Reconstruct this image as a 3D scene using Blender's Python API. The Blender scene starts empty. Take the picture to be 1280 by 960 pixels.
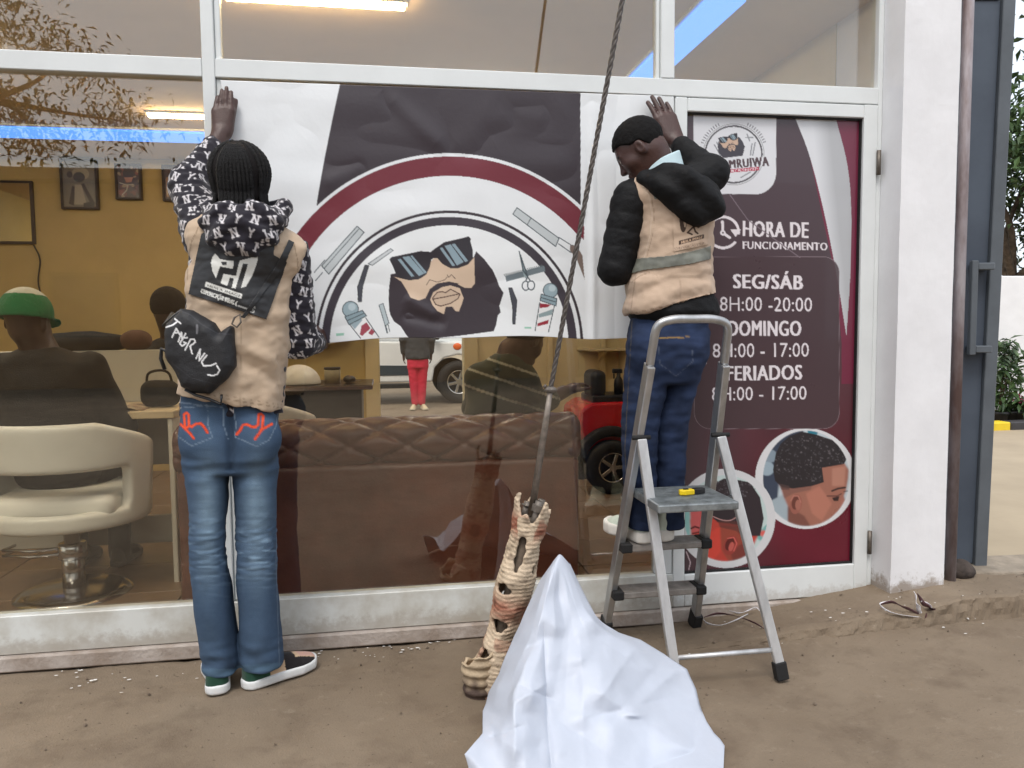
import bpy, bmesh, math, random
import numpy as np
from mathutils import Vector, Matrix, noise as mnoise
from mathutils.bvhtree import BVHTree

random.seed(7)
SC = bpy.context.scene
COL = SC.collection

# ------------------------------------------------------------------ camera
CAM = np.array([0.0, -3.0068, 1.2271])
YAW, PITCH, ROLL = (math.radians(a) for a in (9.3874, -4.1215, -0.5479))
FPX = 970.0                                   # focal length for a picture 1280 wide
_f = np.array([math.sin(YAW) * math.cos(PITCH), math.cos(YAW) * math.cos(PITCH), math.sin(PITCH)])
_r = np.array([math.cos(YAW), -math.sin(YAW), 0.0])
_u = np.cross(_r, _f)
CF = _f
CR = math.cos(ROLL) * _r + math.sin(ROLL) * _u
CU = -math.sin(ROLL) * _r + math.cos(ROLL) * _u
cam = bpy.data.cameras.new('camera')
cam.sensor_width = 36.0
cam.lens = FPX / 1280.0 * 36.0
cam.clip_start, cam.clip_end = 0.05, 500.0
camo = bpy.data.objects.new('camera', cam)
COL.objects.link(camo)
m = Matrix.Identity(4)
for i in range(3):
    m[i][0], m[i][1], m[i][2], m[i][3] = CR[i], CU[i], -CF[i], CAM[i]
camo.matrix_world = m
SC.camera = camo

# ------------------------------------------------------------------ sky, sun, exposure
SUN_EL, SUN_AZ = math.radians(58), math.radians(205)      # high, behind the photographer, veiled by cloud
world = bpy.data.worlds.new('World')
SC.world = world
world.use_nodes = True
wn = world.node_tree
sky = wn.nodes.new('ShaderNodeTexSky')
sky.sky_type = 'NISHITA'
sky.sun_disc = False
sky.sun_elevation, sky.sun_rotation = SUN_EL, SUN_AZ
sky.air_density, sky.dust_density, sky.ozone_density = 1.0, 6.0, 0.6
haz = wn.nodes.new('ShaderNodeMixRGB')                    # thin even cloud over the whole sky
haz.inputs['Fac'].default_value = 0.62
haz.inputs['Color2'].default_value = (8.7, 9.35, 10.1, 1)
wn.links.new(sky.outputs[0], haz.inputs['Color1'])
wn.links.new(haz.outputs[0], wn.nodes['Background'].inputs['Color'])
wn.nodes['Background'].inputs['Strength'].default_value = 0.13
sl = bpy.data.lights.new('sun', 'SUN')
sl.energy, sl.angle, sl.color = 1.1, math.radians(20), (1.0, 0.985, 0.96)
so = bpy.data.objects.new('sun', sl)
COL.objects.link(so)
so.rotation_euler = Vector((-math.sin(SUN_AZ) * math.cos(SUN_EL), -math.cos(SUN_AZ) * math.cos(SUN_EL), -math.sin(SUN_EL))).to_track_quat('-Z', 'Y').to_euler()
SC.view_settings.view_transform = 'Standard'
SC.view_settings.look = 'None'
SC.view_settings.exposure = 0.46
SC.view_settings.gamma = 1.0
SC.render.engine = 'CYCLES'
SC.cycles.max_bounces = 8
SC.cycles.transparent_max_bounces = 12
SC.cycles.use_denoising = True
SC.cycles.sample_clamp_indirect = 6.0
SC.cycles.caustics_reflective = False
SC.cycles.caustics_refractive = False

# ------------------------------------------------------------------ surveying: a sighting line through the lens met with a known plane
def ray(x, y): return CF + (x - 640) / FPX * CR + (480 - y) / FPX * CU
def atY(x, y, Y):
    d = ray(x, y); return CAM + d * ((Y - CAM[1]) / d[1])
def atZ(x, y, Z):
    d = ray(x, y); return CAM + d * ((Z - CAM[2]) / d[2])
def proj(P):
    v = np.asarray(P, float) - CAM
    k = v @ CF
    return 640 + FPX * (v @ CR) / k, 480 - FPX * (v @ CU) / k

# ------------------------------------------------------------------ materials
def lin(c):
    c = np.asarray(c, float) / 255.0
    return np.where(c <= 0.04045, c / 12.92, ((c + 0.055) / 1.055) ** 2.4)
def rgb(*c): return tuple(float(v) for v in lin(c)) + (1.0,)

def mat(name, col, rough=0.6, var=0.12, vscale=6.0, bump=0.0, bscale=80.0, metal=0.0, col2=None, attr=False, coat=0.0,
        spec=0.5, stretch=(1, 1, 1), rvar=0.1, sheen=0.0, emit=None, estr=0.0, trans=0.0):
    M = bpy.data.materials.new(name)
    M.use_nodes = True
    nt = M.node_tree; N = nt.nodes; L = nt.links
    b = N['Principled BSDF']
    tc = N.new('ShaderNodeTexCoord')
    mp = N.new('ShaderNodeMapping'); mp.inputs['Scale'].default_value = stretch
    L.new(tc.outputs['Object'], mp.inputs['Vector'])
    n1 = N.new('ShaderNodeTexNoise'); n1.inputs['Scale'].default_value = vscale; n1.inputs['Detail'].default_value = 5; n1.inputs['Roughness'].default_value = 0.62
    L.new(mp.outputs[0], n1.inputs['Vector'])
    mix = N.new('ShaderNodeMixRGB'); mix.blend_type = 'MIX'
    if attr:
        at = N.new('ShaderNodeAttribute'); at.attribute_name = 'Col'
        hs = N.new('ShaderNodeHueSaturation'); hs.inputs['Value'].default_value = 1 - var
        L.new(at.outputs['Color'], mix.inputs['Color1']); L.new(at.outputs['Color'], hs.inputs['Color']); L.new(hs.outputs[0], mix.inputs['Color2'])
    else:
        mix.inputs['Color1'].default_value = col
        c2 = col2 if col2 else tuple(v * (1 - var * 2) for v in col[:3]) + (1,)
        mix.inputs['Color2'].default_value = c2
    rp = N.new('ShaderNodeValToRGB'); rp.color_ramp.elements[0].position = 0.36; rp.color_ramp.elements[1].position = 0.66
    L.new(n1.outputs['Fac'], rp.inputs['Fac']); L.new(rp.outputs['Color'], mix.inputs['Fac'])
    L.new(mix.outputs[0], b.inputs['Base Color'])
    mr = N.new('ShaderNodeMapRange'); mr.inputs['To Min'].default_value = max(0.02, rough - rvar); mr.inputs['To Max'].default_value = min(1, rough + rvar)
    L.new(n1.outputs['Fac'], mr.inputs['Value']); L.new(mr.outputs[0], b.inputs['Roughness'])
    b.inputs['Metallic'].default_value = metal
    b.inputs['Specular IOR Level'].default_value = spec
    b.inputs['Coat Weight'].default_value = coat
    b.inputs['Sheen Weight'].default_value = sheen
    if trans: b.inputs['Transmission Weight'].default_value = trans
    if emit:
        b.inputs['Emission Color'].default_value = emit; b.inputs['Emission Strength'].default_value = estr
    if bump:
        n2 = N.new('ShaderNodeTexNoise'); n2.inputs['Scale'].default_value = bscale; n2.inputs['Detail'].default_value = 4
        L.new(mp.outputs[0], n2.inputs['Vector'])
        bp = N.new('ShaderNodeBump'); bp.inputs['Strength'].default_value = bump; bp.inputs['Distance'].default_value = 0.01
        L.new(n2.outputs['Fac'], bp.inputs['Height']); L.new(bp.outputs[0], b.inputs['Normal'])
    return M

def glass_mat(name, tint, refl=1.0, rough=0.0):
    M = bpy.data.materials.new(name); M.use_nodes = True
    nt = M.node_tree; N = nt.nodes; L = nt.links
    N.remove(N['Principled BSDF'])
    t = N.new('ShaderNodeBsdfTransparent'); t.inputs[0].default_value = tint
    g = N.new('ShaderNodeBsdfGlossy'); g.inputs['Roughness'].default_value = rough; g.inputs['Color'].default_value = (1, 1, 1, 1)
    lw = N.new('ShaderNodeLayerWeight')                       # Schlick's curve, the same from both sides of a thin pane
    pw = N.new('ShaderNodeMath'); pw.operation = 'POWER'; pw.inputs[1].default_value = 5.0
    f = N.new('ShaderNodeMath'); f.operation = 'MULTIPLY_ADD'; f.inputs[1].default_value = 0.95; f.inputs[2].default_value = 0.045
    L.new(lw.outputs['Facing'], pw.inputs[0]); L.new(pw.outputs[0], f.inputs[0])
    mul = N.new('ShaderNodeMath'); mul.operation = 'MULTIPLY'; mul.inputs[1].default_value = refl; mul.use_clamp = True
    tc = N.new('ShaderNodeTexCoord')
    nz = N.new('ShaderNodeTexNoise'); nz.inputs['Scale'].default_value = 0.9; nz.inputs['Detail'].default_value = 1
    bp = N.new('ShaderNodeBump'); bp.inputs['Strength'].default_value = 0.06; bp.inputs['Distance'].default_value = 0.02
    L.new(tc.outputs['Object'], nz.inputs['Vector']); L.new(nz.outputs['Fac'], bp.inputs['Height']); L.new(bp.outputs[0], g.inputs['Normal'])
    mx = N.new('ShaderNodeMixShader')
    L.new(f.outputs[0], mul.inputs[0]); L.new(mul.outputs[0], mx.inputs[0]); L.new(t.outputs[0], mx.inputs[1]); L.new(g.outputs[0], mx.inputs[2])
    L.new(mx.outputs[0], N['Material Output'].inputs['Surface'])
    return M

# ------------------------------------------------------------------ objects
def tag(o, label=None, cat=None, group=None, kind=None):
    if label: o['label'] = label
    if cat: o['category'] = cat
    if group: o['group'] = group
    if kind: o['kind'] = kind
    return o
def empty(name, loc, label=None, cat=None, group=None):
    o = bpy.data.objects.new(name, None); COL.objects.link(o); o.location = loc
    o.empty_display_size = 0.1
    bpy.context.view_layer.update()
    return tag(o, label, cat, group)
def link(name, me, material, parent=None, smooth=False):
    if material is not None and not me.materials: me.materials.append(material)
    if smooth: me.polygons.foreach_set('use_smooth', [True] * len(me.polygons))
    o = bpy.data.objects.new(name, me); COL.objects.link(o)
    if parent is not None:
        o.parent = parent
        if parent.type == 'EMPTY': o.matrix_parent_inverse = Matrix.Translation(-parent.location)
    return o
def mesh(name, verts, faces, material, parent=None, smooth=False, cols=None):
    me = bpy.data.meshes.new(name)
    v = np.asarray(verts, np.float32); 
    if isinstance(faces, np.ndarray):
        n = faces.shape[1]
        me.vertices.add(len(v)); me.vertices.foreach_set('co', v.ravel())
        me.loops.add(faces.size); me.loops.foreach_set('vertex_index', faces.ravel().astype(np.int32))
        me.polygons.add(len(faces)); me.polygons.foreach_set('loop_start', np.arange(0, faces.size, n, dtype=np.int32))
        me.update(calc_edges=True)
    else:
        me.from_pydata([tuple(map(float, p)) for p in v], [], faces); me.update()
    if cols is not None:
        a = me.color_attributes.new('Col', 'FLOAT_COLOR', 'POINT')
        c = np.ones((len(v), 4), np.float32); c[:, :3] = cols
        a.data.foreach_set('color', c.ravel())
    return link(name, me, material, parent, smooth)
def bmobj(name, bm, material, parent=None, smooth=False):
    bmesh.ops.recalc_face_normals(bm, faces=bm.faces[:])
    me = bpy.data.meshes.new(name); bm.to_mesh(me); bm.free()
    return link(name, me, material, parent, smooth)
def box_bm(bm, lo, hi, bev=0.0, seg=1):
    r = bmesh.ops.create_cube(bm, size=1.0)
    vs = r['verts']
    for v in vs:
        for i in range(3): v.co[i] = lo[i] if v.co[i] < 0 else hi[i]
    if bev:
        es = {e for v in vs for e in v.link_edges}
        bmesh.ops.bevel(bm, geom=list(es), offset=bev, segments=seg, profile=0.5, affect='EDGES')
def box(name, lo, hi, material, parent=None, bev=0.004, seg=1, rot=None):
    bm = bmesh.new(); box_bm(bm, lo, hi, bev, seg)
    if rot is not None:
        c = Vector([(a + b) / 2 for a, b in zip(lo, hi)])
        bmesh.ops.rotate(bm, verts=bm.verts[:], cent=c, matrix=rot)
    return bmobj(name, bm, material, parent)
def tube(path, rad, n=10, closed=False, cap=True, flat=1.0):
    P = [Vector(tuple(float(c) for c in p)) for p in path]; k = len(P)
    R = rad if hasattr(rad, '__len__') else [rad] * k
    T = []
    for i in range(k):
        a = P[(i - 1) % k] if (closed or i > 0) else P[i]; b = P[(i + 1) % k] if (closed or i < k - 1) else P[i]
        T.append((b - a).normalized())
    up = Vector((0, 0, 1)) if abs(T[0].z) < 0.9 else Vector((0, 1, 0))
    X = T[0].cross(up).normalized(); V = []; F = []
    for i in range(k):
        X = (X - T[i] * X.dot(T[i])).normalized(); Yv = T[i].cross(X)
        for j in range(n):
            a = 2 * math.pi * j / n
            V.append(P[i] + X * (R[i] * math.cos(a)) + Yv * (R[i] * flat * math.sin(a)))
    for i in range(k if closed else k - 1):
        i2 = (i + 1) % k
        for j in range(n):
            F.append((i * n + j, i * n + (j + 1) % n, i2 * n + (j + 1) % n, i2 * n + j))
    if cap and not closed:
        F.append(tuple(range(n - 1, -1, -1))); F.append(tuple((k - 1) * n + j for j in range(n)))
    return V, F
def tube_obj(name, path, rad, material, parent=None, n=10, closed=False, smooth=True, flat=1.0):
    V, F = tube(path, rad, n, closed, flat=flat)
    return mesh(name, [tuple(v) for v in V], F, material, parent, smooth)
def bezier(pts, n=24):
    """Catmull-Rom through the points"""
    P = [np.asarray(p, float) for p in pts]; P = [2 * P[0] - P[1]] + P + [2 * P[-1] - P[-2]]
    out = []
    for i in range(1, len(P) - 2):
        for t in np.linspace(0, 1, n, endpoint=(i == len(P) - 3)):
            a, b, c, d = P[i - 1], P[i], P[i + 1], P[i + 2]
            out.append(0.5 * (2 * b + (c - a) * t + (2 * a - 5 * b + 4 * c - d) * t * t + (3 * b - a - 3 * c + d) * t ** 3))
    return out
def lathe(name, prof, c, material, parent=None, n=24, smooth=True):
    V = []; F = []
    for r, z in prof:
        for j in range(n):
            a = 2 * math.pi * j / n
            V.append((c[0] + r * math.cos(a), c[1] + r * math.sin(a), c[2] + z))
    for i in range(len(prof) - 1):
        for j in range(n): F.append((i * n + j, i * n + (j + 1) % n, (i + 1) * n + (j + 1) % n, (i + 1) * n + j))
    if prof[0][0] > 1e-4: F.append(tuple(range(n - 1, -1, -1)))
    if prof[-1][0] > 1e-4: F.append(tuple((len(prof) - 1) * n + j for j in range(n)))
    return mesh(name, V, F, material, parent, smooth)
def prism(name, poly, lo, hi, material, parent=None, axis=1, bev=0.0):
    """polygon (two coordinates) pulled along an axis"""
    bm = bmesh.new()
    def co(p, h):
        return {0: (h, p[0], p[1]), 1: (p[0], h, p[1]), 2: (p[0], p[1], h)}[axis]
    vs = [bm.verts.new(co(p, lo)) for p in poly]
    f = bm.faces.new(vs)
    r = bmesh.ops.extrude_face_region(bm, geom=[f])
    d = [0, 0, 0]; d[axis] = hi - lo
    bmesh.ops.translate(bm, verts=[g for g in r['geom'] if isinstance(g, bmesh.types.BMVert)], vec=d)
    if bev: bmesh.ops.bevel(bm, geom=bm.edges[:], offset=bev, segments=2, profile=0.5, affect='EDGES')
    return bmobj(name, bm, material, parent)

# ------------------------------------------------------------------ solids from distance fields
def cap(P, a, b, ra, rb=None, sc=(1, 1, 1)):
    rb = ra if rb is None else rb
    s = np.asarray(sc, np.float32); a = np.asarray(a, np.float32); b = np.asarray(b, np.float32)
    q = (P - a) / s; ba = (b - a) / s
    t = np.clip(q @ ba / max(1e-9, float(ba @ ba)), 0, 1)
    q -= t[:, None] * ba
    return (np.sqrt((q * q).sum(1)) - (ra + (rb - ra) * t)) * min(sc)
def ell(P, c, r, M=None):
    q = P - np.asarray(c, np.float32); r = np.asarray(r, np.float32)
    if M is not None: q = q @ np.asarray(M, np.float32)          # columns are the axes
    k0 = np.sqrt(((q / r) ** 2).sum(1)); k1 = np.sqrt(((q / (r * r)) ** 2).sum(1)) + 1e-6
    return k0 * (k0 - 1) / k1
def loft(P, lv, p=2.0, round_=0.02):
    """stack of ellipses (z, cx, cy, rx, ry)"""
    lv = np.asarray(sorted(lv), np.float32); z = P[:, 2]
    cx, cy, rx, ry = (np.interp(z, lv[:, 0], lv[:, i]) for i in (1, 2, 3, 4))
    n = (np.abs((P[:, 0] - cx) / rx) ** p + np.abs((P[:, 1] - cy) / ry) ** p) ** (1 / p)
    d = (n - 1) * np.minimum(rx, ry)
    dz = np.maximum(lv[0, 0] - z, z - lv[-1, 0])
    return smax(d, dz, round_)
def rbox(P, c, h, r, M=None):
    q = P - np.asarray(c, np.float32)
    if M is not None: q = q @ np.asarray(M, np.float32)
    q = np.abs(q) - (np.asarray(h, np.float32) - r)
    return np.sqrt((np.maximum(q, 0) ** 2).sum(1)) + np.minimum(q.max(1), 0) - r
def smin(a, b, k):
    h = np.clip(0.5 + 0.5 * (b - a) / k, 0, 1)
    return b + (a - b) * h - k * h * (1 - h)
def smax(a, b, k): return -smin(-a, -b, k)
def axes(fwd, up=(0, 0, 1)):
    """rotation whose columns are right, forward, up"""
    f = np.asarray(fwd, float); f /= np.linalg.norm(f)
    r = np.cross(f, up); r /= np.linalg.norm(r)
    return np.stack([r, f, np.cross(r, f)], 1)

def solid(fn, lo, hi, h, disp=None, iters=1):
    """surface nets over a distance field, evaluated only near the surface"""
    lo = np.asarray(lo, np.float32); hi = np.asarray(hi, np.float32); B = 8
    nb = np.ceil((hi - lo) / (h * B)).astype(int) + 1
    n = nb * B + 1
    V = np.empty(n, np.float32)
    g = np.stack(np.meshgrid(*[np.arange(k) for k in nb], indexing='ij'), -1).reshape(-1, 3)
    cc = lo + (g * B + B / 2) * h
    d = fn(cc.astype(np.float32))
    sgn = np.where(d > 0, 1.0, -1.0).astype(np.float32)
    V[:] = 1.0
    for (i, j, k), s in zip(g[sgn < 0] * B, sgn[sgn < 0]): V[i:i + B + 1, j:j + B + 1, k:k + B + 1] = s
    near = g[np.abs(d) < h * B * 1.6]
    off = np.stack(np.meshgrid(*[np.arange(B + 1)] * 3, indexing='ij'), -1).reshape(-1, 3)
    for s in range(0, len(near), 400):
        blk = near[s:s + 400]
        idx = (blk[:, None, :] * B + off[None]).reshape(-1, 3)
        val = fn((lo + idx * h).astype(np.float32))
        V[idx[:, 0], idx[:, 1], idx[:, 2]] = val
    S = V < 0
    c = S[:-1, :-1, :-1].astype(np.int8)
    tot = np.zeros_like(c)
    for a in (0, 1):
        for b_ in (0, 1):
            for e in (0, 1): tot += S[a:S.shape[0] - 1 + a, b_:S.shape[1] - 1 + b_, e:S.shape[2] - 1 + e]
    act = np.argwhere((tot > 0) & (tot < 8))
    idm = -np.ones(tot.shape, np.int32); idm[act[:, 0], act[:, 1], act[:, 2]] = np.arange(len(act))
    acc = np.zeros((len(act), 3)); cnt = np.zeros(len(act))
    C8 = [(a, b_, e) for a in (0, 1) for b_ in (0, 1) for e in (0, 1)]
    vals = {q: V[act[:, 0] + q[0], act[:, 1] + q[1], act[:, 2] + q[2]] for q in C8}
    for q in C8:
        for ax in range(3):
            if q[ax]: continue
            w = list(q); w[ax] = 1; w = tuple(w)
            v0, v1 = vals[q], vals[w]
            cr = (v0 < 0) != (v1 < 0)
            t = np.where(cr, v0 / np.where(cr, v0 - v1, 1), 0)
            p = np.tile(np.asarray(q, float), (len(act), 1)); p[:, ax] = t
            acc += p * cr[:, None]; cnt += cr
    verts = lo + (act + acc / cnt[:, None]) * h
    quads = []
    for ax in range(3):
        s0 = [slice(1, -1)] * 3; s1 = [slice(1, -1)] * 3
        s0[ax] = slice(0, S.shape[ax] - 1); s1[ax] = slice(1, S.shape[ax])
        A, Bs = S[tuple(s0)], S[tuple(s1)]
        e = np.argwhere(A != Bs)
        flip = A[e[:, 0], e[:, 1], e[:, 2]]
        base = e + np.array([0 if i == ax else 1 for i in range(3)])
        u, w = (ax + 1) % 3, (ax + 2) % 3
        q = []
        for du, dw in ((-1, -1), (0, -1), (0, 0), (-1, 0)):
            k = base.copy(); k[:, u] += du; k[:, w] += dw
            q.append(idm[k[:, 0], k[:, 1], k[:, 2]])
        q = np.stack(q, 1)
        q[~flip] = q[~flip][:, ::-1]
        quads.append(q)
    F = np.concatenate(quads); F = F[(F >= 0).all(1)]
    verts = relax(verts, F, iters)
    if disp is not None: verts = verts + vnormals(verts, F) * disp(verts)[:, None]
    return verts, F
def relax(v, F, it):
    for _ in range(it):
        acc = np.zeros_like(v); cnt = np.zeros(len(v))
        for a, b in ((0, 1), (1, 2), (2, 3), (3, 0)):
            np.add.at(acc, F[:, a], v[F[:, b]]); np.add.at(acc, F[:, b], v[F[:, a]])
            np.add.at(cnt, F[:, a], 1); np.add.at(cnt, F[:, b], 1)
        v = v * 0.5 + 0.5 * acc / np.maximum(cnt, 1)[:, None]
    return v
def vnormals(v, F):
    n = np.cross(v[F[:, 2]] - v[F[:, 0]], v[F[:, 3]] - v[F[:, 1]])
    N = np.zeros_like(v)
    for i in range(4): np.add.at(N, F[:, i], n)
    return N / (np.linalg.norm(N, axis=1)[:, None] + 1e-12)
def ns(v, s, seed=0.0):
    """smooth noise at many points, about -1..1"""
    q = np.asarray(v, float) * np.asarray(s, float) + seed
    return np.array([mnoise.noise(Vector(p)) for p in q])
def fbm(v, s, seed=0.0):
    return ns(v, s, seed) + 0.5 * ns(v, np.asarray(s) * 2.1, seed + 7)
def vnoise(P, s, seed=0):
    """fast lattice noise for arrays, 0..1"""
    q = np.asarray(P, float) * s; i = np.floor(q).astype(np.int64); f = q - i; f = f * f * (3 - 2 * f)
    def hsh(a):
        h = seed * 7919 + sum(a[..., k] * m_ for k, m_ in zip(range(a.shape[-1]), (374761393, 668265263, 2147483647)))
        h = (h ^ (h >> 13)) * 1274126177 & 0xFFFFFFFF
        return ((h ^ (h >> 16)) & 0xFFFF) / 65535.0
    n = q.shape[-1]; out = 0
    for c in range(2 ** n):
        o = np.array([(c >> k) & 1 for k in range(n)])
        w = np.prod(np.where(o, f, 1 - f), axis=-1)
        out = out + w * hsh(i + o)
    return out

# ------------------------------------------------------------------ printing: flat colour laid out on a fine sheet
class Canvas:
    def __init__(s, x0, y0, x1, y1, k, base):
        s.x0, s.y0, s.k = x0, y0, k
        s.w, s.h = int((x1 - x0) * k), int((y1 - y0) * k)
        s.a = np.empty((s.h, s.w, 3), np.float32); s.a[:] = lin(base)
        s.clip = None
    def box(s, xs, ys):
        i0, i1 = max(0, int((min(xs) - s.x0) * s.k) - 1), min(s.w, int((max(xs) - s.x0) * s.k) + 2)
        j0, j1 = max(0, int((min(ys) - s.y0) * s.k) - 1), min(s.h, int((max(ys) - s.y0) * s.k) + 2)
        return i0, i1, j0, j1
    def grid(s, i0, i1, j0, j1):
        return np.meshgrid(s.x0 + (np.arange(i0, i1) + 0.5) / s.k, s.y0 + (np.arange(j0, j1) + 0.5) / s.k)
    def put(s, i0, i1, j0, j1, m, col, alpha):
        if s.clip is not None: m = m & s.clip[j0:j1, i0:i1]
        t = s.a[j0:j1, i0:i1]; c = lin(col) if not callable(col) else None
        if c is None:
            X, Y = s.grid(i0, i1, j0, j1); c = col(X, Y)[m]
        t[m] = t[m] * (1 - alpha) + np.asarray(c) * alpha
    def mask(s, pts):
        xs, ys = [p[0] for p in pts], [p[1] for p in pts]
        i0, i1, j0, j1 = s.box(xs, ys)
        if i1 <= i0 or j1 <= j0: return None
        X, Y = s.grid(i0, i1, j0, j1); m = np.zeros(X.shape, bool); n = len(pts)
        for a in range(n):
            xa, ya = pts[a]; xb, yb = pts[(a + 1) % n]
            if ya == yb: continue
            cr = ((ya > Y) != (yb > Y)) & (X < (xb - xa) * (Y - ya) / (yb - ya) + xa)
            m ^= cr
        return i0, i1, j0, j1, m
    def poly(s, pts, col, alpha=1.0):
        r = s.mask(pts)
        if r: s.put(*r, col, alpha)
    def disc(s, c, r, col, alpha=1.0, r2=None, inner=0.0, rot=0.0):
        r2 = r if r2 is None else r2
        R = max(r, r2); b = s.box((c[0] - R, c[0] + R), (c[1] - R, c[1] + R))
        if b[1] <= b[0] or b[3] <= b[2]: return
        X, Y = s.grid(*b); dx, dy = X - c[0], Y - c[1]
        ca, sa = math.cos(rot), math.sin(rot)
        q = ((dx * ca + dy * sa) / r) ** 2 + ((-dx * sa + dy * ca) / r2) ** 2
        m = q <= 1
        if inner: m &= q >= (inner / r) ** 2
        s.put(*b, m, col, alpha)
    def line(s, pts, w, col, alpha=1.0):
        for a, b in zip(pts[:-1], pts[1:]):
            bx = s.box((a[0] - w, a[0] + w, b[0] - w, b[0] + w), (a[1] - w, a[1] + w, b[1] - w, b[1] + w))
            if bx[1] <= bx[0] or bx[3] <= bx[2]: continue
            X, Y = s.grid(*bx); dx, dy = b[0] - a[0], b[1] - a[1]
            t = np.clip(((X - a[0]) * dx + (Y - a[1]) * dy) / max(1e-9, dx * dx + dy * dy), 0, 1)
            m = (X - a[0] - t * dx) ** 2 + (Y - a[1] - t * dy) ** 2 <= (w / 2) ** 2
            s.put(*bx, m, col, alpha)
    def text(s, body, quad, col, bold=0.0, alpha=1.0):
        """lettering fitted to a quad: top-left, top-right, bottom-right, bottom-left"""
        T, tri = glyphs(body, bold)
        u, v = T[:, 0:1], T[:, 1:2]
        h_ = abs(quad[3][1] - quad[0][1])
        for dx in ((0,) if bold < .02 else (-bold * h_ * 1.5, 0, bold * h_ * 1.5)):         # heavier weight: struck three times
            q = [np.asarray((p[0] + dx, p[1]), float) for p in quad]
            P = (q[3] * (1 - u) + q[2] * u) * (1 - v) + (q[0] * (1 - u) + q[1] * u) * v
            for t in tri: s.poly([tuple(P[i]) for i in t], col, alpha)
    def blur(s, x0, y0, x1, y1, n):
        i0, i1, j0, j1 = s.box((x0, x1), (y0, y1)); t = s.a[j0:j1, i0:i1].copy()
        for _ in range(n):
            p = np.pad(t, ((1, 1), (1, 1), (0, 0)), 'edge')
            t = (p[:-2, 1:-1] + p[2:, 1:-1] + p[1:-1, :-2] + p[1:-1, 2:] + 2 * p[1:-1, 1:-1]) / 6
        m = np.ones(t.shape[:2], bool)
        if s.clip is not None: m = s.clip[j0:j1, i0:i1]
        s.a[j0:j1, i0:i1][m] = t[m]
    def at(s, x, y):
        """colour at picture points, averaged over the sheet's grain"""
        fx = np.clip((x - s.x0) * s.k - 0.5, 0, s.w - 1.001); fy = np.clip((y - s.y0) * s.k - 0.5, 0, s.h - 1.001)
        i, j = fx.astype(int), fy.astype(int); fx = (fx - i)[:, None]; fy = (fy - j)[:, None]
        i2, j2 = np.minimum(i + 1, s.w - 1), np.minimum(j + 1, s.h - 1)
        return (s.a[j, i] * (1 - fx) + s.a[j, i2] * fx) * (1 - fy) + (s.a[j2, i] * (1 - fx) + s.a[j2, i2] * fx) * fy
_gl = {}
def glyphs(body, bold):
    if (body, bold) in _gl: return _gl[(body, bold)]
    cu = bpy.data.curves.new('lettering', 'FONT'); cu.body = body; cu.resolution_u = 3; cu.offset = 0.0; cu.space_character = 1.0 + bold * 3.2; cu.fill_mode = 'FRONT'
    o = bpy.data.objects.new('lettering', cu); COL.objects.link(o)
    dg = bpy.context.evaluated_depsgraph_get(); ev = o.evaluated_get(dg); me = ev.to_mesh()
    v = np.array([(p.co.x, p.co.y) for p in me.vertices]); me.calc_loop_triangles()
    tri = [tuple(t.vertices) for t in me.loop_triangles]
    ev.to_mesh_clear(); bpy.data.objects.remove(o); bpy.data.curves.remove(cu)
    v = (v - v.min(0)) / (v.max(0) - v.min(0))
    _gl[(body, bold)] = (v, tri)
    return v, tri
def gridfaces(nu, nv):
    i = np.arange(nv - 1)[:, None] * nu + np.arange(nu - 1)[None]
    return np.stack([i, i + nu, i + nu + 1, i + 1], -1).reshape(-1, 4)

# ================================================================== materials of the place
M_white = mat('white_aluminium', rgb(222, 226, 226), 0.35, 0.04, 3, 0.03, 30)
M_whited = mat('white_aluminium_dusty', rgb(214, 217, 214), 0.5, 0.10, 5, 0.05, 40, col2=rgb(180, 176, 165))
M_plaster = mat('white_plaster', rgb(230, 230, 232), 0.85, 0.05, 4, 0.07, 45, col2=rgb(222, 222, 224))
M_glass = glass_mat('tinted_glass', (0.95, 0.93, 0.87, 1), 1.9)
M_yellow = mat('yellow_wall_paint', rgb(198, 174, 112), 0.7, 0.06, 2, 0.1, 60)
M_cream = mat('cream_wall_paint', rgb(222, 205, 160), 0.7, 0.05, 2, 0.1, 60)
M_ceil = mat('ceiling_paint', rgb(228, 208, 182), 0.8, 0.04, 2)
M_dark = mat('black_plastic', rgb(28, 28, 30), 0.45, 0.1)
M_chrome = mat('chrome', rgb(200, 200, 202), 0.18, 0.05, metal=1.0)
M_rub = mat('black_rubber', rgb(26, 26, 27), 0.75, 0.15, 20, 0.1, 120)

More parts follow.
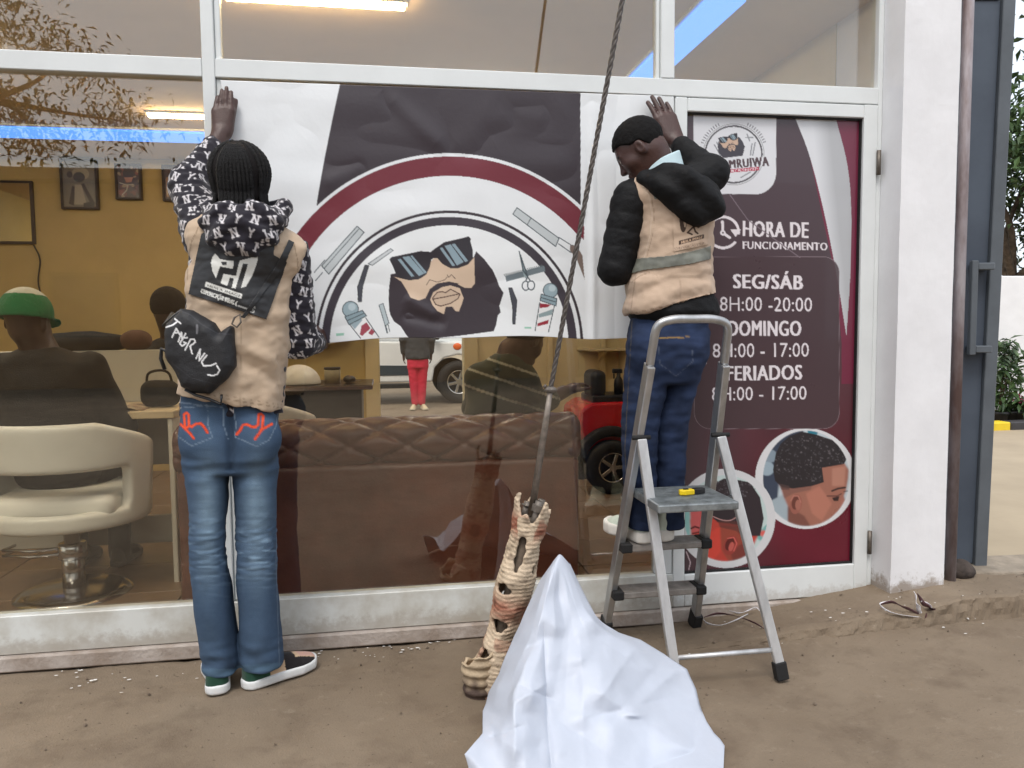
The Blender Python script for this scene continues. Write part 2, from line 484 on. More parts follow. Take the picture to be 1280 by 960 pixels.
def grimy(M, top, amount, colr):
    """splashed dirt with ragged edges low down on a white surface"""
    nt = M.node_tree; N = nt.nodes; L = nt.links; b_ = N['Principled BSDF']; src = b_.inputs['Base Color'].links[0].from_socket
    tc = N.new('ShaderNodeTexCoord'); sp = N.new('ShaderNodeSeparateXYZ'); L.new(tc.outputs['Object'], sp.inputs[0])
    nz = N.new('ShaderNodeTexNoise'); nz.inputs['Scale'].default_value = 22; nz.inputs['Detail'].default_value = 8; nz.inputs['Roughness'].default_value = .7; L.new(tc.outputs['Object'], nz.inputs['Vector'])
    mr = N.new('ShaderNodeMapRange'); mr.inputs['From Min'].default_value = top; mr.inputs['From Max'].default_value = 0.0; L.new(sp.outputs['Z'], mr.inputs['Value'])
    ad = N.new('ShaderNodeMath'); ad.operation = 'ADD'; L.new(mr.outputs[0], ad.inputs[0]); L.new(nz.outputs['Fac'], ad.inputs[1])
    rp = N.new('ShaderNodeValToRGB'); rp.color_ramp.elements[0].position = .78; rp.color_ramp.elements[1].position = 1.0; L.new(ad.outputs[0], rp.inputs['Fac'])
    mu = N.new('ShaderNodeMath'); mu.operation = 'MULTIPLY'; mu.inputs[1].default_value = amount; L.new(rp.outputs['Color'], mu.inputs[0])
    mx = N.new('ShaderNodeMixRGB'); L.new(mu.outputs[0], mx.inputs['Fac']); L.new(src, mx.inputs['Color1']); mx.inputs['Color2'].default_value = colr; L.new(mx.outputs[0], b_.inputs['Base Color'])
grimy(M_plaster, .24, .8, rgb(132, 116, 98))
grimy(M_whited, .17, .45, rgb(142, 128, 112))
grimy(M_white, .16, .4, rgb(150, 138, 122))
def ground_material():
    M = bpy.data.materials.new('dusty_concrete'); M.use_nodes = True
    nt = M.node_tree; N = nt.nodes; L = nt.links; b = N['Principled BSDF']
    tc = N.new('ShaderNodeTexCoord')
    def noise(s, d=6, r=0.6, dist=0.0):
        n = N.new('ShaderNodeTexNoise'); n.inputs['Scale'].default_value = s; n.inputs['Detail'].default_value = d
        n.inputs['Roughness'].default_value = r; n.inputs['Distortion'].default_value = dist
        L.new(tc.outputs['Object'], n.inputs['Vector']); return n
    def ramp(src, p0, p1):
        r = N.new('ShaderNodeValToRGB'); r.color_ramp.elements[0].position = p0; r.color_ramp.elements[1].position = p1
        L.new(src, r.inputs['Fac']); return r.outputs['Color']
    def mix(fac, a, b_):
        m_ = N.new('ShaderNodeMixRGB')
        L.new(fac, m_.inputs['Fac'])
        for s, v in ((m_.inputs['Color1'], a), (m_.inputs['Color2'], b_)):
            if isinstance(v, tuple): s.default_value = v
            else: L.new(v, s)
        return m_.outputs[0]
    c = mix(ramp(noise(1.1, 7, 0.6, 0.0).outputs['Fac'], 0.35, 0.68), rgb(132, 118, 101), rgb(114, 100, 84))
    c = mix(ramp(noise(4.0, 9, 0.66, 0.1).outputs['Fac'], 0.50, 0.78), c, rgb(98, 84, 70))
    c = mix(ramp(noise(14.0, 6, 0.7).outputs['Fac'], 0.60, 0.80), c, rgb(142, 129, 112))
    c = mix(ramp(noise(60.0, 3, 0.6).outputs['Fac'], 0.67, 0.74), c, rgb(84, 73, 61))
    L.new(c, b.inputs['Base Color'])
    b.inputs['Roughness'].default_value = 0.9; b.inputs['Specular IOR Level'].default_value = 0.25
    bp = N.new('ShaderNodeBump'); bp.inputs['Strength'].default_value = 0.35; bp.inputs['Distance'].default_value = 0.010
    add = N.new('ShaderNodeMath'); add.operation = 'ADD'
    L.new(noise(24, 8, 0.7).outputs['Fac'], add.inputs[0]); L.new(noise(160, 3).outputs['Fac'], add.inputs[1])
    L.new(add.outputs[0], bp.inputs['Height']); L.new(bp.outputs[0], b.inputs['Normal'])
    return M
M_ground = ground_material()
M_sand = mat('pale_yard_earth', rgb(166, 151, 128), 0.95, 0.08, 1.2, 0.2, 30)

# ================================================================== ground: a dusty apron with a low broken ledge along the shopfront
def rise_h(x):
    t = np.clip((x - 1.2) / 1.2, 0, 1); return 0.045 * t * t * (3 - 2 * t)
def edge_y(x): return -0.275 - 0.02 * (x - 1.2) + 0.010 * np.sin(x * 5.3) + 0.006 * np.sin(x * 17.0) + 0.05 * np.clip((x - 2.55) / .2, 0, 1) ** 2
def step_h(x): return np.clip((x - 1.0) / 1.3, 0, 1) ** 1.1 * 0.085
def ledge_h(x, y):
    """height of the walking surface: gentle rise to the right plus the ledge along the wall"""
    return rise_h(x) + np.where((y > edge_y(x)) & (x < 2.76), step_h(x), 0)
def axis_pts(lo, hi, step, far):
    core = np.arange(lo, hi + 1e-6, step)
    g = [step * 1.35 ** k for k in range(1, 60)]
    out = np.cumsum(g); out = out[out < far]
    return np.concatenate([(lo - out)[::-1], core, hi + out])
gx = axis_pts(-2.2, 3.6, 0.02, 70); gy = np.unique(np.concatenate([axis_pts(-1.5, 0.10, 0.02, 60), np.arange(-.36, -.2, .0025)]))
X, Y = np.meshgrid(gx, gy)
q = np.stack([X.ravel(), Y.ravel()], -1)
Zg = rise_h(X).ravel() + 0.006 * (vnoise(q, 4.0, 1) - 0.5) + 0.005 * (vnoise(q, 13.0, 2) - 0.5) + 0.004 * (vnoise(q, 37.0, 3) - 0.5)
mound = 0.010 * np.exp(-((X - 2.25) / 0.5) ** 2 - ((Y + 0.2) / 0.14) ** 2).ravel()
inside = ((X.ravel() > -3.4) & (X.ravel() < 2.2) & (Y.ravel() > 0.02)) | (Y.ravel() > 0.3)
Zg = np.where(inside, -0.06, Zg) - 0.006
ground = mesh('ground', np.stack([X.ravel(), Y.ravel(), Zg], -1), gridfaces(len(gx), len(gy))[:, ::-1], M_ground, smooth=True)
tag(ground, kind='structure')
yard = mesh('yard_ground', [(2.4, 0.22, 0.03), (60, 0.22, 0.03), (60, 60, 0.03), (2.4, 60, 0.03)], [(0, 1, 2, 3)], M_sand)
tag(yard, kind='structure')

def ledge():
    xs = np.concatenate([np.linspace(1.0, 2.74, 175), [2.755, 2.765]]); V = []; F = []; rn = random.Random(2)
    us = np.linspace(0, 1, 22)
    prof = [(-.016, -.25), (-.010, .15), (-.004, .45), (.002, .75), (.008, .93), (.020, 1.0)]
    for i, x in enumerate(xs):
        end = 1.0 if x < 2.72 else max(0.0, (2.765 - x) / .045) ** .5
        h, e_, r_ = float(step_h(x)) * (.35 + .65 * end), float(edge_y(x)), float(rise_h(x))
        for dy, f in prof:
            n = mnoise.noise(Vector((x * 26, f * 3, 1.7))); n2 = mnoise.noise(Vector((x * 70, f * 9, 4.1)))
            V.append((x, e_ + dy + .010 * n + .005 * n2, r_ - .006 + max(h, .002) * f + .003 * n2))
        for u in us[1:]:
            y = e_ + .020 + (0.016 - e_ - .020) * u
            V.append((x, y, r_ - .006 + h + .004 * mnoise.noise(Vector((x * 9, y * 14, 2.2))) + .002 * mnoise.noise(Vector((x * 40, y * 40, 6.2)))))
    n = len(prof) + len(us) - 1
    for i in range(len(xs) - 1):
        for j in range(n - 1): F.append((i * n + j, (i + 1) * n + j, (i + 1) * n + j + 1, i * n + j + 1))
    k = (len(xs) - 1) * n; b0 = len(V)
    for j in range(n): V.append((V[k + j][0] + .012, V[k + j][1], -.03))
    for j in range(n - 1): F.append((k + j, b0 + j, b0 + j + 1, k + j + 1))
    tag(mesh('pavement_ledge', V, F, M_ground), kind='structure')
ledge()

# white paint flecks scraped onto the floor
def flecks():
    V = []; F = []; rn = random.Random(3)
    spots = [(-1.2, -0.10, 14, .25), (-0.35, -0.07, 16, .22), (0.1, -0.06, 22, .12), (1.75, -0.2, 14, .25), (2.2, -0.34, 16, .3), (1.4, -0.35, 8, .4), (-0.9, -0.2, 8, .15), (0.0, -0.9, 10, .9)]
    for cx, cy, n, s in spots:
        for _ in range(n):
            x, y = cx + rn.gauss(0, s), cy + rn.gauss(0, 0.05 if s < .5 else .3)
            y = min(y, -0.035)
            q1 = np.array([[x, y]])
            z = float(ledge_h(np.array([x]), np.array([y]))[0]) + 0.002 + 0.010 * math.exp(-((x - 2.25) / .5) ** 2 - ((y + .2) / .14) ** 2)
            z += float((0.006 * (vnoise(q1, 4.0, 1) - .5) + 0.005 * (vnoise(q1, 13.0, 2) - .5))[0])
            r = rn.uniform(0.0015, 0.006); k = len(V); m_ = rn.randint(4, 6)
            for j in range(m_):
                a = 6.283 * j / m_; rr = r * rn.uniform(.5, 1.2)
                V.append((x + rr * math.cos(a) * 1.6, y + rr * math.sin(a), z + rn.uniform(0, .001)))
            F.append(tuple(range(k, k + m_)))
    o = mesh('paint_flecks', V, F, mat('fleck_white', rgb(232, 230, 226), 0.7, 0.1))
    tag(o, 'white paint flecks scattered on the dusty floor', 'paint flecks', kind='stuff')
flecks()
def grit():
    V = []; F = []; rn = random.Random(8)
    for _ in range(300):
        x = rn.uniform(-1.6, 3.0); y = -0.04 - abs(rn.gauss(0, .5)); 
        if y < -1.6: continue
        z = float(ledge_h(np.array([x]), np.array([y]))[0]) - .006 + 0.010 * math.exp(-((x - 2.25) / .5) ** 2 - ((y + .2) / .14) ** 2)
        r = rn.choice((.0015, .002, .0025, .003, .003, .004, .006)) * rn.uniform(.7, 1.3); k = len(V)
        for s in ((1, 0, 0), (0, 1, 0), (-1, 0, 0), (0, -1, 0), (0, 0, .8), (0, 0, -.6)):
            V.append((x + s[0] * r * rn.uniform(.6, 1.3), y + s[1] * r * rn.uniform(.6, 1.3), z + .004 + s[2] * r))
        F += [(k, k + 1, k + 4), (k + 1, k + 2, k + 4), (k + 2, k + 3, k + 4), (k + 3, k, k + 4), (k + 1, k, k + 5), (k + 2, k + 1, k + 5), (k + 3, k + 2, k + 5), (k, k + 3, k + 5)]
    o = mesh('grit', V, F, mat('grit_brown', rgb(112, 98, 84), 0.9, 0.2, 3, col2=rgb(80, 68, 57))); tag(o, 'loose grit and crumbs of earth on the worn paving', 'grit', kind='stuff')
grit()

# ================================================================== shopfront
shop = empty('shopfront', (0.7, 0, 0), 'white aluminium framed shopfront with large tinted glass panes', 'shopfront')
XL, XR = -3.3, 2.052
def fr(name, x0, x1, z0, z1, y0=0.0, y1=0.06, m_=None): return box(name, (x0, y0, z0), (x1, y1, z1), m_ or M_white, shop, 0.003)
fr('mullion', -0.622, -0.578, 0.204, 2.62)
fr('glazing_bead', -0.577, -0.556, 0.206, 2.138, 0.012, 0.05); fr('glazing_bead', -0.577, -0.556, 2.208, 2.60, 0.012, 0.05)
fr('mullion', 1.106, 1.162, 0.204, 2.139)
fr('mullion', 1.106, 1.162, 2.208, 2.62, -0.002, 0.06)
fr('glazing_bead', 1.090, 1.105, 0.206, 2.138, 0.012, 0.05); fr('glazing_bead', 1.090, 1.105, 2.208, 2.60, 0.012, 0.05)
fr('mullion', -3.36, XL, 0.204, 2.62)
fr('transom', XL, -0.623, 2.140, 2.206, 0.001, 0.061); fr('transom', -0.577, XR, 2.140, 2.207, -0.001, 0.06)
fr('head_rail', XL, XR, 2.621, 2.70)
fr('bottom_rail', XL, -0.60, 0.060, 0.203, -0.004, 0.06, M_whited); fr('bottom_rail', -0.599, 1.165, 0.060, 0.203, -0.0045, 0.06, M_whited)
fr('side_jamb', 2.0525, 2.075, 0.06, 2.62, 0.004, 0.06)
def pane(x0, x1, z0, z1): return box('glass_pane', (x0, 0.030, z0), (x1, 0.036, z1), M_glass, shop, 0)
pane(XL, -0.62, 0.2, 2.142); pane(-0.56, 1.10, 0.2, 2.142); pane(XL, -0.62, 2.204, 2.63); pane(-0.56, 1.10, 2.204, 2.63); pane(1.16, 2.06, 2.204, 2.63)
box('threshold', (XL, -0.022, 0.0), (2.05, 0.07, 0.058), mat('dirty_threshold', rgb(178, 168, 160), 0.85, 0.2, 9, 0.4, 60, col2=rgb(146, 132, 120)), shop, 0.006)
M_fascia = M_plaster
box('fascia', (-3.6, 0.0, 2.701), (2.29, 0.25, 3.5), M_fascia, shop, 0.01)

# the door leaf
door = empty('glass_door', (1.6, 0.02, 0.06), 'white framed glass door covered by a plum opening hours poster', 'door')
def dr(name, x0, x1, z0, z1, y0=-0.004, y1=0.052): return box(name, (x0, y0, z0), (x1, y1, z1), M_white, door, 0.003)
dr('stile', 1.1655, 1.216, 0.062, 2.136); dr('stile', 1.988, 2.0495, 0.062, 2.136)
dr('top_rail', 1.2165, 1.9875, 2.083, 2.135, -0.0035, 0.052); dr('bottom_rail', 1.2165, 1.9875, 0.063, 0.196, -0.0035, 0.052)
box('door_glass', (1.21, 0.026, 0.19), (1.99, 0.032, 2.09), M_glass, door, 0)
box('gasket', (1.2165, 0.010, 0.1965), (1.222, 0.025, 2.0825), M_rub, door, 0); box('gasket', (1.9825, 0.010, 0.1965), (1.9875, 0.025, 2.0825), M_rub, door, 0)
box('gasket', (1.2225, 0.010, 2.076), (1.982, 0.025, 2.0825), M_rub, door, 0); box('gasket', (1.2225, 0.010, 0.1965), (1.982, 0.025, 0.203), M_rub, door, 0)
M_hinge = mat('worn_steel', rgb(120, 112, 104), 0.55, 0.3, 30, metal=0.7)
tube_obj('hinge', [(2.0525, -0.012, 0.24), (2.0525, -0.012, 0.34)], 0.009, M_hinge, door, 8)
tube_obj('hinge', [(2.0525, -0.012, 1.85), (2.0525, -0.012, 1.95)], 0.009, M_hinge, door, 8)

# white rendered pier to the right of the door
def pier():
    nx, nz = 26, 150
    V = []; xs = np.linspace(2.0755, 2.325, nx); zs = np.linspace(0.0, 3.5, nz)
    for z in zs:
        for x in xs:
            w = 0.003 * mnoise.noise(Vector((x * 9, z * 5, 1.0))) + 0.0006 * mnoise.noise(Vector((x * 40, z * 30, 3.0)))
            V.append((x, -0.125 + w, z))
    F = [tuple(f) for f in gridfaces(nx, nz)]
    k = len(V)
    # returns left and right, back
    for side, x in ((0, 2.0755), (nx - 1, 2.325)):
        b0 = len(V)
        for z in zs: V.append((x, 0.35, z))
        for j in range(nz - 1):
            a, b_ = j * nx + side, (j + 1) * nx + side
            f = (a, b0 + j, b0 + j + 1, b_)
            F.append(f if side == 0 else f[::-1])
    o = mesh('wall_pier', V, [tuple(int(i) for i in f) for f in F], M_plaster)
    tag(o, 'white rough plastered wall pier beside the glass door', 'wall')
    return o
pier()

# ================================================================== inside the shop
wall_y = 3.7
def st(name, lo, hi, m_): return tag(box(name, lo, hi, m_, None, 0), kind='structure')
M_floor = mat('brown_floor_tile', rgb(128, 104, 84), 0.35, 0.15, 3, 0.05, 40)
fl = st('shop_floor', (-3.6, 0.075, 0.0), (2.07, wall_y, 0.08), mat('floor_grout', rgb(96, 80, 66), 0.8))
def tiles():
    s = 0.45; i = 0
    me = None
    y = 0.09
    while y + s < wall_y:
        x = -3.58
        while x + s < 2.07:
            o = None
            if me is None:
                bm = bmesh.new(); box_bm(bm, (0, 0, 0), (s - 0.006, s - 0.006, 0.006), 0.0015)
                me = bpy.data.meshes.new('tile'); bm.to_mesh(me); bm.free(); me.materials.append(M_floor)
            o = bpy.data.objects.new('tile', me); COL.objects.link(o); o.parent = fl
            o.location = (x, y, 0.0805 + random.uniform(0, .0008))
            x += s
        y += s
tiles()
# back wall with an opening to the yard
OX0, OX1, OZ0, OZ1 = 0.10, 0.72, 0.08, 1.95
a0 = atY(475, 470, wall_y); a1 = atY(580, 470, wall_y)
OX0, OX1 = float(a0[0]), float(a1[0])
st('back_wall', (-3.6, wall_y, 0.0), (OX0, wall_y + .15, 2.6), M_yellow)
st('back_wall', (OX1, wall_y, 0.0), (2.2, wall_y + .15, 2.6), M_cream)
st('back_wall', (OX0, wall_y, OZ1), (OX1, wall_y + .15, 2.6), M_yellow)
st('side_wall', (-3.75, 0.06, 0.0), (-3.6, wall_y + .15, 2.6), M_yellow)
st('side_wall', (2.077, 0.36, 0.0), (2.20, wall_y + .15, 2.6), M_cream)
st('shop_ceiling', (-3.75, 0.065, 2.6), (2.2, wall_y + .15, 2.7), M_ceil)

# ================================================================== the banner being put up
INK = (56, 48, 54); MAR = (112, 40, 52); PAPER = (226, 229, 231); SKN = (206, 182, 158); STEEL = (160, 178, 186); OUT = (70, 82, 88)
def A(*p): return [(380 + x / 4.8, 230 + y / 4.8) for x, y in p]
def B(*p): return [(560 + x / 4.8, 230 + y / 4.8) for x, y in p]
def logo_face(c, T, ink, skin):
    """bearded face with dark glasses; T maps the drawing to the sheet"""
    P = lambda pts: [T(p) for p in pts]
    c.poly(P(A((520, 545), (508, 650), (510, 760), (520, 800), (540, 840), (580, 870), (612, 925), (640, 960)) + B((275, 900), (290, 860), (300, 800), (318, 780), (310, 740), (335, 660), (308, 615), (295, 575), (270, 520), (220, 455), (170, 405), (155, 440))), ink)
    c.poly(P(A((540, 560), (585, 590), (615, 640), (640, 690), (690, 707), (730, 690), (755, 635), (800, 600), (870, 588), (930, 600)) + B((60, 605), (100, 625), (140, 628), (162, 600), (158, 440), (120, 485), (60, 507), (0, 507)) + A((880, 508), (830, 480), (800, 445), (780, 445), (760, 470), (735, 545), (690, 575), (630, 582))), skin)
    c.poly(P(A((758, 700), (775, 655), (830, 622), (880, 612), (935, 628)) + B((85, 665), (95, 690), (85, 722), (66, 772), (45, 770), (30, 742)) + A((905, 768), (890, 742), (850, 745), (840, 790), (800, 770), (772, 735))), skin)
    lips = A((770, 692), (800, 655), (830, 650), (850, 656), (880, 635), (937, 665), (925, 692), (880, 722), (820, 740), (790, 730))
    c.poly(P(lips), tuple(int(v * .95) for v in skin)); c.line(P(lips + lips[:1]), 1.3 * T.s, (74, 50, 44)); c.line(P(A((775, 697), (850, 682), (930, 664))), 1.3 * T.s, (74, 50, 44))
    for l in (A((735, 610), (755, 578), (800, 592), (845, 578), (860, 560)), A((860, 548), (870, 562), (885, 545), (908, 570))): c.line(P(l), 0.8 * T.s, (74, 58, 54))
    gl = A((512, 455), (525, 440), (700, 403), (760, 408), (790, 385), (840, 350), (960, 322)) + B((125, 313), (138, 330), (135, 345), (150, 400), (150, 440), (120, 480), (50, 508), (0, 507)) + A((880, 508), (830, 480), (800, 445), (780, 445), (765, 455), (755, 500), (735, 545), (700, 570), (640, 582), (580, 570), (550, 540), (530, 490))
    c.poly(P(gl), (46, 42, 48))
    for q in (A((590, 440), (632, 434), (722, 540), (690, 555)), A((563, 455), (580, 450), (662, 556), (645, 560)), A((638, 432), (650, 430), (737, 533), (724, 540)),
              A((845, 372), (880, 362), (958, 470), (918, 490)), A((815, 386), (830, 380), (908, 490), (892, 495)), A((886, 362), (905, 358), (985, 462), (968, 470))):
        c.poly(P(q), (138, 158, 168))
class Tr:
    def __init__(s, k=1, o=(0, 0), d=(0, 0)): s.s, s.o, s.d = k, o, d
    def __call__(s, p): return (s.d[0] + (p[0] - s.o[0]) * s.s, s.d[1] + (p[1] - s.o[1]) * s.s)

def paint_banner():
    c = Canvas(250, 85, 850, 450, 3, PAPER)
    C0 = (561.5, 431)
    full = [(427, 100), (415, 150), (405, 200), (396, 252), (380, 290), (396, 440), (726, 440), (726, 100)]
    c.clip = np.zeros((c.h, c.w), bool); r = c.mask([(427, 95), (415, 150), (405, 200), (396, 252), (396, 300), (726.5, 300), (726, 95)]); c.clip[r[2]:r[3], r[0]:r[1]] |= r[4]
    c.poly([(390, 90), (730, 90), (730, 300), (390, 300)], INK)
    c.clip[:] = False; c.clip[:, :int((727 - 250) * 3)] = True
    c.disc(C0, 240, PAPER); c.disc(C0, 236, MAR)
    c.clip = None
    c.poly([(727, 266), (727, 296), (730, 300), (731, 285)], MAR)
    c.disc(C0, 211.5, PAPER)
    c.disc(C0, 168, INK, r2=168); c.disc(C0, 164.6, PAPER); c.disc(C0, 160, (60, 54, 62)); c.disc(C0, 149.5, (230, 233, 234))
    c.poly([(735, 300), (850, 300), (850, 450), (737, 450)], PAPER)
    logo_face(c, Tr(), INK, SKN)
    # long combs and clippers outside the ring
    def tool(body, handle):
        c.poly(body, (192, 198, 200)); c.line(body + body[:1], 1.2, OUT); c.line(handle, 1.2, OUT)
        a, b = body[0], body[1]; d, e = body[3], body[2]
        c.line([((a[0] * 2 + d[0]) / 3, (a[1] * 2 + d[1]) / 3), ((b[0] * 2 + e[0]) / 3, (b[1] * 2 + e[1]) / 3)], 1.0, OUT)
    tool(A((105, 490), (318, 252), (360, 290), (148, 540)), A((60, 530), (125, 455))); c.line(A((68, 578), (110, 530)), 1.2, OUT)
    tool(B((390, 180), (415, 142), (668, 325), (648, 375)), B((668, 320), (740, 365), (760, 370))); c.line(B((665, 358), (740, 410)), 1.2, OUT)
    c.poly(B((735, 365), (775, 370), (810, 430), (822, 572), (775, 450), (735, 400)), (120, 104, 96))
    # razors
    for q in (A((390, 490), (365, 488), (320, 620), (325, 712), (345, 712), (352, 620)), B((365, 628), (385, 628), (415, 705), (405, 855), (390, 855), (388, 740))): c.poly(q, (70, 72, 80)); c.line(q + q[:1], .8, (40, 44, 48))
    q = A((385, 480), (520, 388), (535, 400), (410, 490)); c.poly(q, (196, 200, 202)); c.line(q + q[:1], .9, OUT)
    q = A((450, 735), (475, 725), (510, 850), (488, 868)); c.poly(q, (180, 192, 196)); c.line(q + q[:1], 1.0, OUT); c.line(A((490, 868), (500, 912)), 2, OUT); c.line(A((505, 860), (515, 905)), 1, OUT)
    # comb and scissors
    q = B((345, 555), (580, 490), (586, 525), (352, 590)); c.poly(q, (110, 122, 128))
    for i in range(22): c.line([tuple(np.array(B((348, 560))[0]) + i / 22 * (np.array(B((580, 497))[0]) - np.array(B((348, 560))[0]))), tuple(np.array(B((338, 545))[0]) + i / 22 * (np.array(B((575, 485))[0]) - np.array(B((338, 545))[0])))], 1.1, (96, 108, 112))
    c.poly(B((425, 405), (470, 545), (478, 580), (458, 560)), (150, 166, 170)); c.line(B((428, 405), (452, 520), (500, 590)), 1.6, OUT); c.line(B((436, 430), (480, 560), (465, 592)), 1.6, OUT)
    for p in B((468, 615), (500, 612)):
        c.disc(p, 5.2, OUT, r2=6.6); c.disc(p, 3.6, (228, 230, 232), r2=5)
    # barber poles
    def polepic(ball, r, neck, tubeq, stripes):
        c.poly(tubeq, (232, 232, 232))
        for s_, col in stripes: c.poly(s_, col)
        c.line([tubeq[0], tubeq[3]], 1.2, OUT); c.line([tubeq[1], tubeq[2]], 1.2, OUT)
        c.disc(ball, r, (150, 170, 178)); c.disc(ball, r, OUT, inner=r - 1.1); c.disc((ball[0] + 2, ball[1] - 3), r * .45, (182, 198, 204))
        c.poly(neck, (140, 160, 168)); c.line(neck + neck[:1], 1.2, OUT)
        c.line([((neck[0][0] + neck[3][0]) / 2, (neck[0][1] + neck[3][1]) / 2), ((neck[1][0] + neck[2][0]) / 2, (neck[1][1] + neck[2][1]) / 2)], 1.2, OUT)
    polepic(A((278, 755))[0], 10.5, A((245, 800), (350, 765), (375, 800), (270, 850)), A((275, 850), (370, 812), (450, 940), (340, 940)),
            [(A((345, 860), (375, 840), (400, 880), (350, 925), (335, 915)), (158, 70, 84)), (A((385, 912), (405, 880), (425, 905), (410, 925)), (158, 70, 84)), (A((280, 850), (345, 815), (350, 825), (305, 880)), (150, 168, 176))])
    polepic(B((617, 642))[0], 9.6, B((560, 665), (655, 690), (650, 735), (555, 705)), B((552, 718), (642, 728), (605, 900), (525, 895)),
            [(B((555, 722), (620, 728), (600, 745), (552, 752)), (150, 40, 56)), (B((545, 790), (632, 755), (625, 790), (548, 812)), (140, 158, 160)), (B((540, 848), (608, 822), (602, 848), (538, 868)), (150, 40, 56))])
    for q in (A((192, 897), (240, 897), (240, 913), (192, 913)), B((460, 872), (502, 872), (502, 884), (460, 884))): c.poly(q, (150, 196, 176))
    return c

def build_banner():
    c = paint_banner()
    nu, nv = 600, 380
    # outline of the sheet in the plane of the frame: top edge tacked to the transom, bottom hanging free
    tl, tr_, br, bl = atY(275, 99.5, -0.02), atY(828, 119.5, -0.02), atY(786, 422, -0.02), atY(330, 430, -0.02)
    U, V = np.meshgrid(np.linspace(0, 1, nu), np.linspace(0, 1, nv))
    top = tl + (tr_ - tl) * U[..., None]; bot = bl + (br - bl) * U[..., None]
    bx, by = proj(bot.reshape(-1, 3)); bx = bx.reshape(U.shape)
    P = top * (1 - V[..., None]) + bot * V[..., None]
    px, py = proj(P.reshape(-1, 3)); px = px.reshape(U.shape); py = py.reshape(U.shape)
    # bottom edge waves
    P[..., 2] += V ** 6 * (0.014 * np.sin((px - 390) / 345 * math.pi) * (px < 735) * (px > 390) - 0.004 * np.sin(px / 28.0))
    # relief: slack folds, diagonal creases, a curl along the right margin
    x, z = P[..., 0], P[..., 2]
    q = np.stack([x, z], -1)
    d = 0.012 * (vnoise(q, 2.3, 5) - .5) * (0.25 + V) + 0.006 * (vnoise(q * np.array([1, 1.7]), 6, 6) - .5)
    def crease(p0, p1, amp, w):
        a, b = np.array(p0, float), np.array(p1, float); n = np.array([-(b - a)[1], (b - a)[0]]); n /= np.linalg.norm(n)
        L_ = np.linalg.norm(b - a); t = ((px - a[0]) * (b - a)[0] + (py - a[1]) * (b - a)[1]) / L_ ** 2
        s = (px - a[0]) * n[0] + (py - a[1]) * n[1]
        return amp * .6 * np.exp(-(s / (w * 1.3)) ** 2) * np.clip(np.minimum(t, 1 - t) * 6, 0, 1)
    for a_ in (((478, 112), (560, 190), .008, 9), ((560, 190), (640, 130), -.005, 16), ((600, 185), (700, 130), .005, 18), ((500, 395), (560, 408), -.010, 6), ((505, 372), (548, 400), .008, 6),
               ((400, 230), (460, 205), .005, 8), ((610, 130), (690, 150), .004, 10), ((740, 120), (746, 410), .004, 5), ((330, 120), (420, 300), .005, 26), ((300, 250), (400, 160), .004, 24), ((640, 300), (720, 400), .004, 14), ((450, 300), (520, 250), .003, 12)): d += crease(*a_)
    roll = np.clip((px - 768) / 20, 0, 1)
    d += 0.022 * roll * (0.3 + 0.7 * V) + 0.012 * np.exp(-((px - 741) / 5) ** 2) * V
    d += 0.012 * V ** 3 * (0.5 + 0.5 * np.sin(px / 41.0))
    P[..., 1] = -0.010 - np.abs(d) - 0.002
    cols = c.at(px.ravel(), py.ravel())
    Vt = P.reshape(-1, 3); F = gridfaces(nu, nv)
    o = mesh('vinyl_banner', Vt, F, mat('printed_vinyl', None, 0.42, 0.03, 5, 0.05, 60, attr=True), None, True, cols)
    s = o.modifiers.new('thickness', 'SOLIDIFY'); s.thickness = 0.0008; s.offset = 1
    tag(o, 'large white vinyl banner printed with a bearded man in sunglasses', 'banner')
build_banner()

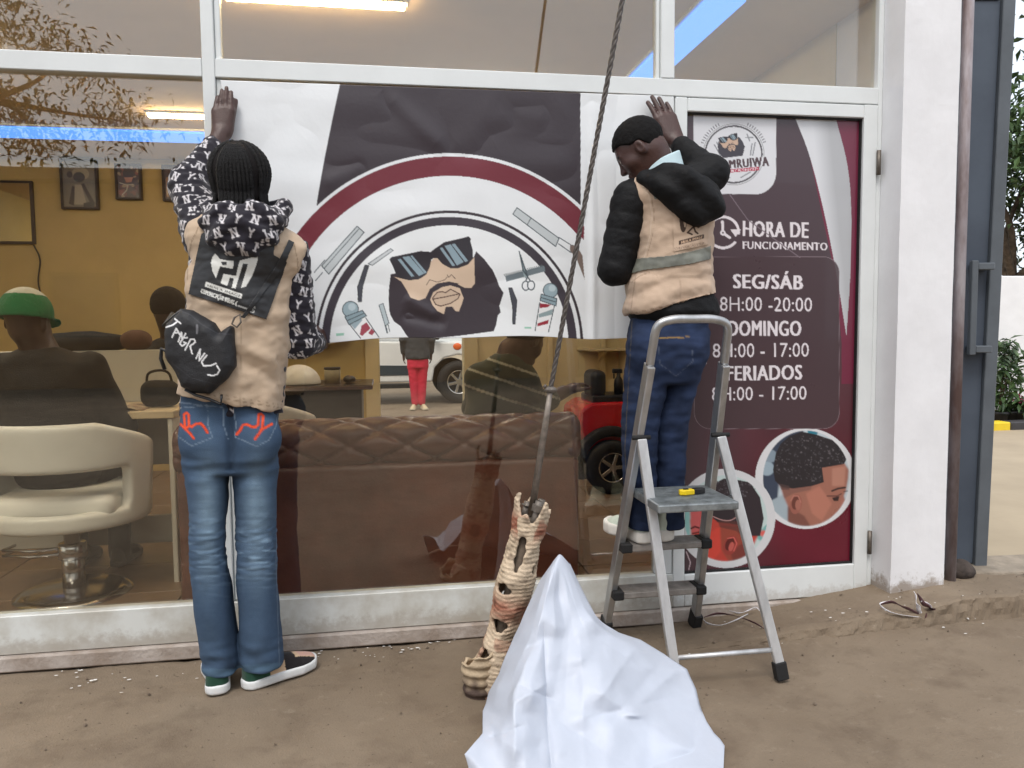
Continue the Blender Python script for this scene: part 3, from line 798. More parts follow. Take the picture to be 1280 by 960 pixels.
# ================================================================== the poster on the door
def paint_poster():
    BG = (74, 58, 64)
    c = Canvas(845, 130, 1090, 730, 4, BG)
    k4 = lambda x0, y0, x1, y1, dy=0.0: [(x0, y0), (x1, y0 + dy), (x1, y1 + dy), (x0, y1)]
    # lower ground turns maroon
    def grad(X, Y):
        t = np.clip((Y - 400) / 200, 0, 1)[..., None] * np.clip(0.35 + (X - 900) / 130, 0, 1)[..., None]
        n = vnoise(np.stack([X, Y], -1), 0.03, 4)[..., None]
        return lin((74, 58, 64)) * (1 - t) + lin((92, 22, 38)) * t * (0.7 + .6 * n)
    c.poly([(845, 400), (1090, 400), (1090, 730), (845, 730)], grad)
    c.poly([(1000, 138), (1090, 138), (1090, 730), (1052, 730), (1052, 430), (1045, 350)], (112, 38, 62))
    c.poly([(1045, 480), (1090, 480), (1090, 730), (1045, 730)], grad)
    sw = bezier([(993, 145, 0), (1012, 195, 0), (1030, 265, 0), (1046, 345, 0), (1058, 420, 0)], 8) + bezier([(1058, 420, 0), (1063, 340, 0), (1064, 262, 0), (1059, 205, 0), (1044, 145, 0)], 8)
    c.poly([(p[0], p[1]) for p in sw], lambda X, Y: lin((214, 216, 220)) * (1 - np.clip((X - 1030 + (Y - 300) * -.1) / 60, 0, .35))[..., None])
    # logo box
    r = 26
    arc = [(970 - r + r * math.cos(a), 243 - r + r * math.sin(a)) for a in np.linspace(0, math.pi / 2, 12)]
    c.poly([(867, 138), (970.5, 138)] + arc + [(867, 242)], (216, 217, 221))
    lc = (917, 193)
    for rr, col in ((38.5, (150, 150, 152)), (37.6, (216, 217, 221)), (36.4, (74, 70, 74)), (34.4, (216, 217, 221))): c.disc(lc, rr, col)
    for a in np.linspace(3.5, 5.9, 30):
        if 4.3 < a < 5.1: continue
        c.line([(lc[0] + 40 * math.cos(a), lc[1] + 40 * math.sin(a)), (lc[0] + 43 * math.cos(a), lc[1] + 43 * math.sin(a))], 1.3, (120, 120, 124))
    for q in ([(893, 181), (901, 195)], [(896, 178), (905, 196)], [(940, 180), (938, 194)], [(944, 178), (941, 194)], [(932, 172), (941, 172)], [(934, 168), (937, 176)], [(912, 222), (905, 217)], [(926, 222), (938, 215)]): c.line(q, 1.6, (140, 142, 146))
    t = Tr(0.235, (561, 340), (915, 176.5)); logo_face(c, t, (62, 58, 66), (200, 170, 148))
    c.poly([(888, 212), (889, 200), (964, 195), (963, 207)], (216, 217, 221))
    c.text('TAMRUIWA', [(895, 201.5), (960, 195.5), (961, 207.5), (896, 211.5)], (78, 58, 62), 0.05)
    c.poly([(896, 213), (949, 208.5), (949, 213), (896, 217)], (178, 56, 82))
    c.text('BARBERSHOP', [(899, 213.6), (947, 209.6), (947, 212.4), (899, 216.2)], (226, 214, 218), 0.03)
    # clock
    cc = (904, 290.5); W = (224, 217, 221)
    c.disc(cc, 21, W); c.disc(cc, 17.6, (74, 58, 64))
    c.poly([(914, 282), (928, 285), (929, 300), (916, 300)], (74, 58, 64))
    c.disc(cc, 20.9, W, inner=17.7)
    c.poly([(918, 293), (930, 293), (928, 306), (915, 300)], (74, 58, 64))
    c.poly([(913, 287), (926, 287), (919.5, 296)], W)
    c.line([(903, 277), (903.5, 291)], 3.4, W); c.line([(903.5, 291), (912, 297)], 3.4, W); c.disc((903.5, 291), 3.4, W); c.disc((903.5, 291), 1.2, BG)
    c.text('HORA DE', k4(929, 276, 1010, 295.5, 2), W, 0.028)
    c.text('FUNCIONAMENTO', k4(929, 301.5, 1034, 311, 2), W, 0.028)
    # panel
    def rrect(x0, y0, x1, y1, rad):
        pts = []
        for cx, cy, a0 in ((x1 - rad, y0 + rad, -90), (x1 - rad, y1 - rad, 0), (x0 + rad, y1 - rad, 90), (x0 + rad, y0 + rad, 180)):
            for a in np.linspace(a0, a0 + 90, 9): pts.append((cx + rad * math.cos(math.radians(a)), cy + rad * math.sin(math.radians(a))))
        return pts
    # portraits, then the panel over the larger one
    def portrait1():
        c.disc((1007, 598), 63, (214, 214, 216))
        c.clip = np.zeros((c.h, c.w), bool); r_ = c.mask([(1007 + 1 * 54.5 * math.cos(a) + 1, 598 + 60 * math.sin(a)) for a in np.linspace(0, 6.283, 80)]); c.clip[r_[2]:r_[3], r_[0]:r_[1]] |= r_[4]
        D = lambda *p: [(940 + x / 6.4, 520 + y / 6.4) for x, y in p]
        c.poly([(940, 530), (1080, 530), (1080, 665), (940, 665)], (186, 198, 204))
        c.poly(D((60, 100), (440, 100), (250, 260), (200, 700), (60, 700)), (56, 66, 84)); c.poly(D((440, 100), (540, 100), (520, 150), (450, 150)), (40, 120, 140))
        c.disc(D((120, 420))[0], 9, (150, 168, 180)); c.disc(D((150, 320))[0], 8, (130, 146, 158)); c.poly(D((150, 680), (260, 620), (320, 900), (150, 850)), (158, 172, 180))
        c.blur(940, 530, 1080, 665, 14)
        hair = D((185, 520), (168, 430), (190, 300), (230, 220), (300, 160), (400, 125), (520, 150), (640, 190), (720, 250), (768, 290), (750, 360), (735, 385), (560, 415), (575, 530), (480, 560), (330, 580), (240, 570))
        face = D((215, 530), (250, 640), (285, 720), (285, 870), (420, 930), (600, 930), (700, 840), (745, 770), (735, 765), (765, 730), (735, 640), (752, 600), (770, 500), (775, 430), (735, 370), (560, 400), (520, 520), (400, 540))
        c.poly(face, (156, 104, 88))
        c.poly(D((285, 720), (420, 800), (480, 900), (420, 930), (285, 870)), (120, 76, 66)); c.poly(D((430, 620), (540, 560), (640, 700), (560, 840), (480, 780)), (176, 116, 98))
        c.poly(D((640, 420), (750, 400), (740, 560), (640, 560)), (178, 126, 108)); c.poly(D((660, 780), (740, 770), (700, 850), (600, 900), (560, 880)), (150, 96, 84))
        c.poly(D((720, 640), (765, 720), (740, 760), (700, 760)), (164, 108, 94))
        c.blur(972, 575, 1068, 665, 40)
        c.poly(D((235, 560), (330, 570), (480, 545), (470, 590), (330, 620), (260, 660)), (120, 84, 76), .7); c.blur(972, 596, 1020, 630, 12)
        c.poly(hair, (40, 36, 40))
        c.poly(D((215, 540), (300, 560), (300, 590), (235, 590)), (80, 60, 58), .7)
        rn = random.Random(5)
        for _ in range(420):
            x, y = rn.uniform(190, 745), rn.uniform(140, 520); p = D((x, y))[0]
            if c.mask(hair) is None: break
            if (x - 460) ** 2 / 290 ** 2 + (y - 360) ** 2 / 215 ** 2 < 1 and not (x > 555 and y > 400): c.disc(p, rn.uniform(.5, 1.5), rn.choice([(92, 88, 94), (70, 66, 72), (24, 22, 26), (110, 104, 108), (58, 50, 54)]), rn.uniform(.4, .9), r2=rn.uniform(.4, 1.0), rot=rn.uniform(0, 3))
        # ear, eye, brow, mouth
        c.disc(D((352, 705))[0], 7.5, (150, 92, 80), r2=12.5, rot=.15); c.disc(D((350, 695))[0], 5.0, (104, 58, 50), r2=8.5, rot=.15); c.disc(D((368, 712))[0], 3.4, (162, 104, 90), r2=6.5); c.line(D((310, 680), (330, 640), (370, 640), (390, 690)), 1.5, (176, 116, 102))
        c.line(D((640, 600), (690, 580), (745, 572)), 2.2, (52, 36, 36)); c.line(D((600, 640), (680, 640), (715, 622)), 1.4, (92, 56, 52)); c.poly(D((640, 655), (700, 640), (690, 680), (655, 680)), (52, 34, 34)); c.line(D((735, 605), (765, 600)), 1, (52, 36, 36))
        c.blur(945, 535, 1068, 662, 2)
        c.line(D((705, 760), (735, 755)), 1.6, (104, 58, 52)); c.line(D((690, 812), (735, 800)), 1.6, (110, 60, 58)); c.blur(1030, 606, 1062, 652, 2)
        c.clip = None
        c.poly([(1068.5, 530), (1090, 530), (1090, 665), (1068.5, 665)], (92, 24, 40))
    portrait1()
    def portrait2():
        c0 = (907, 648)
        c.disc(c0, 62, (208, 208, 210))
        c.clip = np.zeros((c.h, c.w), bool); r_ = c.mask([(c0[0] + 52 * math.cos(a), c0[1] + 54 * math.sin(a)) for a in np.linspace(0, 6.283, 80)]); c.clip[r_[2]:r_[3], r_[0]:r_[1]] |= r_[4]
        D = lambda *p: [(850 + x / 6.4, 570 + y / 6.4) for x, y in p]
        c.poly([(845, 580), (965, 580), (965, 720), (845, 720)], (190, 206, 204)); c.poly(D((30, 430), (80, 430), (80, 640), (30, 640)), (140, 190, 186))
        c.poly(D((600, 640), (700, 540), (740, 600), (640, 680)), (110, 170, 166)); c.disc(D((665, 620))[0], 4, (214, 96, 90))
        head = D((80, 520), (95, 400), (240, 380), (600, 400), (640, 600), (560, 780), (430, 860), (300, 870), (210, 830), (90, 640))
        c.poly(head, (186, 66, 56)); c.poly(D((300, 560), (460, 560), (560, 640), (520, 800), (400, 860), (350, 780), (300, 700)), (150, 70, 56)); c.poly(D((200, 640), (320, 560), (330, 760), (260, 840), (190, 800)), (206, 70, 58)); c.poly(D((80, 430), (170, 420), (170, 600), (90, 620)), (196, 92, 92))
        c.poly(D((400, 760), (560, 660), (540, 800), (430, 860)), (120, 56, 50)); c.blur(855, 625, 955, 712, 40)
        hair = D((245, 480), (240, 380), (275, 220), (350, 180), (450, 190), (560, 210), (640, 330), (670, 500), (640, 640), (560, 640), (500, 560), (400, 540), (300, 530))
        c.poly(hair, (48, 40, 46)); c.poly(D((300, 520), (480, 520), (560, 620), (540, 680), (450, 600), (320, 570)), (90, 52, 48), .75); c.blur(890, 645, 945, 680, 12)
        rn = random.Random(9)
        for _ in range(170): c.disc(D((rn.gauss(400, 95), rn.uniform(190, 330)))[0], rn.uniform(.5, 1.4), rn.choice([(104, 100, 106), (74, 70, 76), (26, 24, 28)]), .8, r2=rn.uniform(.4, .9), rot=rn.uniform(0, 3))
        c.line([(p[0], p[1]) for p in bezier([D((245, 475))[0] + (0,), D((330, 510))[0] + (0,), D((400, 515))[0] + (0,), D((455, 488))[0] + (0,)], 8)], 1.0, (196, 150, 146))
        c.disc(D((405, 715))[0], 8.5, (150, 60, 54), r2=12.5, rot=.4); c.disc(D((398, 705))[0], 5.2, (92, 32, 32), r2=8.5, rot=.4); c.disc(D((410, 725))[0], 3, (190, 92, 84), r2=6, rot=.3); c.line(D((380, 660), (430, 650), (455, 700), (430, 760)), 1.3, (206, 100, 92))
        c.line(D((90, 580), (120, 565), (150, 575)), 2.2, (88, 30, 32)); c.line(D((100, 620), (150, 610)), 1.6, (88, 30, 32))
        c.blur(850, 585, 962, 715, 2)
        c.clip = None
        c.poly([(935, 590), (941, 590), (955, 660), (940, 640)], (104, 30, 46), 0.0)
    portrait2()
    pan = rrect(868, 321, 1049, 536, 20)
    c.poly(pan, (70, 53, 58), 0.94)
    c.line(pan + pan[:1], 0.7, (128, 112, 118))
    c.line([(912, 243), (935, 275), (1000, 322)], 1.2, (118, 104, 112))
    c.text('SEG/SÁB', k4(917, 338, 1003, 360.5, 1.5), W, 0.028)
    c.text('8H:00 -20:00', k4(900, 371, 1015, 388.5, 1), W, 0.008)
    c.text('DOMINGO', k4(911, 401, 1001, 420), W, 0.028)
    c.text('8H:00 - 17:00', k4(891, 429.5, 1011, 447, -1), W, 0.008)
    c.text('FERIADOS', k4(909, 457.5, 1002, 476, -1.5), W, 0.028)
    c.text('8H:00 - 17:00', k4(890, 484, 1008, 501, -1.5), W, 0.008)
    c.disc((879, 453), 4.5, W, r2=3); 
    c.line([(858, 690), (863, 703), (861, 712)], 1.4, (190, 170, 176))
    # left edge of the glass left bare
    c.poly([(845, 138), (866.5, 138), (860, 640), (845, 640)], (110, 104, 108), 0.0)
    return c
def build_poster():
    c = paint_poster(); nu, nv = 270, 640
    X, Z = np.meshgrid(np.linspace(1.2225, 1.982, nu), np.linspace(2.0755, 0.2035, nv))
    P = np.stack([X.ravel(), np.full(X.size, 0.024), Z.ravel()], -1)
    px, py = proj(P)
    cols = c.at(px, py)
    mt = mat('printed_film', None, 0.3, 0.03, 3, 0.02, 20, attr=True, coat=0.15)
    mesh('poster', P, gridfaces(nu, nv), mt, door, True, cols)['label'] = 'plum and maroon opening hours poster with two haircut portraits'
build_poster()

# ================================================================== step ladder
M_alu = mat('scuffed_aluminium', rgb(196, 197, 198), 0.36, 0.18, 14, 0.06, 90, metal=0.75, stretch=(1, 1, .25))
M_alud = mat('dusty_aluminium_tread', rgb(160, 154, 148), 0.6, 0.2, 18, 0.1, 90, metal=0.35)
def atP(x, y, a, b):
    """sight line met with the sloping plane y = a + b z"""
    d = ray(x, y); t = (a + b * CAM[2] - CAM[1]) / (d[1] - b * d[2]); return CAM + d * t
def bar(name, p0, p1, w, dpt, material, parent, side=(1, 0, 0), bev=0.004):
    p0, p1 = np.asarray(p0, float), np.asarray(p1, float)
    t = p1 - p0; L_ = np.linalg.norm(t); t /= L_
    s = np.asarray(side, float); s -= t * (s @ t); s /= np.linalg.norm(s); n = np.cross(t, s)
    bm = bmesh.new(); box_bm(bm, (-w / 2, -dpt / 2, 0), (w / 2, dpt / 2, L_), bev, 2)
    Mx = Matrix(((s[0], n[0], t[0], p0[0]), (s[1], n[1], t[1], p0[1]), (s[2], n[2], t[2], p0[2]), (0, 0, 0, 1)))
    bmesh.ops.transform(bm, matrix=Mx, verts=bm.verts[:])
    return bmobj(name, bm, material, parent)
PA, PB = -0.065, -0.42          # plane of the treads
SA, SB = -0.585, 0.21           # plane of the prop
lad = empty('step_ladder', (1.1, -0.3, 0.0), 'aluminium folding step ladder with hoop handle and yellow knife on top', 'ladder')
rLb, rRb = atP(756, 792, PA, PB), atP(867, 784, PA, PB)
rLt, rRt = atP(817, 428, PA, PB), atP(908, 430, PA, PB)
rLb[2] = rRb[2] = 0.03; rLb[1] = rRb[1] = PA + PB * .03
rL = lambda z: rLb + (rLt - rLb) * ((z - rLb[2]) / (rLt[2] - rLb[2]))
rR = lambda z: rRb + (rRt - rRb) * ((z - rRb[2]) / (rRt[2] - rRb[2]))
bar('rail', rLb, rL(1.10), 0.026, 0.05, M_alu, lad); bar('rail', rRb, rR(1.10), 0.026, 0.05, M_alu, lad)
hl, hr = rL(1.10), rR(1.10); tl, tr2 = rL(1.245), rR(1.245)
pth = bezier([hl, rL(1.16), hl * .12 + tl * .86 + tr2 * .02, tl * .8 + tr2 * .2 + np.array([0, 0, .004]), (tl + tr2) / 2 + np.array([0, 0, .006]), tl * .2 + tr2 * .8 + np.array([0, 0, .004]), hr * .12 + tr2 * .86 + tl * .02, rR(1.16), hr], 8)
tube_obj('handle_hoop', pth, 0.0145, M_alu, lad, 12)
for z in (0.21, 0.42):
    a, b = rL(z), rR(z)
    x0, x1 = a[0] + .012, b[0] - .012; y = (a[1] + b[1]) / 2
    bm = bmesh.new(); box_bm(bm, (x0, y - .05, z - .026), (x1, y + .04, z), 0.004)
    n = 9
    for i in range(n):
        yy = y - .046 + .082 * i / (n - 1); box_bm(bm, (x0 + .004, yy - .0022, z - .0005), (x1 - .004, yy + .0022, z + .002))
    t_ = bmobj('tread', bm, M_alud, lad)
    for s, xx in ((-1, x0), (1, x1)): box('end_cap', (xx - .022, y - .054, z - .030), (xx + .022, y + .03, z + .006), M_rub, t_, 0.005)
# platform
pl = [atZ(803, 611, .64), atZ(880, 606, .64), atZ(914, 624, .64), atZ(829, 636, .64)]
xa, xb = rL(.64)[0] + .014, rR(.64)[0] - .014
yb, yf = rL(.64)[1] + .02, -0.60
bm = bmesh.new(); box_bm(bm, (xa, yf, .612), (xb, yb, .64), 0.005, 2)
for i in range(16):
    yy = yf + .02 + (yb - yf - .04) * i / 15; box_bm(bm, (xa + .008, yy - .003, .6395), (xb - .008, yy + .003, .6418))
plat = bmobj('platform', bm, mat('galvanised_tray', rgb(150, 156, 158), 0.42, 0.25, 22, 0.05, 60, metal=0.55), lad)
# prop
sLt, sRt = rL(.84) + np.array([.004, -.028, 0]), rR(.84) + np.array([.004, -.028, 0])
sRb = atP(977, 846, SA, SB); sLb = atP(846, 866, SA, SB); sLb[2] = sRb[2] = 0.02; sLb[1] = sRb[1] = SA
M_aluw = mat('pale_aluminium', rgb(214, 215, 216), 0.42, 0.15, 16, 0.05, 90, metal=0.55, stretch=(1, 1, .3))
for t_, b_ in ((sLt, sLb), (sRt, sRb)):
    g = bar('prop_leg', b_ + (t_ - b_) * .03, t_, 0.034, 0.022, M_aluw, lad, side=(1, 0, 0))
    bar('foot', b_ + np.array([0, 0, -.016]), b_ + (t_ - b_) * .055, 0.044, 0.032, M_rub, lad)
for r_ in (rLb, rRb): bar('foot', r_ + np.array([0, 0.012, -.03]), r_ + np.array([0, -.018, .04]), 0.036, 0.06, M_rub, lad)
k = .065
tube_obj('spreader_bar', [sLb + (sLt - sLb) * k * 1.6, sRb + (sRt - sRb) * k * 1.6], 0.009, M_aluw, lad, 8)
pz = 0.628
kL, kR = sLb + (sLt - sLb) * ((pz - .02) / (sLt[2] - .02)), sRb + (sRt - sRb) * ((pz - .02) / (sRt[2] - .02))
tube_obj('pivot_rod', [kL, kR], 0.008, M_chrome, lad, 8)
for q_ in (rL(.845), rR(.845)): tube_obj('hinge_bolt', [q_ + np.array([-.03, -.03, 0]), q_ + np.array([.035, -.03, 0])], 0.008, M_rub, lad, 8)

# yellow cutter knife on the platform
kn = empty('utility_knife', tuple(atZ(864, 617, .645)), 'yellow and black retractable cutter knife on the ladder platform', 'knife')
c0 = np.array(kn.location); dirv = np.array([1.0, 0.10, 0]); dirv /= np.linalg.norm(dirv); nv_ = np.array([-dirv[1], dirv[0], 0])
def kq(u, v): return tuple((c0 + dirv * u + nv_ * v)[:2])
prism('body', [kq(-.048, -.008), (kq(-.044, .010)), kq(-.01, .016), kq(.006, .012), kq(.010, -.010), kq(-.03, -.016)], .643, .661, mat('yellow_plastic', rgb(232, 200, 30), 0.4, 0.08), kn, 2, .003)
prism('grip', [kq(.006, -.011), kq(.006, .012), kq(.03, .014), kq(.05, .010), (kq(.053, 0)), kq(.05, -.008), kq(.03, -.012)], .644, .663, M_dark, kn, 2, .003)
prism('slider', [kq(-.03, -.004), kq(-.03, .004), kq(-.012, .004), kq(-.012, -.004)], .660, .665, M_dark, kn, 2, .001)

# ================================================================== guy wire and its anchor
an = empty('guy_anchor', (0.33, -0.46, 0), 'leaning post stump wrapped in peeling cream and rust bands, cable on top', 'post')
b0, t0 = np.array([0.335, -0.46, 0.0]), np.array([0.487, -0.50, 0.655])
ax = (t0 - b0) / np.linalg.norm(t0 - b0); AL = float(np.linalg.norm(t0 - b0))
ex = np.cross(ax, [0, 1, 0]); ex /= np.linalg.norm(ex); ey = np.cross(ax, ex)
def anc(P):
    q = P - b0; h = q @ ax; x = q @ ex; y = q @ ey
    r = np.sqrt(x * x + y * y); th = np.arctan2(y, x)
    R = 0.053 + 0.0018 * np.sin(h * 420 + 2.5 * np.sin(th * 2) + 5 * vnoise(np.stack([h * 9, th], -1), 1.0, 6)) + 0.006 * (vnoise(np.stack([h * 14, th * 1.3], -1), 1.0, 3) - .5) + .006 * np.sin(h * 21) + .010 * (vnoise(np.stack([h * 30, np.cos(th) * 2, np.sin(th) * 2], -1), 1.0, 13) - .5)
    R = np.where(h < .13, R + .005, R)
    d = np.abs(r - R) - 0.0065
    rag = AL - .03 + .03 * np.sin(th * 3 + 1) + .02 * np.sin(th * 7)
    d = np.maximum(d, h - rag); d = np.maximum(d, -h - 0.02)
    for hh, tt, sh, stt in ((.50, 1.2, .06, .3), (.37, .7, .018, .55), (.24, .9, .022, .6), (.12, .4, .03, .5), (.3, -1.5, .03, .5), (.45, 2.7, .02, .4)):
        dt = np.abs((th - tt + math.pi) % (2 * math.pi) - math.pi)
        w = .12 * np.sin(h * 170) + .25 * (vnoise(np.stack([h * 60, th * 5], -1), 1.0, 9) - .5)
        hole = (np.sqrt(((h - hh) / sh) ** 2 + (dt / stt) ** 2) - 1 + w) * .02
        d = np.maximum(d, -hole)
    return d
v, F = solid(anc, (0.2, -0.62, -0.04), (0.62, -0.34, 0.72), 0.0042, iters=1)
hh = (v - b0) @ ax; n1 = vnoise(np.stack([v[:, 0] * 40, v[:, 1] * 40, v[:, 2] * 120], -1), 1, 2); n2 = vnoise(v * 22, 1, 5)
cr = lin((206, 186, 160)); ru = lin((150, 78, 54)); dk = lin((96, 78, 64))
w = np.clip(np.exp(-((hh - .30) / .045) ** 2) * 1.0 + np.exp(-((hh - .59) / .035) ** 2) * (n2 > .42) * 1.3 + .55 * (hh < .2) * (n2 > .5), 0, 1) * (0.45 + .7 * n1)
w = np.clip(w, 0, 1)[:, None]; cols = cr * (1 - w) + ru * w
g = np.clip((n1 - .62) * 4, 0, 1)[:, None] * .6; cols = cols * (1 - g) + dk * g
mesh('peeling_sleeve', v, F, mat('peeling_wrap', None, 0.8, 0.2, 40, 0.4, 120, attr=True), an, True, cols)
M_gal = mat('weathered_steel', rgb(132, 124, 116), 0.55, 0.25, 30, 0.1, 120, metal=0.5)
tube_obj('core_rod', [b0 - ax * .03, b0 + ax * (AL - .06)], 0.030, mat('grey_core', rgb(112, 98, 84), 0.8, 0.3, 20, 0.2), an, 12)
for du, dv, hz in ((-.030, -.024, .0), (.012, -.038, -.02), (-.01, .026, .005)):
    p = t0 + ex * du + ey * dv
    tube_obj('anchor_bolt', [p - ax * .12, p + ax * (hz)], .013, M_gal, an, 8); tube_obj('bolt_nut', [p - ax * .03, p + ax * (hz - .012)], .02, M_gal, an, 6, smooth=False)
def collar(P):
    q = P - np.array([.300, -.47, .07]); r = np.sqrt(q[:, 0] ** 2 + q[:, 1] ** 2); th = np.arctan2(q[:, 1], q[:, 0])
    R = .055 + .25 * np.clip(q[:, 2], -.1, .1) * .3 + .004 * np.sin(q[:, 2] * 190)
    d = np.abs(r - R) - .0055
    d = np.maximum(d, q[:, 2] - .055 - .03 * np.sin(th + 2.2) - .008 * np.sin(th * 6)); d = np.maximum(d, -q[:, 2] - .085)
    return d
v, F = solid(collar, (.2, -.58, -.04), (.42, -.36, .2), .0042)
cw = np.clip((.07 - v[:, 2]) / .05 + (n2[:1] * 0 + vnoise(v * 40, 1, 5) - .5), 0, 1)[:, None]
mesh('broken_collar', v, F, mat('collar_wrap', None, 0.8, 0.2, 30, 0.3, 120, attr=True), an, True, lin((186, 166, 138)) * (1 - cw) + lin((78, 62, 54)) * cw)
gw = empty('guy_wire', tuple(t0), 'grey steel guy cable slanting up in front of the banner', 'cable')
w1 = atY(688, 487, -0.56); w2 = atY(778, 0, -0.72)
tube_obj('turnbuckle_rod', [t0 - ax * .05, t0 * .3 + w1 * .7, w1], [.0125, .0105, .0085], mat('dull_galvanised', rgb(150, 140, 130), 0.5, 0.2, 40, 0.1, 90, metal=0.5), gw, 10)
M_cab = mat('stranded_cable', rgb(104, 98, 94), 0.55, 0.2, 60, 0.3, 200, metal=0.4)
e2 = w1 + (w2 - w1) * 3.2
for ph in range(3):                                             # three twisted strands
    pts = []
    d_ = (e2 - w1); ln = np.linalg.norm(d_); d_ /= ln; u_ = np.cross(d_, [0, 1, 0]); u_ /= np.linalg.norm(u_); v_ = np.cross(d_, u_)
    for i in range(0, 900):
        s = ln * i / 899; a = s * 80 + ph * 2.094
        pts.append(w1 + d_ * s + (u_ * math.cos(a) + v_ * math.sin(a)) * .0036)
    tube_obj('strand', pts, .0050, M_cab, gw, 5)
bm = bmesh.new(); bmesh.ops.create_icosphere(bm, subdivisions=2, radius=.017, matrix=Matrix.Translation(Vector(w1)) @ Matrix.Diagonal((1.2, 1, .7, 1))); bmobj('clamp', bm, M_gal, gw)
tube_obj('clamp_screw', [w1 + np.array([-.022, 0, .006]), w1 + np.array([-.014, 0, .016])], .005, M_gal, gw, 6)

# ================================================================== crumpled backing sheet in front
def sheet():
    rows = [
        [(.50, -.54, .02), (.53, -.50, .0), (.58, -.48, .0), (.66, -.48, .0), (.72, -.50, .0)],
        [(.53, -.575, .20), (.55, -.56, .22), (.58, -.55, .24), (.61, -.55, .22), (.64, -.56, .18)],
        [(693, 700, -.60), (697, 693, -.605), (700.5, 690, -.61), (706, 696, -.605), (712, 703, -.60)],
        [(655, 768, -.64), (680, 750, -.73), (700, 752, -.72), (728, 757, -.68), (747, 775, -.60)],
        [(632, 818, -.69), (668, 802, -.81), (704, 805, -.79), (752, 796, -.74), (802, 801, -.62)],
        [(611, 866, -.75), (648, 852, -.91), (698, 850, -.87), (775, 836, -.83), (860, 838, -.66)],
        [(604, 889, -.80), (644, 892, -.99), (698, 896, -.95), (788, 888, -.92), (877, 888, -.74)],
        [(603, 915, -.95), (640, 934, -1.06), (700, 938, -1.04), (800, 932, -1.0), (886, 930, -.84)],
        [(581, 943, -1.06), (636, 985, -1.13), (700, 985, -1.13), (805, 985, -1.08), (902, 966, -.93)],
        [(.22, -1.12, .004), (.34, -1.26, .004), (.5, -1.28, .004), (.70, -1.22, .004), (.88, -1.1, .004)]]
    G = np.array([[(np.array(p) if p[0] < 5 else atY(*p)) for p in r] for r in rows])
    def cr(a, n):
        return np.array(bezier(list(a), n))
    # crumple: a coarse net, jolted, with flat panels pulled straight between its knots
    R1 = np.stack([cr(G[:, j], 2) for j in range(5)], 1)
    K = np.stack([cr(R1[i], 3) for i in range(len(R1))], 0)
    rj = np.random.RandomState(12); J = rj.normal(0, 1, K.shape) * np.array([.006, .011, .006]); J[:6] = 0; J[-2:] = 0; J[:, [0, -1]] *= .35
    K = K + J
    def lerp(a, n):
        t = np.linspace(0, len(a) - 1, (len(a) - 1) * n + 1); i = np.minimum(t.astype(int), len(a) - 2); f = (t - i).reshape((-1,) + (1,) * (a.ndim - 1)); return a[i] * (1 - f) + a[i + 1] * f
    P = np.swapaxes(lerp(np.swapaxes(lerp(K, 12), 0, 1), 14), 0, 1)
    for _ in range(5):
        Q = P.copy(); Q[1:-1, 1:-1] = (P[:-2, 1:-1] + P[2:, 1:-1] + P[1:-1, :-2] + P[1:-1, 2:]) / 4; P = Q
    nv, nu = P.shape[:2]
    px, py = proj(P.reshape(-1, 3)); px = px.reshape(nv, nu); py = py.reshape(nv, nu)
    d = np.zeros((nv, nu))
    q = np.stack([px, py], -1)
    # folded planes: sharp ridges from absolute noise
    for s, a in ((.011, .07), (.022, .034), (.05, .012)):
        n = vnoise(q, s, int(s * 1000)) - .5; d += a * .22 * (np.abs(n) - .16)
    rn = random.Random(31)                                      # flat facets between straight creases
    for k in range(3):
        an_ = rn.uniform(0, 3.14); wl = rn.uniform(90, 260); ph = rn.uniform(0, 200); msk = np.clip(vnoise(q, .006, 40 + k) * 4 - 1.2, 0, 1)
        t = ((px * math.cos(an_) + py * math.sin(an_) + ph) / wl) % 1.0
        d += msk * .00027 * wl * (np.abs(t - .5) * 2 - .5)
    def crease(p0, p1, amp, w):
        a, b = np.array(p0, float), np.array(p1, float); nn = np.array([-(b - a)[1], (b - a)[0]]); nn /= np.linalg.norm(nn)
        L_ = np.linalg.norm(b - a); t = ((px - a[0]) * (b - a)[0] + (py - a[1]) * (b - a)[1]) / L_ ** 2
        s = (px - a[0]) * nn[0] + (py - a[1]) * nn[1]
        return amp * np.exp(-np.abs(s) / w) * np.clip(np.minimum(t, 1 - t) * 5, 0, 1)
    for a_ in (((679, 772), (692, 1000), -.018, 5), ((722, 780), (735, 985), .008, 9), ((640, 795), (700, 705), .010, 8), ((612, 890), (690, 850), .012, 7), ((640, 850), (700, 880), -.010, 6), ((800, 805), (740, 880), .012, 12), ((855, 835), (780, 900), .010, 10),
               ((600, 925), (660, 905), -.012, 6), ((730, 900), (860, 870), -.009, 8), ((700, 700), (730, 790), -.008, 8), ((670, 800), (625, 840), -.012, 8)): d += crease(*a_)
    d *= np.clip((np.arange(nv)[:, None] - 40) / 40, 0, 1)
    P[..., 1] -= d; P[..., 2] = np.maximum(P[..., 2] + d * .3, .003)
    o = mesh('crumpled_sheet', P.reshape(-1, 3), gridfaces(nu, nv), mat('bluish_white_film', rgb(186, 192, 204), 0.5, 0.04, 5, 0.08, 60), None, True)
    s = o.modifiers.new('thickness', 'SOLIDIFY'); s.thickness = .0015
    tag(o, 'crumpled white plastic backing sheet heaped on the floor by the post', 'plastic sheet')
sheet()

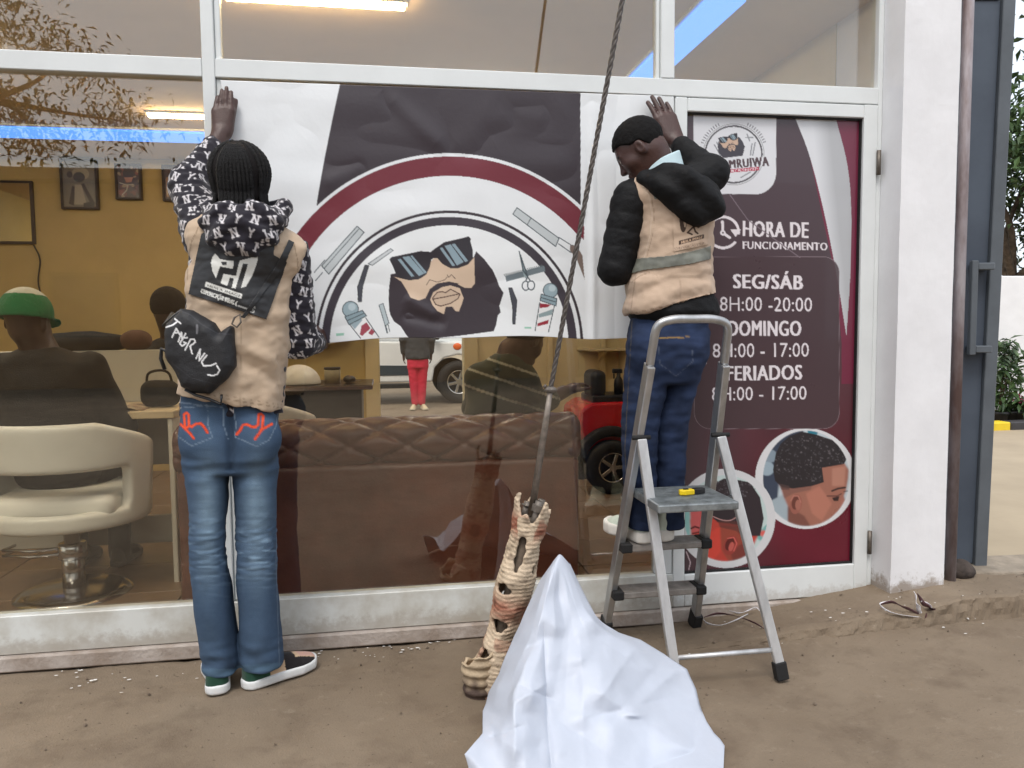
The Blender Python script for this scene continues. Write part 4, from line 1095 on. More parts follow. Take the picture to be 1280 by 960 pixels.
# ================================================================== scraps of trimmed vinyl
def strip(name, pts, w, m_, parent=None, tw=0.0):
    C_ = np.array(bezier([np.array(p, float) for p in pts], 12)); n = len(C_)
    T = np.gradient(C_, axis=0); T /= np.linalg.norm(T, axis=1)[:, None]
    V = []
    for i in range(n):
        s = np.cross(T[i], [0, 0, 1]); s /= np.linalg.norm(s) + 1e-9; up = np.cross(s, T[i])
        a = tw * math.sin(i / n * 9) + .9
        e = s * math.cos(a) + up * math.sin(a)
        wd = w * (0.35 + 0.65 * math.sin(math.pi * min(1, (i + 2) / (n + 2))))
        V += [C_[i] - e * wd * .15, C_[i] + e * wd]
    F = [(2 * i, 2 * i + 2, 2 * i + 3, 2 * i + 1) for i in range(n - 1)]
    o = mesh(name, V, F, m_, parent, True)
    s = o.modifiers.new('thickness', 'SOLIDIFY'); s.thickness = .0012
    return o
M_scrw = mat('white_vinyl_scrap', rgb(226, 224, 228), 0.45, 0.05); M_scrp = mat('plum_vinyl_scrap', rgb(84, 54, 58), 0.45, 0.1)
def gz(x, y): return float(ledge_h(np.array([x]), np.array([y]))[0]) + 0.010 * math.exp(-((x - 2.25) / .5) ** 2 - ((y + .2) / .14) ** 2)
def gp(px_, py_, up=0.0):
    best = None                                                 # walk down the sight line until it meets the ground
    for z in np.linspace(.25, -.02, 541):
        p = atZ(px_, py_, z)
        if gz(p[0], p[1]) + up >= z: best = p; break
    return best if best is not None else atZ(px_, py_, up)
s1 = empty('vinyl_scrap', tuple(gp(1140, 770)), 'tangle of white and plum vinyl strips lying below the white pier', 'vinyl scraps')
strip('white_strip', [gp(1113, 752, .02), gp(1100, 757, .015), gp(1112, 766, .01), gp(1138, 771, .012), gp(1150, 774, .012), gp(1158, 778, .004)], .012, M_scrw, s1, .5)
strip('white_strip', [gp(1143, 740, .05), gp(1145, 752, .03), gp(1147, 764, .02), gp(1155, 772, .008)], .016, M_scrw, s1, .8)
strip('plum_strip', [gp(1101, 756, .018), gp(1116, 754, .022), gp(1130, 760, .016), gp(1148, 768, .012)], .014, M_scrp, s1, .4)
strip('plum_strip', [gp(1146, 742, .04), gp(1153, 756, .03), gp(1163, 762, .03), gp(1157, 776, .01)], .022, M_scrp, s1, .7)
strip('white_strip', [gp(1151, 752, .02), gp(1160, 756, .022), gp(1165, 762, .014)], .008, M_scrw, s1, .3)
s2 = empty('vinyl_scrap', tuple(gp(910, 780)), 'thin pale and dark vinyl offcuts curled beside the ladder foot', 'vinyl scraps')
strip('white_strip', [gp(878, 773, .012), gp(884, 780, .008), gp(900, 782, .006), gp(920, 776, .02), (gp(935, 768, .02))], .010, M_scrw, s2, .4)
strip('plum_strip', [gp(880, 772, .015), gp(897, 768, .02), gp(918, 770, .02), gp(940, 778, .012), gp(955, 786, .004)], .011, M_scrp, s2, .4)
strip('white_strip', [gp(912, 764, .012), gp(925, 767, .02), gp(942, 760, .018), gp(950, 764, .004)], .007, M_scrw, s2, .6)

# ================================================================== metal gate beyond the pier
gt = empty('metal_gate', (2.6, 0.12, 0.1), 'blue grey sheet metal gate with welded pull handle beyond the pier', 'gate')
M_gate = mat('blue_grey_gate_paint', rgb(72, 81, 93), 0.5, 0.14, 2.5, 0.05, 30, col2=rgb(60, 68, 80))
M_gate2 = mat('grey_gate_frame', rgb(90, 96, 102), 0.5, 0.1, 6, 0.05, 30)
gA, gB = np.array([2.40, .10]), np.array([2.66, .06])
gd = (gB - gA) / np.linalg.norm(gB - gA); gn = np.array([-gd[1], gd[0]])
def gbox(name, u0, u1, w0, w1, z0, z1, m_, lean=0.0):
    bm = bmesh.new(); box_bm(bm, (u0, w0, z0), (u1, w1, z1), .003)
    for v in bm.verts:
        u, w_, z = v.co; v.co = (gA[0] + gd[0] * u + gn[0] * w_ + lean * (z - 1), gA[1] + gd[1] * u + gn[1] * w_, z)
    return bmobj(name, bm, m_, gt)
gbox('sheet_panel', 0.0, .240, 0, .012, .14, 2.62, M_gate, .018)
gbox('frame_tube', .2405, .295, -.018, .045, .125, 2.9, M_gate2, .018)
gbox('frame_tube', -.01, .2402, -.008, .04, 2.621, 2.68, M_gate2, .012)
gbox('hinge_leaf', .045, .062, -.03, -.001, .30, .37, M_gate2)
h_ = gbox('pull_handle', .135, .163, -.075, -.05, 1.09, 1.50, M_gate2)
for z in (1.10, 1.46): gbox('handle_arm', .1632, .236, -.073, -.001, z, z + .03, M_gate2)
gp_ = tube_obj('gate_post', [(2.392, -0.08, -0.05), (2.392, -0.08, 3.4)], .022, mat('rusty_post', rgb(168, 162, 166), 0.65, 0.3, 7, 0.2, 60, col2=rgb(104, 84, 80), metal=0.2, stretch=(1, 1, .3)), None, 12)
tag(gp_, 'peeling rusty steel gate post against the white pier', 'post')
# broken slabs by the gate
M_conc = mat('broken_concrete', rgb(150, 138, 122), 0.9, 0.2, 10, 0.5, 60)
sb = prism('concrete_slab', [(2.38, .02), (2.66, -.06), (3.4, -.10), (4.2, .05), (4.0, .16), (2.95, .17), (2.5, .2)], -.02, .135, M_conc, None, 2, .012); tag(sb, 'broken concrete slab edge beside the metal gate', 'concrete slab')
def stone():
    v, F = solid(lambda P: ell(P, (2.47, -.03, .15), (.07, .055, .045)) + .02 * (vnoise(P * 22, 1, 4) - .5), (2.32, -.16, .05), (2.62, .12, .26), .008)
    o = mesh('dark_stone', v, F, mat('dark_rock', rgb(70, 60, 54), 0.9, 0.3, 20, 0.4), None, True); tag(o, 'dark stone wedged under the blue grey gate', 'stone')
stone()

# ================================================================== the yard beyond
yw = box('boundary_wall', (4.5, 5.35, 0.0), (16.0, 5.55, 1.80), M_plaster, None, .01); tag(yw, 'white rendered boundary wall behind potted plants', 'wall')
kb = empty('painted_kerb', (7, 4.7, 0), 'kerb painted in yellow and black blocks below the boundary wall', 'kerb')
M_ky = mat('yellow_kerb_paint', rgb(226, 196, 40), 0.6, 0.1); M_kk = mat('black_kerb_paint', rgb(60, 58, 60), 0.6, 0.15)
x = 5.2; i = 0
e0 = float(atZ(1258, 540, 0)[0])
for i in range(-3, 7): box('kerb_stone', (e0 + .62 * i + .003, 4.62, 0.0), (e0 + .62 * (i + 1) - .003, 4.80, .12), M_kk if i % 2 == 0 else M_ky, kb, .012)
M_leaf = mat('leaf_green', rgb(84, 112, 62), 0.5, 0.3, 3, col2=rgb(40, 62, 34)); M_leaf2 = mat('leaf_dark', rgb(70, 92, 50), 0.5, 0.3, 3, col2=rgb(34, 50, 30))
M_bark = mat('bark', rgb(98, 82, 66), 0.9, 0.3, 12, 0.6, 40)
def leaves(n, pos, ln, wd, rn, droop=.3):
    V = []; F = []
    for _ in range(n):
        p = pos(); th = rn.uniform(0, 6.283); el = rn.uniform(-.9, .6) - droop; L_ = ln * rn.uniform(.6, 1.25); w_ = wd * rn.uniform(.7, 1.2)
        d = Vector((math.cos(th) * math.cos(el), math.sin(th) * math.cos(el), math.sin(el))); s = d.cross(Vector((rn.gauss(0, .4), rn.gauss(0, .4), 1))).normalized(); up = s.cross(d)
        k = len(V); p = Vector(p)
        V += [p, p + d * L_ * .45 + s * w_ + up * w_ * .4, p + d * L_ * .5 - up * w_ * .15, p + d * L_ * .45 - s * w_ + up * w_ * .4, p + d * L_ - up * L_ * .12]
        F += [(k, k + 1, k + 4, k + 2), (k, k + 2, k + 4, k + 3)]
    return V, F
def tree(name, loc, h, rx, rz, nl, label, seed, ln=.14, wd=.028, m_=None, nb=9, group=None, sg=.16):
    rn = random.Random(seed); loc = np.array(loc, float)
    t = empty(name, tuple(loc), label, 'tree', group)
    tips = []
    bm_v, bm_f = [], []
    def limb(p, q, r0, r1, bend=.15):
        p, q = np.array(p), np.array(q); mid = (p + q) / 2 + np.array([rn.gauss(0, bend), rn.gauss(0, bend), rn.gauss(0, bend * .5)])
        pts = bezier([p, mid, q], 6); V, F = tube(pts, list(np.linspace(r0, r1, len(pts))), 7); k = len(bm_v)
        bm_v.extend([tuple(v) for v in V]); bm_f.extend([tuple(i + k for i in f) for f in F]); return pts
    fork = loc + np.array([0, 0, h * .42]); limb(loc, fork, .045 * h ** .8, .03 * h ** .8, .06)
    clumps = []
    for b in range(nb):
        a = 6.283 * b / nb + rn.uniform(-.3, .3); rr = rn.uniform(.45, .95) * rx; zz = h - rz + rn.uniform(-.75, .85) * rz
        q = loc + np.array([rr * math.cos(a), rr * math.sin(a), zz]); limb(fork, q, .02 * h ** .8, .008 * h ** .8, .25)
        clumps.append(q)
        for _ in range(3):
            q2 = q + np.array([rn.gauss(0, rx * .28), rn.gauss(0, rx * .28), rn.gauss(.1, rz * .28)]); limb(q, q2, .009 * h ** .8, .003 * h ** .8, .1); clumps.append(q2)
    mesh('trunk', bm_v, bm_f, M_bark, t, True)
    def pos():
        c_ = rn.choice(clumps); return tuple(c_ + np.array([rn.gauss(0, rx * sg), rn.gauss(0, rx * sg), rn.gauss(0, rz * sg)]))
    V, F = leaves(nl, pos, ln, wd, rn)
    mesh('crown', [tuple(v) for v in V], F, m_ or M_leaf, t)
    return t
tree('garden_tree', (10.5, 8.6, 0), 4.6, 2.0, 1.5, 9000, 'bushy green tree rising behind the white boundary wall', 11, .16, .04, group=None)
tree('garden_tree', (12.5, 8.2, 0), 6.6, 2.0, 2.1, 7000, 'tall tree with overhanging leafy branches beyond the boundary wall', 12, .2, .045, M_leaf2)
# the street tree across the forecourt, seen mirrored in the upper panes
tree('street_tree', (-7.0, -7.4, 0), 8.0, 3.3, 2.2, 24000, 'spreading street tree mirrored in the upper left panes', 21, .14, .024, M_leaf2, 13, None, .10)
def potted(px_, py_, Y_, h, n, label, ln=.16, flower=False, seed=1):
    rn = random.Random(seed); b_ = atY(px_, py_, Y_); b_ = np.array([b_[0], Y_, 0.0])
    t = empty('potted_plant', tuple(b_), label, 'plant', 'plants in pots along the boundary wall')
    lathe('pot', [(.07, 0), (.10, .16), (.115, .165), (.115, .20), (.10, .20), (.09, .17)], tuple(b_), M_dark, t, 14)
    lathe('soil', [(.0895, .172), (.001, .18)], tuple(b_), M_bark, t, 14)
    def pos():
        z = rn.uniform(.22, h); r = .05 + .20 * (1 - abs(z / h - .55)); a = rn.uniform(0, 6.283); r *= rn.uniform(.2, 1)
        return (b_[0] + r * math.cos(a), b_[1] + r * math.sin(a), z)
    for s in range(4):
        a = rn.uniform(0, 6.28); tube_obj('stem', [b_ + np.array([0, 0, .17]), b_ + np.array([.06 * math.cos(a), .06 * math.sin(a), h * .5]), b_ + np.array([.13 * math.cos(a), .13 * math.sin(a), h * .9])], [.008, .006, .003], M_bark, t, 5)
    V, F = leaves(n, pos, ln, ln * .16, rn, .1); mesh('foliage', [tuple(v) for v in V], F, M_leaf, t)
    if flower:
        V, F = leaves(60, lambda: (b_[0] + rn.gauss(0, .07), b_[1] + rn.gauss(0, .07), h + rn.gauss(0, .03)), .05, .02, rn); mesh('blossom', [tuple(v) for v in V], F, mat('pink_petals', rgb(226, 90, 140), 0.6, 0.2), t)
potted(1248, 525, 5.0, 1.05, 260, 'tall leafy shrub in a black pot by the painted kerb', seed=2)
potted(1264, 525, 5.05, .95, 240, 'slender leafy shrub in a black pot between taller and flowering plants', seed=3)
potted(1277, 526, 4.98, .34, 220, 'low bushy pot plant with pink blossom beside the kerb', .10, True, seed=4)

# ================================================================== low building added behind the camera to cut the sky mirrored in the panes
ob = empty('reflection_blocker', (-1, -18, 0), 'added low ochre building, out of view, dimming the sky mirrored in the glass', 'building')
M_och = mat('ochre_render', rgb(150, 120, 88), 0.9, 0.12, 1.0, 0.2, 20)
box('wall', (-12, -20, -.05), (11, -15, 4.4), M_och, ob, .02); box('roof', (-12.3, -20.3, 4.405), (11.3, -14.6, 4.65), mat('rusty_roof_sheet', rgb(110, 84, 68), 0.7, 0.25, 2), ob, .02)
for x in (-10, -7, -1.2, 2.0, 7.5):
    w_ = box('window', (x, -15.02, 1.1), (x + 1.4, -14.94, 2.5), M_bark, ob, .01); box('window_glass', (x + .08, -14.935, 1.18), (x + 1.32, -14.93, 2.42), mat('dark_street_glass', rgb(40, 46, 50), 0.1), w_, 0)
box('door', (4.6, -15.02, 0), (5.6, -14.94, 2.2), mat('green_door', rgb(60, 84, 66), 0.5), ob, .01)

# ================================================================== people
CAMf = CAM.astype(np.float32)
def W(x, y, Y_): return atY(x, y, Y_)
def polyd(P2, poly):
    """signed distance to a polygon in a plane"""
    poly = np.asarray(poly, float); n = len(poly); d = np.full(len(P2), 1e9); ins = np.zeros(len(P2), bool)
    for i in range(n):
        a, b = poly[i], poly[(i + 1) % n]; e = b - a; q = P2 - a
        t = np.clip(q @ e / (e @ e), 0, 1); r = q - t[:, None] * e; d = np.minimum(d, (r * r).sum(1))
        if a[1] != b[1]: ins ^= ((a[1] > P2[:, 1]) != (b[1] > P2[:, 1])) & (P2[:, 0] < e[0] * (P2[:, 1] - a[1]) / e[1] + a[0])
    return np.where(ins, -1, 1) * np.sqrt(d)
def hand_sdf(P, wrist, f, n, s, curl=(.1, .1, .1, .1), spread=.06, thumb=.6, size=1.0, tcurl=.2):
    """wrist point, finger direction, back-of-hand normal, thumb side"""
    wrist, f, n, s = (np.asarray(a, float) for a in (wrist, f, n, s)); k = size
    d = None
    off = (.030, .0105, -.0095, -.028); mlen = (.088, .092, .087, .079); flen = (.072, .080, .074, .058); rad = (.0098, .0100, .0095, .0084)
    for i in range(4):
        kn = wrist + k * (f * mlen[i] + s * off[i])
        m_ = cap(P, wrist + k * (f * .008 + s * off[i] * .62), kn, .0175 * k, .0125 * k)
        d = m_ if d is None else smin(d, m_, .018 * k)
    fing = None
    for i in range(4):
        kn = wrist + k * (f * mlen[i] + s * off[i]); dv = f + s * (off[i] / .03) * spread; dv /= np.linalg.norm(dv); p = kn; a = curl[i] * .6; r = rad[i] * k
        for j, fr_ in enumerate((.44, .30, .26)):
            dd = dv * math.cos(a) - n * math.sin(a); q = p + dd * flen[i] * fr_ * k
            g = cap(P, p, q, r * (1 - .07 * j), r * (1 - .07 * (j + 1))); fing = g if fing is None else np.minimum(fing, g)
            p = q; a += curl[i]
    d = smin(d, fing, .007 * k)
    tb = wrist + k * (f * .022 + s * .022 - n * .006); td = f * math.cos(thumb) + s * math.sin(thumb) - n * .15; td /= np.linalg.norm(td)
    t1 = tb + td * .046 * k; t2d = td * math.cos(tcurl) + f * math.sin(tcurl); t2 = t1 + t2d * .032 * k; t3 = t2 + t2d * .024 * k
    th = np.minimum(np.minimum(cap(P, tb, t1, .0165 * k, .0115 * k), cap(P, t1, t2, .0115 * k, .0105 * k)), cap(P, t2, t3, .0105 * k, .0085 * k))
    return smin(d, th, .013 * k)
def head_sdf(P, c, Mx, k=1.0):
    q = ((P - np.asarray(c, np.float32)) @ np.asarray(Mx, np.float32)) / k
    d = ell(q, (0, -.012, .028), (.076, .097, .090))
    d = smin(d, ell(q, (0, .030, -.035), (.060, .064, .088)), .04)
    d = smin(d, ell(q, (0, .052, -.098), (.030, .030, .024)), .03)                 # chin
    d = smin(d, cap(q, (-.034, .076, .014), (.034, .076, .014), .013), .02)        # brow
    d = smin(d, cap(q, (0, .088, .002), (0, .106, -.034), .008, .0125), .012)      # nose
    for sx in (-1, 1):
        d = smin(d, cap(q, (sx * .010, .100, -.038), (sx * .012, .098, -.038), .008), .008)
        d = smax(d, -ell(q, (sx * .031, .094, -.004), (.017, .012, .011)), .014)   # eye socket
        d = smin(d, ell(q, (sx * .031, .080, -.005), (.0125, .0125, .0125)), .003)
        d = smin(d, cap(q, (sx * .046, .052, -.035), (sx * .040, .060, -.030), .022), .025)
        e = ell(q, (sx * .077, -.008, -.012), (.010, .019, .032))                  # ear
        e = smax(e, -ell(q, (sx * .090, -.002, -.012), (.011, .010, .020)), .006)
        d = smin(d, e, .008)
    d = smin(d, cap(q, (-.018, .093, -.066), (.018, .093, -.066), .0075), .008); d = smin(d, cap(q, (-.015, .091, -.079), (.015, .091, -.079), .0085), .008)
    return d * k
def face_cols(v, c, Mx, skin, k=1.0):
    q = ((v - np.asarray(c)) @ np.asarray(Mx)) / k
    cols = np.tile(lin(skin), (len(v), 1)); m_ = (np.abs(q) < .16).all(1)
    for sx in (-1, 1):
        e = m_ & (((q - [sx * .031, .089, -.005]) ** 2).sum(1) < .0095 ** 2); cols[e] = lin((210, 200, 190))
        e = m_ & (((q - [sx * .031, .092, -.007]) ** 2).sum(1) < .0058 ** 2); cols[e] = lin((20, 14, 12))
        e = m_ & (np.abs(q[:, 0] - sx * .032) < .018) & (np.abs(q[:, 2] - .018) < .0045) & (q[:, 1] > .05); cols[e] = lin((22, 17, 16))
    e = m_ & (np.abs(q[:, 0]) < .022) & (q[:, 2] < -.060) & (q[:, 2] > -.086) & (q[:, 1] > .086); cols[e] = lin(skin) * np.array([1.25, .9, .9])
    return cols
M_skin = mat('skin', None, 0.42, 0.2, 34, 0.2, 240, attr=True)
M_cloth = mat('woven_cloth', None, 0.85, 0.06, 14, 0.25, 420, attr=True, sheen=0.15, spec=.3)
M_denim = mat('denim', None, 0.85, 0.12, 26, 0.35, 520, attr=True, spec=.25)
M_puff = mat('black_nylon', rgb(17, 17, 19), 0.7, 0.15, 10, 0.2, 160, spec=.25)
M_hair = mat('black_hair', None, 0.75, 0.2, 60, 0.5, 320, attr=True, spec=.2)
def facing(v, n):
    d = v - CAM; return (d * n).sum(1) < 0
def paint_on(v, F, canvas, base):
    n = vnormals(v, F); x, y = proj(v); f = facing(v, n) & (x > canvas.x0) & (x < canvas.x0 + canvas.w / canvas.k) & (y > canvas.y0) & (y < canvas.y0 + canvas.h / canvas.k)
    cols = np.tile(lin(base), (len(v), 1)).astype(np.float32); cols[f] = canvas.at(x[f], y[f]); return cols
def levels(rows, Y_, ry, dy=0.0):
    """picture rows (y, left, right[, depth shift]) at a known depth turned into ellipses"""
    out = []
    for i, r in enumerate(rows):
        a, b = W(r[1], r[0], Y_), W(r[2], r[0], Y_)
        k = ry[i] if hasattr(ry, '__len__') else ry
        out.append(((a[2] + b[2]) / 2, (a[0] + b[0]) / 2, Y_ + (r[3] if len(r) > 3 else 0), (b[0] - a[0]) / 2, k))
    return out
def largest(v, F):
    lab = np.arange(len(v))
    while True:
        m_ = lab[F].min(1); new = lab.copy(); np.minimum.at(new, F.ravel(), np.repeat(m_, F.shape[1]))
        new = new[new]
        if (new == lab).all(): break
        lab = new
    r = np.bincount(lab[F[:, 0]]).argmax(); F = F[lab[F[:, 0]] == r]; u, inv = np.unique(F, return_inverse=True)
    return v[u], inv.reshape(F.shape)
def drape(name, poly, F_bvh, m_, parent, off, canvas=None, step=1.0, base=(30, 30, 32), th=.002):
    """a panel laid on a surface: sight lines through the outline meet the cloth, then lift off it"""
    xs = [p[0] for p in poly]; ys = [p[1] for p in poly]
    gx_ = np.arange(min(xs), max(xs) + step, step); gy_ = np.arange(min(ys), max(ys) + step, step)
    idx = {}; V = []; F = []
    XX, YY = np.meshgrid(gx_, gy_); ins = polyd(np.stack([XX.ravel(), YY.ravel()], -1), poly).reshape(XX.shape) < step * .45
    for j in range(len(gy_)):
        for i in range(len(gx_)):
            if not ins[j, i]: continue
            d = Vector(ray(gx_[i], gy_[j])).normalized(); h = F_bvh.ray_cast(Vector(CAM), d)
            if h[0] is None: continue
            n = h[1] if h[1].dot(d) < 0 else -h[1]
            idx[(i, j)] = len(V); V.append(tuple(h[0] + n * off * .5 - d * off * .5))
    for (i, j) in list(idx):
        q = [(i, j), (i, j + 1), (i + 1, j + 1), (i + 1, j)]
        if all(k in idx for k in q):
            f = [idx[k] for k in q]; z = [np.linalg.norm(np.array(V[k]) - CAM) for k in f]
            if max(z) - min(z) < .03: F.append(f)
    v, F = largest(np.array(V), np.array(F))
    v = relax(v, F, 4)
    cols = None
    if canvas is not None:
        x, y = proj(v); cols = canvas.at(x, y)
    o = mesh(name, v, F, m_, parent, True, cols)
    s = o.modifiers.new('thickness', 'SOLIDIFY'); s.thickness = th; s.offset = 0
    return o
def shoe(name, heel, toe, L_, wd, parent, sole_m, cols, high=.10, soleh=.034):
    """heel and toe directions on the ground; upper painted by region"""
    heel = np.asarray(heel, float); f = np.asarray(toe, float) - heel; f[2] = 0; f /= np.linalg.norm(f); s = np.array([f[1], -f[0], 0]); z0 = heel[2]
    def loc(P): q = P - heel; return np.stack([q @ s, q @ f, q[:, 2]], -1)
    def outl(y):
        t = y / L_; return wd * (.37 + .13 * np.clip((t - .35) / .3, 0, 1) + 0 * t)
    def soles(P):
        q = loc(P); c = np.interp(q[:, 1] / L_, [0, .4, 1], [0, .004, -.004]); w_ = np.interp(q[:, 1] / L_, [0, .1, .45, .72, .92, 1], [.6, .76, .74, 1.0, .8, .5]) * wd / 2
        d2 = np.maximum(np.abs(q[:, 0] - c) - w_, np.abs(q[:, 1] - L_ / 2) - L_ / 2)
        d2 = smax(np.abs(q[:, 0] - c) - w_, np.abs(q[:, 1] - L_ / 2) - L_ / 2, .03)
        lift = .012 * np.clip((q[:, 1] / L_ - .8) / .2, 0, 1) ** 2
        return smax(d2, np.abs(q[:, 2] - soleh / 2 - lift) - soleh / 2, .006)
    def upper(P):
        q = loc(P); t = q[:, 1] / L_
        w_ = np.interp(t, [0, .1, .45, .72, .92, 1], [.55, .70, .68, .92, .74, .42]) * wd / 2
        hgt = np.interp(t, [0, .12, .34, .55, .8, .95, 1.0], [high * .95, high, high, .072, .054, .04, .03]) + soleh * .3
        zz = np.clip((q[:, 2] - soleh * .5) / np.maximum(hgt - soleh * .5, .01), 0, 1)
        w2 = w_ * np.interp(t, [0, .4, .7, 1], [1, 1, 1, 1]) * np.sqrt(np.maximum(0.02, 1 - (zz * np.interp(t, [0, .35, .6, 1], [.72, .75, .95, .97])) ** 2))
        d = smax(np.abs(q[:, 0]) - w2, np.abs(q[:, 1] - L_ * .495) - L_ * .475, .025)
        d = smax(d, q[:, 2] - hgt, .012); d = np.maximum(d, soleh * .6 - q[:, 2])
        return d
    mid = heel + f * L_ / 2
    lo, hi = mid - [L_ * .62, L_ * .62, .04], mid + [L_ * .62, L_ * .62, .2]; lo[2], hi[2] = z0 - .02, z0 + .18
    v, F = solid(soles, lo, hi, .005, iters=2); so_ = mesh(name, v, F, sole_m, parent, True)
    v, F = solid(upper, lo, hi, .004, iters=2); q = loc(v)
    mesh('upper', v, F, M_cloth, so_, True, cols(q / np.array([wd, L_, high])))
    return so_
def person(loc, label, group=None): return empty('person', tuple(float(a) for a in loc), label, 'person', group)

# ------------------------------------------------------------------ the one in the patterned hoodie
def letter_print(v, n):
    a = np.abs(n); u = np.where(a[:, 0] > a[:, 1] * 1.2, v[:, 1], v[:, 0]) ; w_ = v[:, 2] + .15 * v[:, 1] * (a[:, 2] > .7)
    cw, ch = .050, .043
    row = np.floor(w_ / ch); uu = u / cw + .5 * (row % 2) + .13 * np.sin(row * 2.3); colm = np.floor(uu)
    lx = (uu - colm - .5) * cw; ly = (w_ / ch - row - .5) * ch
    rd = np.sin(row * 12.9898 + colm * 78.233) * 43758.5453; rd -= np.floor(rd)
    an_ = (rd - .5) * .9; ca, sa = np.cos(an_), np.sin(an_); x = lx * ca - ly * sa; y = lx * sa + ly * ca
    H_, Wd = .0125, .0075
    def seg(ax_, ay, bx, by):
        dx, dy = bx - ax_, by - ay; t = np.clip(((x - ax_) * dx + (y - ay) * dy) / (dx * dx + dy * dy), 0, 1)
        return np.sqrt((x - ax_ - t * dx) ** 2 + (y - ay - t * dy) ** 2)
    N_ = np.minimum(np.minimum(seg(-Wd, -H_, -Wd, H_), seg(-Wd, H_, Wd, -H_)), seg(Wd, -H_, Wd, H_))
    Y_ = np.minimum(np.minimum(seg(-Wd, H_, 0, .001), seg(Wd, H_, 0, .001)), seg(0, .001, 0, -H_))
    for sx in (-Wd, Wd): N_ = np.minimum(N_, seg(sx - .0035, H_ if sx < 0 else H_, sx + .0035, H_)); N_ = np.minimum(N_, seg(sx - .0035, -H_, sx + .0035, -H_))
    isY = ((row + colm) % 3 == 0)
    d = np.where(isY, Y_, N_)
    k = np.clip((.0031 - d) / .0016, 0, 1)[:, None]
    return lin((34, 31, 40)) * (1 - k) + lin((214, 210, 212)) * k

